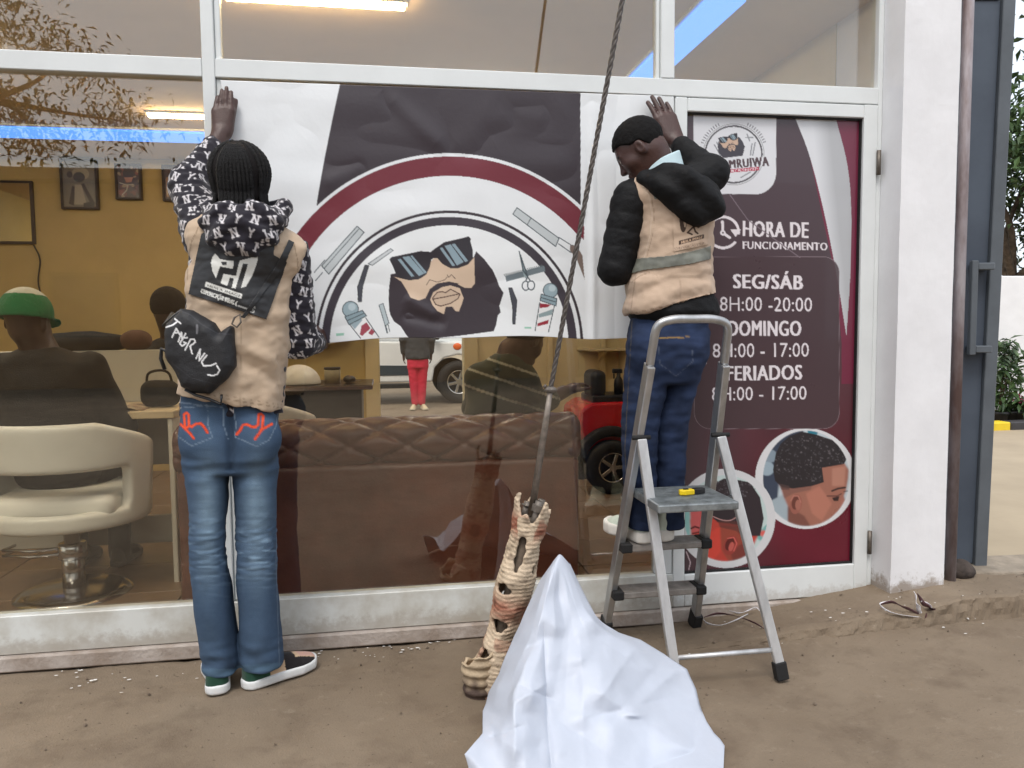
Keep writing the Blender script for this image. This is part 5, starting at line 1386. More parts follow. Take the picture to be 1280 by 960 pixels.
def person_hoodie():
    Y0 = -0.32
    pr = person(W(300, 868, Y0) * [1, 1, 0], 'person in beige vest over black lettered hoodie and flared jeans reaching up to the banner')
    SK = (72, 46, 38)
    hc = W(301, 226, Y0 + .01); hM = axes((.02, 1, -.10))
    shL, elL, wrL = W(262, 292, -.31), W(236, 232, -.175), W(277, 168, -.062)
    shR, elR, wrR = W(362, 318, -.31), W(376, 428, -.27), W(396, 428, -.075)
    hf = W(282, 100, -.052) - W(279, 162, -.062); hf /= np.linalg.norm(hf)
    hs = np.array([1.0, 0, 0]); hs -= hf * (hs @ hf); hs /= np.linalg.norm(hs); hn = np.cross(hs, hf); hn *= -np.sign(hn[1])
    rf = np.array([.25, .95, .15]); rf /= np.linalg.norm(rf); rs_ = np.array([-.2, -.1, 1.0]); rs_ -= rf * (rs_ @ rf); rs_ /= np.linalg.norm(rs_); rn_ = np.cross(rf, rs_)
    if rn_[0] < 0: rn_ = -rn_
    tor = levels([(285, 262, 350), (330, 245, 362), (420, 240, 352), (520, 232, 345), (580, 232, 345)], Y0, .085)
    def body(P):
        d = head_sdf(P, hc, hM, .98)
        d = smin(d, cap(P, hc + [0, -.03, -.06], W(303, 300, Y0), .052, .06), .03)
        d = smin(d, loft(P, tor, round_=.05), .05)
        d = smin(d, cap(P, shL, elL, .048, .042), .03); d = smin(d, cap(P, elL, wrL, .041, .030, (1, 1, 1)), .015)
        d = smin(d, cap(P, shR, elR, .048, .042), .03); d = smin(d, cap(P, elR, wrR, .040, .029), .015)
        d = smin(d, hand_sdf(P, wrL, hf, hn, hs, (.10, .06, .06, .1), -.09, .18, .98, .25), .012)
        d = smin(d, hand_sdf(P, wrR, rf, rn_, rs_, (.5, .55, .6, .6), .02, .5, .95, .3), .012)
        for sx, (px_) in ((-1, 262), (1, 318)):                                  # thighs, inside the jeans
            d = smin(d, cap(P, W(px_, 570, Y0), W(px_ + (6 if sx < 0 else 4), 790, Y0 + .04), .055, .030), .03)
        return d
    v, F = solid(body, (-.80, -.52, .05), (-.05, .06, 2.2), .0042)
    cols = face_cols(v, hc, hM, SK, .98); x, y = proj(v)
    cols *= (1 + .18 * (vnoise(v * 30, 1, 3) - .5))[:, None]
    nail = np.zeros(len(v), bool)
    mesh('body', v, F, M_skin, pr, True, cols)
    # hair: cornrows plaited from a centre parting to the nape, loose ends
    hs_ = np.array([.092, .106, .094]); ho = np.array([0, -.016, .024])
    def scalp(P):
        d = head_sdf(P, hc, hM, .98) - .002; q = (P - hc.astype(np.float32)) @ hM.astype(np.float32)
        d = smin(d, ell(q, ho, hs_), .02); d = smin(d, ell(q, (0, -.030, -.05), (.072, .058, .055)), .02)
        return smax(smax(d, q[:, 1] - .045 - .3 * np.clip(q[:, 2], -.1, .1), .02), -.10 - q[:, 2], .01)
    v, F = solid(scalp, hc - [.15, .16, .17], hc + [.15, .12, .16], .006)
    ho_ = mesh('hair', v, F, M_hair, pr, True, np.tile(lin((26, 22, 22)), (len(v), 1)))
    M_br = mat('braided_hair', rgb(17, 15, 16), 0.6, 0.3, 90, 0.8, 260, spec=.3)
    rb_ = random.Random(6); un = lambda a: np.asarray(a, float) / np.linalg.norm(a)
    def plait(u0, u1, L_, r_):
        om = math.acos(max(-1, min(1, float(u0 @ u1)))); pts = []
        for t in np.linspace(0, 1, 30):
            u = (math.sin((1 - t) * om) * u0 + math.sin(t * om) * u1) / math.sin(om)
            lo_ = max(0, -u[2] - .25) * .16
            pts.append(hc + hM @ ((ho + u * (hs_ + .002) + np.array([0, .02 * lo_, -lo_ * .35])) * .98))
        e_ = pts[-1]; out = hM @ np.array([u1[0], u1[1] * .4, 0]); bend = rb_.uniform(-.012, .018)
        for t in np.linspace(.12, 1, 9): pts.append(e_ + out * .016 * t + np.array([bend * t * t, 0, -L_ * t]))
        n_ = len(pts); rad = [r_ * (1 - .35 * max(0, (k - 29) / 9)) * (1 + .13 * math.sin(k * 2.6)) for k in range(n_)]
        tube_obj('braid', pts, rad, M_br, ho_, 7)
    for s in (-1, 1):
        for i in range(9):                                                       # from the parting round to the side
            w_ = i / 8; ph = 1.05 - 1.55 * w_
            plait(un((s * .13, math.sin(ph), math.cos(ph))), un((s * (.97 - .25 * w_), .18 - .50 * w_, -.60)), rb_.uniform(.045, .08) + (.012 if s > 0 else 0), .0078)
    for i in range(10):                                                          # fanning from the crown down the back
        w_ = i / 9; x_ = -1 + 2 * w_
        plait(un((x_ * .16, -.66 - .12 * (1 - abs(x_)), .66)), un((x_ * .60, -.72 - .12 * (1 - abs(x_)), -.72)), rb_.uniform(.06, .085), .0082)
    tube_obj('parting', [hc + hM @ (ho + hs_ * np.array([0, math.sin(p_), math.cos(p_)]) * .985) for p_ in np.linspace(.6, -.75, 14)], .0042, mat('scalp_skin', rgb(96, 74, 64), 0.6), ho_, 6)
    # hoodie
    cuffL = elL + (wrL - elL) * .74
    hoodc = W(303, 283, -.425)
    def hoodie(P):
        d = cap(P, shL + [-.006, 0, -.01], elL, .078, .066); d = smin(d, cap(P, elL, cuffL, .064, .040), .02)
        d = smin(d, cap(P, shR, elR, .066, .055), .03); d = smin(d, cap(P, elR, elR + (wrR - elR) * .8, .054, .043), .02)
        d = smin(d, loft(P, tor, round_=.05) - .012, .03)
        q = P - hoodc.astype(np.float32)
        hd = ell(q, (0, 0, .002), (.126, .070, .082)); hd = smin(hd, ell(q, (-.006, -.012, -.045), (.085, .05, .05)), .04)
        rr = np.sqrt((q[:, 0] / 1.25) ** 2 + (q[:, 1] - .085) ** 2); tor_ = np.sqrt((rr - .085) ** 2 + ((q[:, 2] - .055 - .25 * (q[:, 1] - .085)) * .8) ** 2) - .030
        hd = smin(hd, tor_, .02)
        hd = smax(hd, -ell(q, (0, .055, .095), (.085, .085, .06)), .02)
        hd = hd - .006 * np.sin(q[:, 2] * 75 + 9 * np.abs(q[:, 0]) * 6)
        return np.minimum(d, hd)
    def dsp(v):
        return .0055 * ns(v, (14, 14, 26), 3) + .006 * ns(v, (30, 30, 55), 8)
    v, F = solid(hoodie, (-.82, -.54, .95), (-.08, .02, 2.06), .0034, dsp)
    mesh('hoodie', v, F, M_cloth, pr, True, letter_print(v, vnormals(v, F)))
    # vest
    vl = levels([(284, 262, 356), (296, 249, 365), (312, 241, 376), (340, 235, 376), (370, 233, 369), (400, 231, 364), (430, 229, 364), (460, 227, 360), (490, 223, 357), (525, 221, 356)], Y0, [.10, .115, .125, .128, .13, .13, .13, .132, .133, .134])
    hemn = np.array([.20, 0, 1.0]); hemn /= np.linalg.norm(hemn); hemp = W(288, 502, Y0)
    def vest(P):
        d = loft(P, vl, 2.3, .05)
        d = smin(d, cap(P, W(300, 296, -.34), W(262, 292, -.33), .085, .072), .05); d = smin(d, cap(P, W(318, 302, -.34), W(364, 318, -.33), .085, .062), .05)
        d = smax(d, -(cap(P, shL + [-.02, .02, -.02], elL, .060, .056)), .02); d = smax(d, -cap(P, shR + [.045, 0, -.03], elR + [.03, 0, 0], .055), .02)
        d = np.maximum(d, (hemp - P) @ hemn)
        return d
    def dv(v):
        x, y = proj(v)
        f = .009 * ns(v, (5, 5, 9), 2) + .006 * ns(v, (13, 13, 24), 5) - .010 * np.abs(ns(v, (8, 8, 7), 21)) + .0025 * ns(v, (40, 40, 60), 9)
        f += .010 * np.exp(-((y - 430 - .55 * (x - 300)) / 9) ** 2) * (x > 265) * (x < 345) - .006 * np.exp(-((y - 450 - .6 * (x - 300)) / 8) ** 2) * (x > 275) * (x < 350)
        f += .006 * np.exp(-((y - 405 + .25 * (x - 300)) / 7) ** 2) + .005 * np.sin(x / 6.5 + y / 40) * np.clip((y - 440) / 60, 0, 1)
        return f
    v, F = solid(vest, (-.80, -.52, .80), (-.08, -.14, 1.72), .0055, dv)
    c = Canvas(205, 255, 400, 530, 4, (190, 168, 144)); SM = (138, 116, 92)
    c.line([(303, 300), (300, 520)], .8, SM, .5); c.line([(222, 484), (290, 500), (357, 511)], .9, SM, .8); c.line([(222, 480), (290, 496), (357, 507)], .6, SM, .6)
    for l in ([(249, 283), (240, 300), (235, 325), (234, 350)], [(367, 303), (372, 325), (373, 350), (369, 375), (367, 400)]): c.line(l, 1.1, SM, .8)
    c.line([(362, 405), (360, 510)], .8, SM, .6); c.line([(234, 420), (228, 485)], .8, SM, .6)
    cv = paint_on(v, F, c, (190, 168, 144)); cv *= (1 + .16 * (vnoise(v * 9, 1, 6) - .5) + .12 * (vnoise(v * np.array([40, 40, 40]), 1, 7) - .5))[:, None]
    vo = mesh('vest', v, F, M_cloth, pr, True, cv)
    bv = BVHTree.FromPolygons([tuple(p) for p in v], [tuple(int(i) for i in f) for f in F])
    # black back panel with printed logo
    c = Canvas(232, 285, 364, 404, 5, (32, 32, 34)); E_ = lambda *p: [(230 + x / 8, 290 + y / 8) for x, y in p]; WH = (214, 214, 208)
    c.poly(E_((315, 215), (285, 250), (272, 310), (285, 390), (320, 462), (352, 370), (362, 345), (470, 365), (480, 330), (490, 290), (430, 285), (360, 270)), WH)
    c.poly(E_((380, 290), (500, 290), (490, 365), (440, 360), (362, 340)), WH); c.poly(E_((370, 300), (385, 330), (425, 330), (430, 300)), (32, 32, 34))
    c.poly(E_((395, 418), (520, 440), (545, 330), (560, 285), (700, 250), (735, 240), (738, 275), (715, 350), (680, 440), (620, 545), (570, 560), (640, 320), (590, 315), (515, 565), (478, 560), (500, 465), (460, 455), (432, 540), (368, 512)), WH)
    c.poly(E_((222, 497), (584, 620), (574, 668), (208, 545)), WH)
    c.text('HUILA IMAGE', E_((240, 522), (570, 632), (562, 656), (236, 545)), (40, 40, 42), .03)
    c.text('COMUNICAÇÃO VISUAL', E_((178, 555), (512, 672), (500, 738), (172, 622)), WH, .05)
    c.text('(', E_((520, 690), (535, 695), (528, 745), (512, 740)), WH, .05); c.line(E_((545, 738), (650, 775)), 2.2, (170, 170, 168)); c.poly(E_((655, 738), (712, 745), (700, 812), (652, 800)), (196, 196, 190)); c.text('3D', E_((662, 750), (705, 756), (696, 800), (660, 794)), (60, 60, 60), .05)
    pan = drape('back_panel', [(252, 292), (262, 288), (345, 300), (342, 318), (359, 327), (333, 400), (236, 368)], bv, mat('black_panel_print', None, 0.5, 0.08, 12, 0.1, 200, attr=True), pr, .006, c, 0.8)
    pan['label'] = 'black printed panel on the back of the beige vest'
    # sling bag
    YB = -.475
    bp = [(228, 386), (240, 388), (258, 398), (268, 404), (275, 415), (287, 407), (291, 409), (294, 440), (294, 458), (285, 474), (262, 493), (240, 492), (226, 484), (214, 460), (206, 446), (204, 418), (207, 404)]
    bw = [(W(a, b, YB)[0], W(a, b, YB)[2]) for a, b in bp]; R_ = .042
    def bag(P):
        d2 = polyd(P[:, [0, 2]], bw); dy = (P[:, 1] - YB - .012)
        return np.sqrt(np.maximum(d2 + R_, 0) ** 2 + dy ** 2) - R_
    v, F = solid(bag, (-.86, -.58, .78), (-.38, -.36, 1.3), .0022, lambda v: .004 * ns(v, (14, 14, 14), 1) + .0012 * ns(v, (50, 50, 50), 1))
    c = Canvas(195, 375, 305, 500, 5, (30, 30, 33)); G_ = lambda *p: [(190 + x / 6.86, 370 + y / 6.86) for x, y in p]
    WH = (226, 226, 226)
    for s in (((195, 195), (245, 235)), ((220, 215), (180, 248), (118, 268)), ((172, 352), (208, 278), (240, 335)), ((186, 318), (226, 312)), ((226, 392), (252, 312), (258, 378), (288, 322)), ((302, 356), (264, 362), (238, 408), (258, 430), (294, 404), (272, 394)), ((283, 464), (330, 372), (362, 370), (372, 396), (326, 430), (344, 496)), ((378, 536), (414, 456), (404, 556), (452, 490)), ((470, 508), (425, 565), (442, 600), (500, 598), (548, 578)), ((556, 598), (580, 636), (560, 670), (520, 684), (480, 674))): c.line(G_(*s), 1.9, WH)
    c.line(G_((385, 250), (385, 320)), 2.4, (110, 110, 114)); c.line(G_((250, 130), (330, 160), (420, 240), (560, 320), (690, 330)), .9, (54, 54, 58)); c.line(G_((130, 540), (330, 700), (560, 760)), .9, (48, 48, 52))
    bagE = empty('sling_bag', tuple(W(250, 490, YB)), 'black sling bag with white handwritten lettering worn on the lower back', 'bag')
    mesh('pouch', v, F, mat('bag_nylon', None, 0.6, 0.12, 20, 0.2, 240, attr=True), bagE, True, paint_on(v, F, c, (30, 30, 33)))
    rp = [W(300, 393, -.475), W(293, 397, -.482), W(290, 405, -.482), W(296, 409, -.484), W(301, 403, -.480)]
    tube_obj('ring', rp, .0035, M_hinge, bagE, 6, closed=True)
    strap = drape('strap', [(299, 396), (303, 393), (345, 330), (360, 300), (368, 304), (352, 338), (306, 400)], bv, M_dark, bagE, .010, None, 1.0)
    tube_obj('waist_strap', [W(232, 487, -.47), W(245, 494, -.475), W(262, 499, -.47), W(276, 505, -.462), W(277, 494, -.47)], .010, M_dark, bagE, 8, flat=.45)
    tube_obj('side_strap', [W(210, 440, -.46), W(202, 436, -.45), W(201, 448, -.45), W(206, 462, -.455)], .006, M_dark, bagE, 6); tube_obj('top_strap', [W(228, 388, -.47), W(215, 398, -.45), W(205, 407, -.42), W(216, 392, -.36)], .007, M_dark, bagE, 6)
    # jeans
    pel = levels([(478, 230, 347), (500, 228, 347), (520, 227, 347), (550, 227, 347), (572, 229, 346), (590, 231, 346)], Y0, [.098, .10, .105, .112, .108, .095])
    lg = levels([(575, 231, 287), (595, 233, 286), (620, 236, 285.5), (650, 237.5, 283), (680, 237, 281), (700, 237.5, 282, .006), (720, 238, 284, .012), (740, 239, 288, .02), (780, 242.5, 293, .036), (820, 246.5, 297, .05), (845, 249, 298, .055)], Y0, [.10, .098, .09, .082, .078, .078, .078, .08, .080, .078, .076])
    rg = levels([(575, 288, 346), (595, 290.5, 345.5), (620, 292.5, 345), (650, 294, 344.5), (680, 295, 346), (700, 295.5, 346, .004), (720, 296, 346, .008), (740, 296, 347, .014), (780, 296.5, 349, .024), (815, 297, 352, .034), (837, 297, 353, .038)], Y0 + .02, [.10, .098, .09, .082, .078, .078, .078, .08, .080, .078, .076])
    def jeans(P):
        d = smin(np.minimum(loft(P, lg, 2.2, .006), loft(P, rg, 2.2, .006)), loft(P, pel, 2.4, .02), .012)
        for px_ in (258, 322): d = smin(d, ell(P, W(px_, 548, Y0 - .065), (.075, .055, .08)), .035)
        return d
    def dj(v):
        x, y = proj(v); kz = np.exp(-((y - 685) / 42) ** 2); hz_ = np.exp(-((y - 588) / 26) ** 2); az = np.clip((y - 790) / 50, 0, 1)
        f = .0035 * kz * ns(v, (14, 14, 58), 4) + .0022 * kz * ns(v, (24, 24, 110), 9) + .006 * hz_ * ns(v, (12, 9, 34), 6) + .010 * az * ns(v, (13, 13, 34), 2) + .003 * ns(v, (22, 22, 8), 12) + .004 * ns(v, (7, 7, 11), 7)
        f -= .010 * np.exp(-((x - 288) / 4.5) ** 2) * (y < 590)
        return f
    v, F = solid(jeans, (-.80, -.50, .02), (-.10, -.15, 1.02), .0042, dj)
    c = Canvas(214, 470, 360, 862, 4, (52, 74, 104)); J = lambda *p: [(210 + x / 8, 490 + y / 8) for x, y in p]
    def fade(X, Y_):
        cx = np.where(X < 289, 260, 321); t = np.exp(-((X - cx) / 15) ** 2) * (np.exp(-((Y_ - 635) / 50) ** 2) + .35 * np.exp(-((Y_ - 710) / 30) ** 2) + .10)
        t = t * (0.8 + .4 * vnoise(np.stack([X * .05, Y_ * .45], -1), 1.0, 4))
        wh = np.clip(t, 0, 1)[..., None]; kn = (np.clip(vnoise(np.stack([X * .06, Y_ * .35], -1), 1.0, 8) - .62, 0, 1) * 1.6 * np.exp(-((Y_ - 690) / 36) ** 2))[..., None]
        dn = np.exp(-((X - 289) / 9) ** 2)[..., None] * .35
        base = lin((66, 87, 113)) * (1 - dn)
        return base * (1 - wh) + lin((118, 142, 162)) * wh + kn * lin((140, 166, 186))
    c.poly([(214, 470), (360, 470), (360, 862), (214, 862)], fade)
    ST = (128, 146, 164)
    for l in (J((95, 155), (230, 155), (395, 130)), J((395, 135), (400, 330), (445, 455), (235, 540)), J((95, 440), (235, 540)), J((650, 160), (680, 320), (670, 450), (890, 545), (1010, 480), (1085, 330), (1095, 215)), J((550, 160), (555, 330), (600, 470)), J((110, 100), (300, 130), (540, 150))): c.line(l, 1.2, ST, .7)
    for l in ([(350, 560), (345, 700), (350, 850)],): c.line(l, .8, ST, .6)
    c.poly([(246, 836), (299, 836), (299, 845), (246, 847)], (84, 110, 132), .7); c.poly([(296, 832), (354, 828), (354, 838), (296, 841)], (84, 110, 132), .7)
    OR = (226, 84, 50)
    for k_, wd_, col in ((0, 3.4, (176, 58, 42)), (1, 2.3, OR)):
        for l in (J((170, 365), (160, 225), (185, 208), (205, 225), (210, 335), (235, 348), (280, 320), (325, 315), (355, 340), (395, 405)), J((125, 320), (175, 372), (225, 420), (255, 462)), J((172, 365), (205, 345)),
                  J((940, 365), (952, 240), (930, 218), (905, 225), (900, 330), (875, 352), (830, 345), (790, 325), (750, 330), (720, 385), (685, 425)), J((1040, 320), (940, 375), (900, 430), (870, 470)), J((935, 365), (925, 400))): c.line(l, wd_, col)
    cj = paint_on(v, F, c, (66, 87, 113))
    mesh('jeans', v, F, M_denim, pr, True, cj)
    # shoes
    SW = mat('white_rubber_sole', rgb(224, 226, 226), 0.55, 0.08, 20)
    def sc(q):
        t = q[:, 1]; z = q[:, 2]; c_ = np.tile(lin((206, 178, 146)), (len(q), 1))
        c_[(t < .30)] = lin((32, 70, 54)); c_[(t < .30) & (z > .85)] = lin((30, 28, 30))
        bl = ((t > .50) & (t < .66)) | ((t > .66) & ((np.abs(q[:, 0]) > .26) | (z < .34) & (t > .9))); c_[bl] = lin((30, 27, 29)); c_[(t > .72) & (np.abs(q[:, 0]) < .24)] = lin((200, 160, 146))
        return c_
    h1 = atZ(272, 870, 0.0); shoe('shoe', h1, h1 + [-.06, .28, 0], .285, .108, pr, SW, sc)
    h2 = atZ(303, 862, 0.0); shoe('shoe', h2, h2 + [.24, .17, 0], .285, .108, pr, SW, sc)
person_hoodie()

# ------------------------------------------------------------------ the one on the ladder
def person_ladder():
    Y0 = -0.25
    pr = person(W(820, 690, Y0), 'person in beige reflective vest over black puffer jacket standing on the step ladder')
    SK = (70, 44, 38)
    hc = W(799, 187, -.235); hM = axes((-.78, .38, -.66))
    shL, elL, wrL = W(792, 250, Y0), W(770, 335, -.235), W(800, 338, -.10)
    shR, elR, wrR = W(858, 238, Y0), W(889, 217, -.25), W(843, 176, -.095)
    hf = W(820, 118, -.058) - W(842, 174, -.092); hf /= np.linalg.norm(hf); hs = np.array([-1., 0, 0]); hs -= hf * (hs @ hf); hs /= np.linalg.norm(hs); hn = np.cross(hs, hf); hn *= -np.sign(hn[1])
    lf = np.array([-.3, .9, .2]); lf /= np.linalg.norm(lf); ls = np.array([.5, 0, .8]); ls -= lf * (ls @ lf); ls /= np.linalg.norm(ls); ln_ = np.cross(lf, ls)
    tor = levels([(232, 806, 872), (250, 798, 880), (300, 798, 876), (350, 796, 874), (420, 796, 872)], Y0, .085)
    neck = W(828, 222, -.25)
    def body(P):
        d = head_sdf(P, hc, hM, .90)
        d = smin(d, cap(P, hc + hM @ np.array([0, -.035, -.04]), neck, .056, .062), .03)
        d = smin(d, loft(P, tor, round_=.05), .05)
        d = smin(d, cap(P, shL, elL, .048, .042), .03); d = smin(d, cap(P, elL, wrL, .04, .03), .015)
        d = smin(d, cap(P, shR, elR, .048, .042), .03); d = smin(d, cap(P, elR, wrR, .04, .029), .015)
        d = smin(d, hand_sdf(P, wrR, hf, hn, hs, (.14, .10, .10, .12), .03, .85, 1.14, .3), .012)
        d = smin(d, hand_sdf(P, wrL, lf, ln_, ls, (.5, .5, .55, .6), .02, .5, .95, .3), .012)
        for a, b in (((808, 440), (802, 640)), ((850, 440), (836, 640))): d = smin(d, cap(P, W(*a, Y0), W(*b, Y0), .055, .035), .03)
        return d
    v, F = solid(body, (.60, -.50, .42), (1.35, .04, 2.16), .0042)
    cols = face_cols(v, hc, hM, SK, .90) * (1 + .18 * (vnoise(v * 30, 1, 3) - .5))[:, None]
    mesh('body', v, F, M_skin, pr, True, cols)
    def hair(P):
        q = ((P - hc.astype(np.float32)) @ hM.astype(np.float32)) / .90
        d = ell(q, (0, -.014, .030), (.0845, .106, .097)) * .90 - .0015 + .004 * (vnoise(P * 160, 1, 2) - .5)
        line = np.where(q[:, 1] > .03, .052 - 0 * q[:, 1], np.where(q[:, 1] > -.03, .028 - .3 * q[:, 1] * 0, -.035))
        ln2 = np.interp(q[:, 1], [-.12, -.05, -.02, .02, .05, .08], [-.055, -.045, .012, .018, .048, .058])
        return smax(d, ln2 - q[:, 2], .008)
    v, F = solid(hair, hc - [.15, .15, .15], hc + [.15, .15, .16], .0036)
    mesh('hair', v, F, M_hair, pr, True, np.tile(lin((13, 11, 11)), (len(v), 1)))
    # shirt collar
    def coll(P):
        q = P - np.asarray(W(826, 214, -.255), np.float32); r = np.sqrt(q[:, 0] ** 2 + (q[:, 1] * 1.1) ** 2)
        zz = q[:, 2] - .45 * q[:, 0]
        return smax(np.abs(r - .074 + .25 * zz) - .005, np.abs(zz - .012) - .034, .004)
    v, F = solid(coll, np.array(W(826, 214, -.255)) - .13, np.array(W(826, 214, -.255)) + .13, .004)
    mesh('shirt_collar', v, F, mat('pale_blue_shirt', rgb(190, 212, 218), 0.8, 0.06, 12, 0.2, 300), pr, True)
    # puffer jacket
    cuffR = elR + (wrR - elR) * .80; hoodc = W(860, 240, -.375)
    tj = levels([(228, 808, 870), (245, 802, 876), (300, 800, 876), (345, 796, 878), (372, 786, 890), (390, 784, 897), (404, 790, 893)], Y0, [.08, .10, .104, .108, .122, .138, .125])
    def quilt(P, a, b, f, amp):
        t = (P - np.asarray(a, np.float32)) @ np.asarray((b - a) / np.linalg.norm(b - a), np.float32); return amp * (np.sqrt(np.abs(np.sin(t * f))) - .75)
    def jack(P):
        d = cap(P, shL + [-.004, 0, .0], elL, .076, .066) - quilt(P, shL, elL, 52, .005); d = smin(d, cap(P, elL, elL + (wrL - elL) * .8, .064, .048) - quilt(P, elL, wrL, 52, .0035), .015)
        d = smin(d, cap(P, shR, elR, .085, .066), .02); d = smin(d, cap(P, elR, cuffR, .060, .040) - quilt(P, elR, wrR, 52, .0035), .02)
        d = smin(d, loft(P, tj, 2.3, .04) - .0025 * np.sin(P[:, 2] * 58), .02)
        q = P - hoodc.astype(np.float32)
        M2 = axes((0, 1, 0), (.35, 0, 1)); qq = q @ M2.astype(np.float32)
        hd = ell(qq, (0, 0, 0), (.140, .070, .080)); hd = smin(hd, ell(q, (.035, -.012, -.065), (.075, .045, .05)), .05)
        hd = smin(hd, cap(q, (-.13, .06, .06), (-.03, -.03, .035), .034, .04), .04)
        hd = smax(hd, -ell(qq, (-.02, .08, .085), (.10, .10, .055)), .02) - .006 * np.sin(qq[:, 2] * 60 + qq[:, 0] * 24)
        return np.minimum(d, hd)
    v, F = solid(jack, (.60, -.55, 1.10), (1.42, .02, 2.10), .0052, lambda v: .003 * ns(v, (16, 16, 24), 3) + .002 * ns(v, (42, 42, 60), 5))
    mesh('puffer_jacket', v, F, M_puff, pr, True)
    # vest
    vl = levels([(230, 800, 868), (242, 795, 882), (262, 794, 890), (290, 793, 888), (320, 791, 887), (350, 785, 888), (375, 780, 893), (402, 781, 896)], Y0, [.095, .125, .134, .137, .138, .140, .144, .146])
    p0, p1 = W(784, 399, -.38), W(888, 370, -.38); hn_ = np.array([-(p1 - p0)[2], 0, (p1 - p0)[0]]); hn_ /= np.linalg.norm(hn_)
    def vest(P):
        d = loft(P, vl, 2.3, .05)
        d = smin(d, cap(P, W(818, 240, -.27), W(800, 246, -.26), .078, .070), .05)
        d = smax(d, -(cap(P, shL + [-.050, .0, .01], elL + [-.02, 0, 0], .070, .060)), .02)
        return np.maximum(d, (p0 - P) @ hn_)
    def vcol(v, F):
        c = Canvas(770, 215, 905, 412, 4, (194, 170, 148)); SM = (140, 114, 94)
        c.line([(800, 228), (811, 245), (815, 268), (813, 292), (806, 320), (797, 345)], 1.2, (206, 186, 164), .9); c.line([(803, 228), (814, 245), (818, 268), (816, 292), (809, 320)], .7, SM, .7)
        c.line([(785, 393), (840, 381), (888, 367)], .9, SM, .8); c.line([(797, 330), (788, 390)], .9, SM, .6); c.line([(790, 352), (800, 345), (812, 340)], 1.0, SM, .7); c.line([(852, 262), (850, 378)], .7, SM, .4)
        return paint_on(v, F, c, (194, 170, 148)) * (1 + .16 * (vnoise(v * 9, 1, 6) - .5) + .12 * (vnoise(v * 40, 1, 7) - .5))[:, None]
    v, F = solid(vest, (.66, -.46, 1.10), (1.36, .0, 1.86), .0055, lambda v: .008 * ns(v, (5, 5, 9), 12) + .006 * ns(v, (13, 13, 26), 15) - .009 * np.abs(ns(v, (8, 8, 9), 22)) + .0025 * ns(v, (40, 40, 60), 9) + .004 * np.sin(proj(v)[1] / 5 + proj(v)[0] / 14) * (proj(v)[1] > 345))
    vo = mesh('vest', v, F, M_cloth, pr, True, vcol(v, F))
    bv = BVHTree.FromPolygons([tuple(p) for p in v], [tuple(int(i) for i in f) for f in F])
    MR = mat('reflective_band', rgb(126, 128, 118), 0.5, 0.2, 14, 0.1, 300)
    K = lambda *p: [(760 + x / 4.573, 200 + y / 4.573) for x, y in p]
    drape('reflective_band', K((130, 565), (350, 545), (470, 520), (585, 488), (585, 570), (470, 598), (350, 615), (210, 632), (130, 655)), bv, MR, pr, .004, None, .9)
    drape('reflective_band', K((235, 155), (310, 135), (400, 205), (440, 215), (420, 235), (265, 225)), bv, MR, pr, .004, None, .9)
    # logo print on the vest, and lettering
    c = Canvas(838, 255, 892, 320, 5, (194, 170, 148)); DK = (70, 54, 46)
    c.disc(K((430, 345))[0], 4.6, DK, r2=15); c.disc(K((440, 345))[0], 1.6, (194, 170, 148), r2=9)
    for l in (((455, 290), (450, 360), (480, 350), (485, 290)), ((510, 290), (505, 365), (470, 400), (455, 415), (480, 425)), ((490, 385), (500, 410), (512, 420)), ((545, 290), (540, 340), (515, 385), (530, 375))): c.line(K(*l), 2.2, DK)
    c.poly(K((405, 462), (548, 424), (548, 448), (405, 486)), DK); c.text('HUILA IMAGE', K((420, 464), (540, 432), (540, 446), (420, 479)), (196, 166, 138), .03)
    c.text('COMUNICAÇÃO VISUAL', K((372, 500), (560, 462), (560, 485), (372, 523)), (120, 100, 88), .0)
    drape('logo_print', K((370, 300), (400, 285), (560, 285), (575, 420), (575, 484), (372, 528)), bv, M_cloth, pr, .003, c, .6, th=.0006)
    # jeans
    pel = levels([(385, 792, 880), (405, 788, 882), (430, 785, 884), (455, 784, 876), (480, 783, 869)], Y0, [.10, .108, .114, .112, .10])
    lg = levels([(462, 784, 832), (490, 782, 830), (520, 779, 823), (560, 778, 819), (600, 781, 819), (650, 784, 819), (660, 785, 818)], Y0, [.095, .09, .085, .078, .072, .07, .07])
    rg = levels([(462, 826, 874), (490, 824, 866), (520, 818, 859), (560, 817, 856), (600, 818, 854), (650, 820, 853), (658, 820, 852)], Y0 + .02, [.095, .09, .085, .078, .072, .07, .07])
    def jeans(P):
        d = smin(np.minimum(loft(P, lg, 2.2, .006), loft(P, rg, 2.2, .006)), loft(P, pel, 2.4, .02), .012)
        for px_ in (812, 858): d = smin(d, ell(P, W(px_, 436, Y0 - .06), (.07, .058, .075)), .05)
        return d
    v, F = solid(jeans, (.66, -.44, .42), (1.34, .02, 1.32), .0052, lambda v: .005 * ns(v, (10, 10, 22), 14) + .003 * ns(v, (24, 24, 50), 15))
    c = Canvas(770, 380, 895, 670, 3, (36, 46, 72)); c.poly([(770, 380), (895, 380), (895, 670), (770, 670)], lambda X, Y_: lin((36, 48, 74)) * (.75 + .7 * vnoise(np.stack([X * .08, Y_ * .12], -1), 1.0, 3))[..., None])
    c.line([(823, 423), (862, 421)], 1.6, (150, 120, 70)); c.line([(822, 421), (825, 455), (845, 470), (866, 452), (864, 420)], .8, (84, 92, 110)); c.line([(790, 400), (786, 470), (781, 560), (786, 650)], .8, (90, 84, 70))
    mesh('jeans', v, F, M_denim, pr, True, paint_on(v, F, c, (36, 48, 74)))
    SW = mat('off_white_sole', rgb(226, 222, 214), 0.6, 0.08, 20)
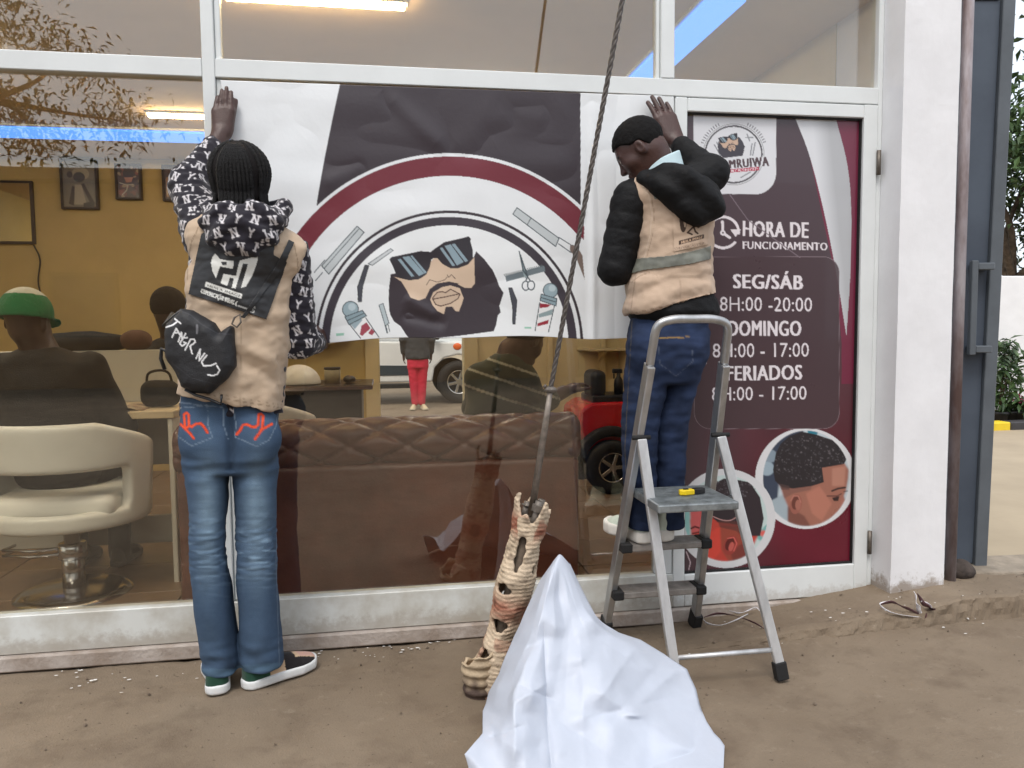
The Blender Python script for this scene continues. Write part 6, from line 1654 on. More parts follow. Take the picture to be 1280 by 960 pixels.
    def sc(q):
        c_ = np.tile(lin((196, 206, 192)), (len(q), 1)); c_[q[:, 2] < .34] = lin((222, 218, 210)); c_[(q[:, 1] > .3) & (q[:, 1] < .55) & (q[:, 2] > .75)] = lin((166, 178, 168)); return c_
    zt = .424
    h1 = np.array(atZ(824, 690, zt)); h1[1] = -.30; shoe('shoe', h1, h1 + [-.085, .24, 0], .25, .108, pr, SW, sc, .13, .046)
    h2 = np.array(atZ(853, 690, zt)); h2[1] = -.29; shoe('shoe', h2, h2 + [-.07, .245, 0], .25, .108, pr, SW, sc, .13, .046)
person_ladder()

# ================================================================== lights on the shop ceiling
def led(name, lo, hi, m_, label, cat):
    t = empty(name, tuple((np.array(lo) + np.array(hi)) / 2), label, cat)
    box('diffuser', lo, hi, m_, t, .004)
    box('housing', (lo[0] - .012, lo[1] - .012, hi[2] + .0005), (hi[0] + .012, hi[1] + .012, 2.5995), M_white, t, .002)
M_blue = mat('blue_led', rgb(60, 130, 255), 0.4, 0, emit=(.10, .30, .95, 1), estr=1.3)
M_warm = mat('warm_tube', rgb(255, 220, 150), 0.4, 0, emit=(1.0, .72, .38, 1), estr=50)
M_fill = mat('fill_tube', rgb(255, 245, 230), 0.4, 0, emit=(1.0, .93, .80, 1), estr=50)  # for two unseen tubes added to brighten the interior
led('led_strip', (-3.4, 2.68, 2.57), (1.30, 2.96, 2.585), M_blue, 'blue led strip running along the ceiling above the framed pictures', 'led strip')
led('led_strip', (1.35, .12, 2.57), (1.52, 2.62, 2.585), M_blue, 'blue led strip running front to back over the door side', 'led strip')
led('tube_light', (-1.42, 2.24, 2.565), (-.40, 2.275, 2.585), M_warm, 'warm glowing tube light on the ceiling beside the blue strip', 'ceiling light')
led('tube_light', (-.60, .37, 2.565), (.12, .40, 2.585), M_warm, 'warm glowing tube light close behind the upper middle pane', 'ceiling light')
led('tube_light', (-3.0, 1.2, 2.56), (-1.9, 1.26, 2.585), M_fill, 'added white fill tube, out of view over the salon chairs', 'ceiling light')
led('tube_light', (.2, 1.7, 2.56), (1.1, 1.76, 2.585), M_fill, 'added white fill tube, out of view over the leather sofa', 'ceiling light')

# ================================================================== framed pictures on the back wall
M_frame = mat('dark_wood_frame', rgb(40, 30, 26), 0.5, 0.2, 20)
M_print = mat('picture_print', None, 0.3, 0.03, attr=True)
def picture(x0, y0, x1, y1, paintf, label):
    a, b = W(x0, y0, wall_y - .03), W(x1, y1, wall_y - .03)
    t = empty('framed_picture', tuple((a + b) / 2), label, 'picture', None)
    f = .018
    box('backing', (a[0], wall_y - .03, b[2]), (b[0], wall_y - .002, a[2]), M_frame, t, .002)
    for lo, hi in (((a[0], 0, b[2]), (a[0] + f, 0, a[2])), ((b[0] - f, 0, b[2]), (b[0], 0, a[2])), ((a[0] + f, 0, a[2] - f), (b[0] - f, 0, a[2])), ((a[0] + f, 0, b[2]), (b[0] - f, 0, b[2] + f))):
        box('frame_bar', (lo[0], wall_y - .045, lo[2]), (hi[0], wall_y - .0305, hi[2]), M_frame, t, .003)
    c = Canvas(0, 0, 100, 130, 2, (60, 54, 46)); paintf(c)
    nu, nv = 60, 76; U, V = np.meshgrid(np.linspace(0, 1, nu), np.linspace(0, 1, nv))
    P = np.stack([(a[0] + f + (b[0] - a[0] - 2 * f) * U).ravel(), np.full(U.size, wall_y - .033), (a[2] - f - (a[2] - b[2] - 2 * f) * V).ravel()], -1)
    mesh('print', P, gridfaces(nu, nv), M_print, t, True, c.at(U.ravel() * 99, V.ravel() * 129))
def pic1(c):
    c.poly([(0, 0), (100, 0), (100, 130), (0, 130)], (120, 114, 96)); c.disc((55, 35), 26, (160, 152, 130), r2=18); c.disc((50, 45), 18, (60, 54, 44), r2=14); c.disc((22, 38), 9, (52, 48, 40))
    c.poly([(15, 120), (28, 70), (38, 72), (30, 125)], (44, 36, 28)); c.poly([(55, 65), (64, 62), (96, 120), (84, 125)], (44, 36, 28)); c.poly([(36, 66), (56, 66), (70, 122), (32, 122)], (166, 158, 136)); c.poly([(60, 118), (90, 112), (96, 130), (60, 130)], (40, 36, 30)); c.blur(0, 0, 100, 130, 3)
def pic2(c):
    c.poly([(0, 0), (100, 0), (100, 130), (0, 130)], (58, 36, 30)); rn = random.Random(4)
    for _ in range(60): c.disc((rn.uniform(0, 100), rn.uniform(0, 130)), rn.uniform(4, 13), rn.choice([(120, 60, 46), (150, 80, 66), (40, 30, 30), (170, 150, 120), (70, 40, 36)]), .8, r2=rn.uniform(3, 10), rot=rn.uniform(0, 3))
    c.disc((50, 30), 26, (44, 36, 40), r2=18); c.poly([(30, 48), (72, 46), (64, 66), (40, 68)], (180, 120, 92)); c.line([(10, 70), (40, 78), (70, 76)], 4, (190, 180, 160)); c.line([(46, 80), (40, 100), (20, 118)], 5, (190, 184, 166)); c.blur(0, 0, 100, 130, 2)
def pic3(c):
    c.poly([(0, 0), (100, 0), (100, 130), (0, 130)], (70, 44, 26))
    for x in (14, 38, 62, 84): c.poly([(x - 8, 120), (x - 8, 50), (x - 3, 40), (x + 3, 40), (x + 8, 50), (x + 8, 120)], (166, 122, 74)); c.poly([(x - 6, 80), (x + 6, 80), (x + 6, 110), (x - 6, 110)], (196, 164, 112))
    c.blur(0, 0, 100, 130, 3)
picture(74, 198, 124, 262, pic1, 'sepia framed picture of a figure with raised head, widest on the yellow wall')
picture(143, 204, 178, 250, pic2, 'small dark red framed picture between the sepia one and the bottles')
picture(202, 206, 238, 252, pic3, 'small framed picture of amber bottles by the mullion')
# wall mirror at the far left with its lead
mr = empty('wall_mirror', tuple(W(22, 305, wall_y)), 'black framed wall mirror at the end of the yellow wall', 'mirror')
a, b = W(-60, 224, wall_y - .03), W(44, 305, wall_y - .03)
box('frame', (a[0], wall_y - .03, b[2]), (b[0], wall_y - .002, a[2]), M_frame, mr, .003)
box('mirror_glass', (a[0] + .02, wall_y - .034, b[2] + .02), (b[0] - .02, wall_y - .0305, a[2] - .02), mat('mirror', rgb(210, 214, 214), 0.03, 0, metal=1.0, rvar=0.0), mr, 0)
tube_obj('lead', bezier([W(42, 306, wall_y - .02), W(50, 325, wall_y - .02), W(48, 355, wall_y - .02), W(58, 385, wall_y - .02)], 8), .006, M_dark, mr, 5)

# ================================================================== leather sofa, its back to the window
M_leath = mat('brown_leather', rgb(104, 62, 52), 0.36, 0.18, 5, 0.12, 90, col2=rgb(80, 46, 40), coat=.1)
sf = empty('leather_sofa', (0, .6, .08), 'brown buttoned leather sofa with its back against the window', 'sofa')
SX0, SX1 = -.86, .86
def roll(P):
    x = P[:, 0]; y = P[:, 1] - .40; z = P[:, 2] - .735
    r = np.sqrt(y * y + z * z); th = np.arctan2(z, -y)
    u = (x - .092) / .243; v_ = (th - .0) * .118 / .16
    f1 = np.abs((u + v_) % 1.0 - .5) * 2; f2 = np.abs((u - v_) % 1.0 - .5) * 2
    puff = np.sqrt(np.clip((1 - f1) * (1 - f2), 0, 1)) if False else np.sqrt(np.clip(1 - np.maximum(f1, f2) ** 3, 0, 1))
    R = .088 + .028 * puff
    d = r - R
    d = smax(d, np.abs(x - (SX0 + SX1) / 2) - (SX1 - SX0) / 2, .03)
    return d
v, F = solid(roll, (SX0 - .05, .22, .56), (SX1 + .05, .58, .92), .009, lambda v: .003 * ns(v, (12, 12, 12), 3), 1)
rl = mesh('back_roll', v, F, M_leath, sf, True)
for k in range(-4, 4):
    for row, (ty, tz) in ((0, (-.088, .0)), (1, (-.05, .078))):
        x = .092 + .243 * (k + (0 if row == 0 else .5))
        if SX0 + .05 < x < SX1 - .05:
            bm = bmesh.new(); bmesh.ops.create_icosphere(bm, subdivisions=2, radius=.014, matrix=Matrix.Translation((x, .40 + ty, .735 + tz)) @ Matrix.Diagonal((1, .6, 1, 1))); bmobj('button', bm, M_leath, rl, True)
def backp(P): return rbox(P, (0, .385, .37), (SX1 - .01, .075, .29), .025)
v, F = solid(backp, (SX0 - .05, .25, .02), (SX1 + .05, .55, .72), .015, lambda v: .004 * ns(v, (5, 5, 5), 3) + .002 * ns(v, (16, 16, 22), 3)); mesh('back_panel', v, F, M_leath, sf, True)
for sx in (SX0 + .09, SX1 - .09):
    def arm(P, sx=sx):
        d = cap(P, (sx, .47, .62), (sx, 1.18, .60), .105) + .006 * np.sin(P[:, 1] * 40)
        return smin(d, rbox(P, (sx, .80, .35), (.085, .42, .27), .03), .03)
    v, F = solid(arm, (sx - .2, .3, .02), (sx + .2, 1.35, .82), .015); mesh('arm', v, F, M_leath, sf, True)
def seat(P): return rbox(P, (0, .82, .40), (SX1 - .17, .36, .09), .05)
v, F = solid(seat, (-.8, .4, .25), (.8, 1.25, .55), .018); mesh('seat_cushion', v, F, M_leath, sf, True)
box('base', (SX0 + .16, .465, .10), (SX1 - .16, 1.16, .308), M_leath, sf, .01)
for x in (SX0 + .06, SX1 - .06):
    for y in (.40, 1.12): lathe('foot', [(.02, 0), (.03, .05), (.028, .07)], (x, y, .0805), M_frame, sf, 10)

# ================================================================== white salon chairs
M_vinyl = mat('white_vinyl', rgb(232, 231, 226), 0.4, 0.04, 6, 0.05, 60)
def salon_chair(c, face, label, mirror=False):
    t = empty('salon_chair', c, label, 'salon chair', 'white salon chairs')
    ca, sa = math.cos(face), math.sin(face)
    def loc(P):
        q = P - np.asarray(c, np.float32); return np.stack([q[:, 0] * ca + q[:, 1] * sa, -q[:, 0] * sa + q[:, 1] * ca, q[:, 2]], -1)
    def back(P):
        q = loc(P); r = np.sqrt(q[:, 0] ** 2 + (q[:, 1] * 1.05) ** 2); th = np.arctan2(q[:, 0], -q[:, 1])
        top = .78 - .10 * np.clip(np.abs(th) - .7, 0, 2); R = .30 + .05 * (q[:, 2] - .4)
        d = smax(np.abs(r - R) - .027, np.abs(q[:, 2] - (top + .33) / 2) - (top - .33) / 2, .03)
        d = smax(d, q[:, 1] - .16, .03)
        slot = smax(np.abs(q[:, 2] - .495) - .085, np.abs(th) - 1.12, .06)
        return smax(d, -slot, .02)
    v, F = solid(back, np.array(c) + [-.42, -.42, .28], np.array(c) + [.42, .42, .84], .010, None, 1); mesh('backrest', v, F, M_vinyl, t, True)
    v, F = solid(lambda P: rbox(loc(P), (0, .02, .42), (.25, .25, .055), .045), np.array(c) + [-.4, -.4, .3], np.array(c) + [.4, .4, .52], .014); mesh('seat', v, F, M_vinyl, t, True)
    lathe('column', [(.045, .02), (.045, .20), (.032, .205), (.032, .37)], c, M_chrome, t, 18); lathe('base', [(.235, .0), (.235, .012), (.20, .026), (.05, .035)], c, M_chrome, t, 32)
    lathe('collar', [(.052, .16), (.058, .165), (.058, .225), (.052, .23)], c, M_chrome, t, 18)
    def wp(x, y, z): return (c[0] + x * ca - y * sa, c[1] + x * sa + y * ca, c[2] + z)
    for zz in (.19, .215): tube_obj('footrest_bar', [wp(-.02, -.03, zz), wp(-.16, -.02, zz - .012), wp(-.30, .05, zz - .018), wp(-.34, .25, zz - .05)], .007, M_chrome, t, 6)
    return t
salon_chair((-1.36, .60, .0815), 0.0, 'white curved salon chair with the capped person seated in it')
salon_chair((-.72, 1.75, .0815), -.7, 'white salon chair partly hidden behind the sofa')

# ================================================================== reception desk and what lies on it
M_lam = mat('white_laminate', rgb(214, 210, 198), 0.4, 0.05, 3)
dk = empty('reception_desk', (-1.25, 1.0, .08), 'white reception desk with raised front and panel legs', 'desk')
dx1 = -.94
box('side_panel', (dx1 - .022, .66, .081), (dx1, 1.15, .838), M_lam, dk, .003); box('side_panel', (-2.3, .66, .081), (-2.278, 1.15, .838), M_lam, dk, .003)
box('worktop', (-2.32, .65, .839), (dx1 + .01, 1.18, .872), mat('pale_wood', rgb(206, 186, 152), 0.45, 0.12, 4, stretch=(1, 6, 6)), dk, .003)
box('modesty_board', (-2.277, 1.10, .56), (dx1 - .023, 1.13, .838), M_lam, dk, .003); box('kick_board', (-2.277, 1.10, .16), (dx1 - .023, 1.13, .30), M_lam, dk, .003)
box('raised_front', (-2.32, 1.185, .60), (dx1 + .01, 1.215, 1.135), M_lam, dk, .003)
def lump(name, c, r, m_, label, cat, seed, parent=None):
    v, F = solid(lambda P: ell(P, c, r) + .25 * min(r) * (vnoise(P * (.9 / min(r)), 1, seed) - .5), np.array(c) - np.array(r) * 1.5, np.array(c) + np.array(r) * 1.5, min(r) / 9, None, 1)
    return tag(mesh(name, v, F, m_, None, True), label, cat)
M_blk = mat('black_fabric', rgb(18, 18, 20), 0.8, 0.2, 12, 0.3, 200)
lump('heaped_jacket', (-1.52, 1.25, 1.175), (.26, .09, .055), M_blk, 'black jacket heaped over the top of the reception desk', 'jacket', 3)
lump('brown_cap', (-1.25, 1.24, 1.185), (.075, .075, .055), mat('brown_felt', rgb(84, 56, 42), 0.85, 0.15), 'round brown cap resting on the reception desk top', 'cap', 5)
hb = empty('handbag', (-1.06, .86, .873), 'small black handbag with looped handle on the desk worktop', 'bag')
v, F = solid(lambda P: rbox(P, (-1.04, .86, .935), (.085, .05, .062), .045) + .01 * (vnoise(P * 20, 1, 2) - .5), (-1.2, .76, .86), (-.9, .96, 1.03), .008); mesh('pouch', v, F, M_blk, hb, True)
tube_obj('handle', bezier([(-1.10, .86, .98), (-1.09, .86, 1.03), (-1.04, .86, 1.045), (-1.0, .86, 1.03), (-.985, .86, .98)], 6), .006, M_blk, hb, 6)
mg = empty('open_magazine', (-1.22, .80, .873), 'open magazine lying on the pale desk worktop', 'magazine')
for s in (-1, 1):
    V = []; n = 9
    for i in range(n):
        u = i / (n - 1)
        for yy in (.70, .91): V.append((-1.22 + s * (.004 + .14 * u), yy, .876 + .018 * math.sin(math.pi * min(1, u * 1.1)) * (1 - u * .5)))
    o = mesh('page', V, [(2 * i, 2 * i + 2, 2 * i + 3, 2 * i + 1) for i in range(n - 1)], mat('magazine_page', rgb(196, 178, 150), 0.5, 0.3, 18, col2=rgb(120, 92, 70)), mg, True); s_ = o.modifiers.new('thickness', 'SOLIDIFY'); s_.thickness = .004

# ================================================================== dark side counter by the back wall
ct = empty('side_counter', (-.3, 2.1, .08), 'dark counter with a glossy brown top behind the sofa', 'counter')
box('body', (-.62, 1.95, .081), (-.14, 2.40, .855), M_dark, ct, .006); box('top', (-1.0, 1.86, .856), (-.07, 2.46, .884), mat('glossy_brown_top', rgb(62, 46, 38), 0.25, 0.15, 4), ct, .004); box('edge_strip', (-1.0, 1.852, .858), (-.07, 1.8595, .880), M_chrome, ct, .001)
wb = empty('neck_basin', (-.52, 2.0, .885), 'upturned white neck basin on the dark counter', 'basin')
v, F = solid(lambda P: smax(np.abs(ell(P, (-.53, 2.05, .885), (.125, .11, .115))) - .010, .886 - P[:, 2], .004), (-.7, 1.9, .86), (-.36, 2.2, 1.02), .007); mesh('shell', v, F, M_vinyl, wb, True)
jr = empty('product_jar', (-.33, 2.15, .885), 'clear product tub standing on the dark counter', 'jar'); lathe('tub', [(.05, 0), (.052, .08), (.05, .085)], (-.33, 2.15, .8845), mat('frosted_plastic', rgb(190, 180, 150), 0.4, 0.1), jr, 16); lathe('lid', [(.053, .0855), (.053, .10), (.01, .102)], (-.33, 2.15, .8845), M_dark, jr, 16)
lump('hair_brush', (-.22, 2.1, .908), (.04, .05, .026), M_dark, 'small black brush on the corner of the dark counter', 'brush', 7)
hd = empty('dryer_hood', tuple(W(400, 425, 3.3)), 'cream rounded hood mounted on the wall above the counter', 'hood')
cH = W(395, 415, 3.55); v, F = solid(lambda P: smax(ell(P, cH + [0, 0, .08], (.36, .16, .19)), P[:, 1] - 3.695, .01), cH + [-.45, -.2, -.2], cH + [.45, .2, .4], .02); mesh('shell', v, F, M_vinyl, hd, True)
# wall shelf on the right
sh = empty('wall_shelf', tuple(W(755, 440, 3.6)), 'cream wedge shelf on the wall above the toy car', 'shelf')
a, b = W(728, 436, 3.5), W(784, 436, 3.5)
prism('board', [(a[0], 3.698), (a[0] + .04, 3.42), (b[0], 3.42), (b[0], 3.698)], a[2] - .02, a[2], M_cream, sh, 2, .003); prism('bracket', [(3.698, a[2] - .021), (3.45, a[2] - .021), (3.698, a[2] - .12)], (a[0] + b[0]) / 2 - .01, (a[0] + b[0]) / 2 + .01, M_cream, sh, 0)
for x in (1.17, 1.42, 1.9): tag(box('wall_pilaster', (x, wall_y - .05, .08), (x + .05, wall_y - .001, 2.6), M_cream, None, .004), kind='structure')
tag(box('door_jamb', (OX0 - .12, wall_y - .04, .08), (OX0, wall_y - .0005, 2.0), M_cream, None, .004), kind='structure'); tag(box('door_jamb', (OX1, wall_y - .04, .08), (OX1 + .12, wall_y - .0005, 2.0), M_cream, None, .004), kind='structure')

# ================================================================== red ride-on toy car
jp = empty('toy_car', (1.75, 2.35, .08), 'red ride-on toy car with black arches and silver wheel', 'toy car')
M_red = mat('red_gloss_plastic', rgb(196, 24, 34), 0.22, 0.06, 4, coat=.3)
jx = 1.30
prism('body', [(jx, .50), (jx + .02, .66), (jx + .10, .71), (jx + 1.0, .72), (jx + 1.04, .50), (jx + .9, .26), (jx + .16, .26)], 2.12, 2.62, M_red, jp, 1, .02)
def archp(P):
    q = P - np.array([1.53, 2.10, .29], np.float32); r = np.sqrt(q[:, 0] ** 2 + q[:, 2] ** 2)
    return smax(smax(np.abs(r - .225) - .035, np.abs(q[:, 1] - .02) - .06, .02), -q[:, 2] - .10, .02)
v, F = solid(archp, (1.2, 1.98, .1), (1.85, 2.26, .62), .012); mesh('wheel_arch', v, F, M_rub, jp, True)
def wheel(parent, c, r, w_, ax_=1, spokes=5, name='wheel'):
    bm = bmesh.new(); n = 28; prof = [(r * .58, -w_ / 2), (r * .86, -w_ / 2), (r, -w_ * .32), (r, w_ * .32), (r * .86, w_ / 2), (r * .58, w_ / 2)]
    V = []; F = []
    for i in range(n):
        a_ = 6.283185 * i / n
        for rr, yy in prof: V.append((c[0] + rr * math.cos(a_), c[1] + yy, c[2] + rr * math.sin(a_)))
    k = len(prof)
    for i in range(n):
        for j in range(k): F.append((i * k + j, i * k + (j + 1) % k, ((i + 1) % n) * k + (j + 1) % k, ((i + 1) % n) * k + j))
    ty = mesh(name, V, F, M_rub, parent, True)
    bm = bmesh.new()
    for s in range(spokes):
        a_ = 6.283185 * s / spokes + .3
        b2 = bmesh.new(); box_bm(b2, (-r * .07, -w_ * .42, 0), (r * .07, -w_ * .30, r * .52), r * .02)
        bmesh.ops.rotate(b2, verts=b2.verts[:], cent=(0, 0, 0), matrix=Matrix.Rotation(a_, 3, 'Y')); bmesh.ops.translate(b2, verts=b2.verts[:], vec=c)
        me_ = bpy.data.meshes.new('spoke'); b2.to_mesh(me_); b2.free(); link('spoke', me_, M_chrome, ty)
    V, F = tube([(c[0] + r * .55 * math.cos(t_), c[1] - w_ * .36, c[2] + r * .55 * math.sin(t_)) for t_ in np.linspace(0, 6.283, 24, endpoint=False)], r * .055, 6, True); mesh('rim', [tuple(p) for p in V], F, M_chrome, ty, True)
    V, F = tube([(c[0], c[1] - w_ * .44, c[2]), (c[0], c[1] + w_ * .2, c[2])], r * .14, 10); mesh('hub', [tuple(p) for p in V], F, M_chrome, ty)
    V, F = tube([(c[0], c[1] - w_ * .1, c[2]), (c[0], c[1] + w_ * .1, c[2])], r * .56, 20); mesh('brake_disc', [tuple(p) for p in V], F, M_dark, ty)
    return ty
wheel(jp, (1.53, 2.09, .27), .185, .11); wheel(jp, (2.1, 2.09, .27), .185, .11)
box('console', (1.42, 2.16, .70), (1.9, 2.5, .755), M_dark, jp, .01); lump2 = solid(lambda P: rbox(P, (1.47, 2.3, .83), (.055, .13, .10), .045), (1.38, 2.1, .7), (1.58, 2.5, .98), .012); mesh('seat', lump2[0], lump2[1], M_dark, jp, True)
sbt = empty('spray_bottle', (1.63, 2.25, .757), 'black trigger spray bottle standing on the toy car', 'spray bottle')
lathe('bottle', [(.032, 0), (.034, .07), (.03, .10), (.014, .125), (.013, .145)], (1.63, 2.25, .7565), M_dark, sbt, 14); box('trigger_head', (1.585, 2.235, .903), (1.655, 2.265, .935), M_dark, sbt, .006); box('trigger', (1.592, 2.243, .865), (1.600, 2.257, .902), M_dark, sbt, .002)
st2 = empty('stray_trainer', (1.5, 1.9, .087), 'black trainer with pale sole on the floor by the toy car', 'shoe')
shoe('trainer', (1.52, 1.85, .088), (1.75, 1.80, .088), .27, .10, st2, mat('sole_white_plain', rgb(210, 206, 200), 0.6), lambda q: np.tile(lin((40, 38, 40)), (len(q), 1)), .085, .03)

# ================================================================== people inside
def sitter(loc_, label, head, fdir, skin, torso, m_cloth, arms, clothname, ccol, hair=None, cap_=None, k=1.0, legs=()):
    pr = person(loc_, label); hM = axes(fdir); head = np.array(head)
    lo = np.minimum(head, np.min([t[1:3] + t[:1] if False else (t[1] - t[3], t[2] - t[4], t[0]) for t in torso], 0)) - .2; hi = np.maximum(head, np.max([(t[1] + t[3], t[2] + t[4], t[0]) for t in torso], 0)) + .25
    for a in arms: lo = np.minimum(lo, np.min([p[:3] for p in a[0]], 0) - .22); hi = np.maximum(hi, np.max([p[:3] for p in a[0]], 0) + .22)
    for a in legs: lo = np.minimum(lo, np.min(a, 0) - .15); hi = np.maximum(hi, np.max(a, 0) + .15)
    nb = np.array([torso[-1][1], torso[-1][2], torso[-1][0]])
    def body(P):
        d = head_sdf(P, head, hM, k); d = smin(d, cap(P, head + hM @ np.array([0, -.03, -.05]), nb, .052, .06), .03)
        d = smin(d, loft(P, torso, round_=.05) + .012, .04)
        for pts, hd_ in arms:
            for p, q in zip(pts[:-1], pts[1:]): d = smin(d, cap(P, p, q, .042, .034), .02)
            f = np.array(pts[-1]) - np.array(pts[-2]); f /= np.linalg.norm(f); s = np.cross(f, [0, 0, 1.0]); s /= np.linalg.norm(s) + 1e-6
            d = smin(d, hand_sdf(P, pts[-1], f, np.cross(s, f), s, (.35, .35, .35, .35), .05), .012)
        return d
    v, F = solid(body, lo, hi, .008); mesh('body', v, F, M_skin, pr, True, face_cols(v, head, hM, skin, k))
    def cl(P):
        d = loft(P, torso, round_=.05)
        for pts, hd_ in arms:
            q0 = pts[0]
            for i, (p, q) in enumerate(zip(pts[:-1], pts[1:])): d = smin(d, cap(P, p, np.array(p) + (np.array(q) - np.array(p)) * (1 if i < len(pts) - 2 else hd_), .066, .056), .03)
        return d
    if clothname:
        v, F = solid(cl, lo, hi, .007, lambda v: .006 * ns(v, (12, 12, 18), 3)); mesh(clothname, v, F, m_cloth, pr, True, ccol(v) if ccol else None)
    if legs:
        def lg_(P):
            d = None
            for L_ in legs:
                for i, (p, q) in enumerate(zip(L_[:-1], L_[1:])): c_ = cap(P, p, q, .075 - .015 * i, .06 - .012 * i); d = c_ if d is None else smin(d, c_, .03)
            return d
        v, F = solid(lg_, lo - .1, hi + .1, .009, lambda v: .005 * ns(v, (10, 10, 20), 3)); mesh('trousers', v, F, M_blk, pr, True)
        for L_ in legs: shoe('shoe', np.array(L_[-1]) * [1, 1, 0] + [0, -.06, .088], np.array(L_[-1]) * [1, 1, 0] + [.03, .3, .088], .27, .10, pr, M_rub, lambda q: np.tile(lin((30, 28, 28)), (len(q), 1)), .09, .03)
    if hair:
        v, F = solid(lambda P: smax(ell((P - head.astype(np.float32)) @ hM.astype(np.float32), (0, -.016, .03), (.088, .108, .10)) + .004 * (vnoise(P * 90, 1, 2) - .5), np.interp(((P - head.astype(np.float32)) @ hM.astype(np.float32))[:, 1], [-.1, -.03, .03, .08], [-.05, -.02, .03, .06]) - ((P - head.astype(np.float32)) @ hM.astype(np.float32))[:, 2], .01), head - .17, head + .17, .006); mesh('hair', v, F, M_hair, pr, True, np.tile(lin((22, 20, 20)), (len(v), 1)))
    if cap_:
        def capf(P):
            q = (P - head.astype(np.float32)) @ hM.astype(np.float32)
            d = smax(np.abs(ell(q, (0, -.012, .025), (.096, .115, .108))) - .004, .0 - q[:, 2], .006)
            br = smax(np.abs(q[:, 2] - .012 + .3 * np.maximum(q[:, 1] - .1, 0)) - .004, np.sqrt((q[:, 0] / .085) ** 2 + ((q[:, 1] - .09) / .09) ** 2) * .08 - .08, .004)
            return smin(d, br, .006)
        v, F = solid(capf, head - .22, head + .22, .006); q = (v - head) @ hM
        o = mesh('cap', v, F, M_cloth, pr, True, np.where((q[:, 2] > .10)[:, None], lin((206, 204, 190)), lin((20, 112, 66)))); o['label'] = 'green cap with a white crown'
    return pr
hd0 = W(34, 400, .56)
sitter((-1.4, .62, .09), 'person in green and white cap and dark jacket seated in the salon chair', hd0, (.1, 1, -.12), (60, 40, 34),
       [(.55, -1.42, .66, .17, .12), (.75, -1.42, .64, .18, .125), (1.0, -1.43, .60, .20, .125), (1.10, -1.43, .60, .20, .11), (1.17, -1.44, .59, .09, .08)], M_blk,
       [([(-1.60, .60, 1.08), (-1.66, .66, .80), (-1.52, .88, .74)], .8), ([(-1.25, .60, 1.08), (-1.16, .68, .80), (-1.30, .88, .74)], .8)], 'jacket', None, cap_=True, k=1.0,
       legs=[[(-1.30, .72, .58), (-1.28, 1.02, .56), (-1.30, 1.00, .14)], [(-1.50, .72, .58), (-1.50, 1.04, .56), (-1.50, 1.02, .14)]])
def polo(v):
    c_ = np.tile(lin((52, 62, 52)), (len(v), 1)); s = v[:, 2] + .35 * (v[:, 0] - .6)
    for z0 in (1.045, .965, .88): c_[np.abs(s - z0) < .006] = lin((186, 186, 172))
    c_[v[:, 2] > 1.105] = lin((196, 190, 172)); return c_
hd1 = W(657, 425, .72)
sitter((.5, .8, .45), 'person in dark green striped polo bent forward on the leather sofa', hd1, (.70, .55, -.55), (78, 52, 44),
       [(.50, .50, .80, .145, .12), (.72, .51, .77, .145, .12), (.95, .555, .74, .145, .115), (1.04, .58, .73, .13, .10), (1.12, .61, .72, .07, .07)], M_cloth,
       [([(.68, .70, .98), (.75, .76, .84), (.90, .84, .90)], .45), ([(.45, .74, .99), (.46, .95, .82), (.70, 1.02, .86)], .45)], 'polo_shirt', polo, hair=True, k=.98,
       legs=[[(.50, .85, .52), (.58, 1.22, .52), (.60, 1.24, .14)], [(.36, .85, .52), (.36, 1.24, .52), (.36, 1.26, .14)]])
hd2 = W(212, 388, 1.55)
sitter(tuple(hd2 * [1, 1, 0] + [0, 0, .09]), 'person with black hair sitting behind the reception desk', hd2, (.3, 1, -.2), (56, 38, 32),
       [(.60, hd2[0], 1.60, .16, .11), (.9, hd2[0], 1.60, .18, .12), (1.12, hd2[0], 1.60, .18, .10), (1.2, hd2[0], 1.60, .08, .07)], M_blk,
       [([(hd2[0] - .18, 1.58, 1.10), (hd2[0] - .22, 1.45, .95), (hd2[0] - .1, 1.36, .93)], .8), ([(hd2[0] + .18, 1.58, 1.10), (hd2[0] + .22, 1.48, .95), (hd2[0] + .12, 1.36, .93)], .8)], 'jacket', None, hair=True)

# ================================================================== outside beyond the rear opening: a pickup and a passer-by
GZ = -.066
pk = empty('pickup_truck', (1.3, 10.8, GZ), 'white double cab pickup truck parked behind the rear doorway', 'pickup truck')
M_car = mat('white_car_paint', rgb(224, 226, 228), 0.25, 0.03, 2, coat=.4)
wc = np.array([1.28, 10.42, .31])
x0 = wc[0]
prof_ = [(x0 - 3.9, .42), (x0 - 3.95, .80), (x0 - 3.9, 1.02), (x0 - 2.1, 1.04), (x0 + .75, .98), (x0 + .95, .80), (x0 + .95, .36), (x0 + .46, .34), (x0 + .42, .56), (x0 + .26, .72), (x0, .78), (x0 - .26, .72), (x0 - .42, .56), (x0 - .46, .32), (x0 - 2.70, .32), (x0 - 2.75, .56), (x0 - 2.95, .74), (x0 - 3.15, .78), (x0 - 3.4, .72), (x0 - 3.56, .52), (x0 - 3.6, .36)]
prism('body', prof_, 10.36, 12.0, M_car, pk, 1, .03)
prism('cab', [(x0 - 2.2, 1.04), (x0 - 2.1, 1.60), (x0 - .75, 1.62), (x0 - .15, 1.06)], 10.45, 11.9, M_car, pk, 1, .03)
M_cg = mat('dark_car_glass', rgb(30, 34, 38), 0.08, 0.0, rvar=0.02)
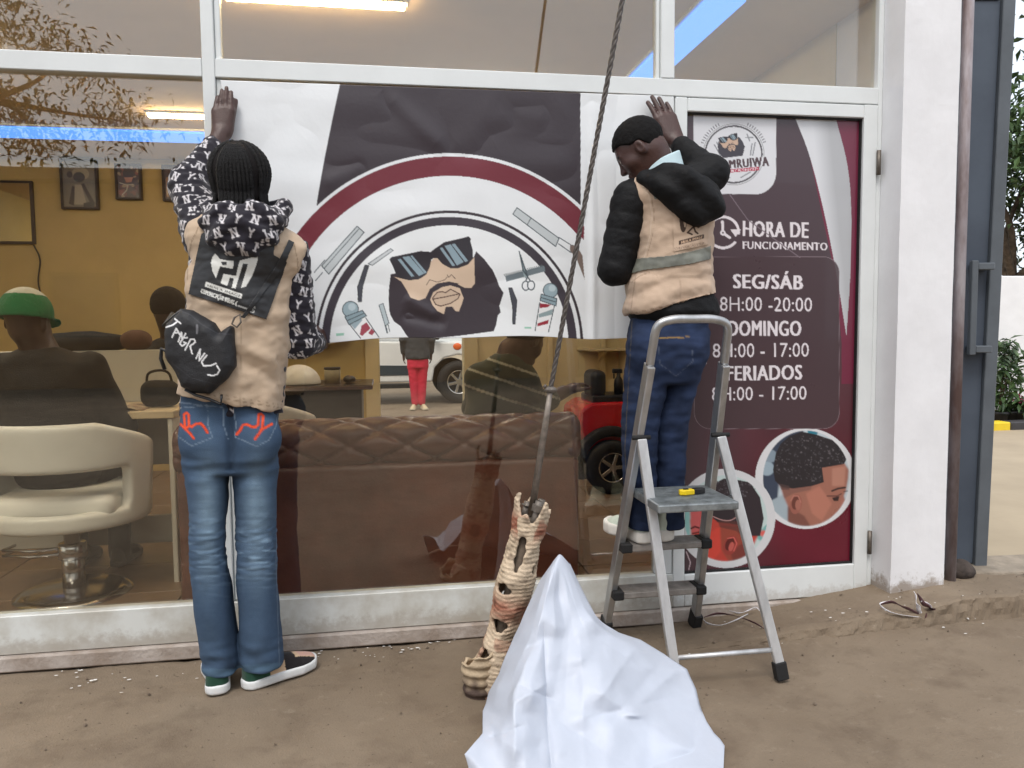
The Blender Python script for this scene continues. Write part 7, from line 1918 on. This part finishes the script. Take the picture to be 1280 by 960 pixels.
prism('side_window', [(x0 - 1.15, 1.09), (x0 - 1.12, 1.52), (x0 - .80, 1.53), (x0 - .36, 1.10)], 10.44, 10.4495, M_cg, pk, 1); prism('side_window', [(x0 - 2.05, 1.09), (x0 - 1.98, 1.50), (x0 - 1.22, 1.52), (x0 - 1.24, 1.09)], 10.44, 10.4495, M_cg, pk, 1)
tube_obj('door_seam', [(x0 - .62, 10.352, .40), (x0 - .58, 10.352, .72), (x0 - .50, 10.352, .99)], .008, M_dark, pk, 5)
prism('side_lettering_panel', [(x0 - 1.55, .44), (x0 - 1.55, .62), (x0 - .70, .60), (x0 - .74, .44)], 10.350, 10.3585, mat('dark_blue_band', rgb(40, 60, 74), 0.4), pk, 1)
bm = bmesh.new(); bmesh.ops.create_uvsphere(bm, u_segments=12, v_segments=8, radius=.075, matrix=Matrix.Translation((x0 - .02, 10.36, .92)) @ Matrix.Diagonal((1, .3, .8, 1))); bmobj('indicator_lamp', bm, mat('orange_lens', rgb(240, 110, 50), 0.25), pk, True)
box('sill_step', (x0 - 2.6, 10.33, .22), (x0 - .6, 10.45, .30), M_dark, pk, .01)
box('front_bumper', (x0 + .70, 10.34, .25), (x0 + 1.05, 12.0, .48), M_dark, pk, .03); box('mirror', (x0 - .45, 10.22, 1.04), (x0 - .33, 10.40, 1.22), M_dark, pk, .02)
for xx in (x0, x0 - 3.08):
    for yy in (10.44, 11.9): wheel(pk, (xx, yy, GZ + .37), .37, .24, spokes=6)
ps = person((.54, 9.5, GZ), 'person in red trousers and dark jacket standing by the white pickup')
px0 = W(523, 500, 9.5)[0]
def rb(P):
    d = head_sdf(P, (px0, 9.5, 1.58), axes((-.3, 1, 0))); d = smin(d, cap(P, (px0, 9.5, 1.5), (px0, 9.5, 1.38), .055), .03); d = smin(d, loft(P, [(.80, px0, 9.5, .15, .10), (1.05, px0, 9.5, .15, .10), (1.36, px0, 9.5, .19, .10)], round_=.04), .04)
    for s in (-1, 1):
        d = smin(d, cap(P, (px0 + s * .19, 9.5, 1.34), (px0 + s * .23, 9.48, 1.06), .045, .04), .03); d = smin(d, cap(P, (px0 + s * .23, 9.48, 1.06), (px0 + s * .22, 9.56, .84), .038, .03), .02)
        d = smin(d, hand_sdf(P, (px0 + s * .22, 9.56, .82), (0, .2, -.98), (s, 0, 0), (0, .98, .2), (.3, .3, .3, .3), .02), .012)
        d = smin(d, cap(P, (px0 + s * .075, 9.5, .80), (px0 + s * .07, 9.5, .06), .07, .035), .03)
    return d
v, F = solid(rb, (px0 - .4, 9.2, -.05), (px0 + .4, 9.85, 1.75), .011); mesh('body', v, F, M_skin, ps, True, np.tile(lin((62, 42, 36)), (len(v), 1)))
def jk(P):
    d = loft(P, [(.74, px0, 9.5, .20, .14), (1.05, px0, 9.5, .19, .13), (1.38, px0, 9.5, .21, .12)], round_=.04)
    for s in (-1, 1): d = smin(d, cap(P, (px0 + s * .19, 9.5, 1.34), (px0 + s * .23, 9.48, 1.06), .07, .06), .03); d = smin(d, cap(P, (px0 + s * .23, 9.48, 1.06), (px0 + s * .22, 9.56, .86), .056, .048), .02)
    return d
v, F = solid(jk, (px0 - .4, 9.2, .6), (px0 + .4, 9.85, 1.5), .012, lambda v: .006 * ns(v, (12, 12, 18), 3)); mesh('jacket', v, F, mat('grey_black_jacket', rgb(58, 60, 64), 0.7, 0.15), ps, True)
def tr_(P):
    d = loft(P, [(.60, px0, 9.5, .17, .115), (.80, px0, 9.5, .155, .11)], round_=.03)
    for s in (-1, 1): d = smin(d, cap(P, (px0 + s * .08, 9.5, .72), (px0 + s * .055, 9.5, .05), .09, .055), .02)
    return d
v, F = solid(tr_, (px0 - .3, 9.3, -.05), (px0 + .3, 9.7, .9), .011, lambda v: .005 * ns(v, (12, 12, 22), 3)); mesh('trousers', v, F, mat('crimson_cloth', rgb(196, 30, 62), 0.75, 0.1), ps, True)
v, F = solid(lambda P: smax(ell(P, (px0, 9.49, 1.62), (.095, .11, .10)), 1.56 - P[:, 2] + .4 * (P[:, 1] - 9.5), .02), (px0 - .2, 9.3, 1.45), (px0 + .2, 9.7, 1.8), .012); mesh('hair', v, F, M_hair, ps, True, np.tile(lin((24, 22, 22)), (len(v), 1)))
for s in (-1, 1): shoe('shoe', (px0 + s * .06, 9.55, GZ + .002), (px0 + s * .12, 9.25, GZ), .27, .10, ps, mat('beige_sole', rgb(200, 190, 170), 0.7), lambda q: np.tile(lin((196, 180, 150)), (len(q), 1)), .08, .03)
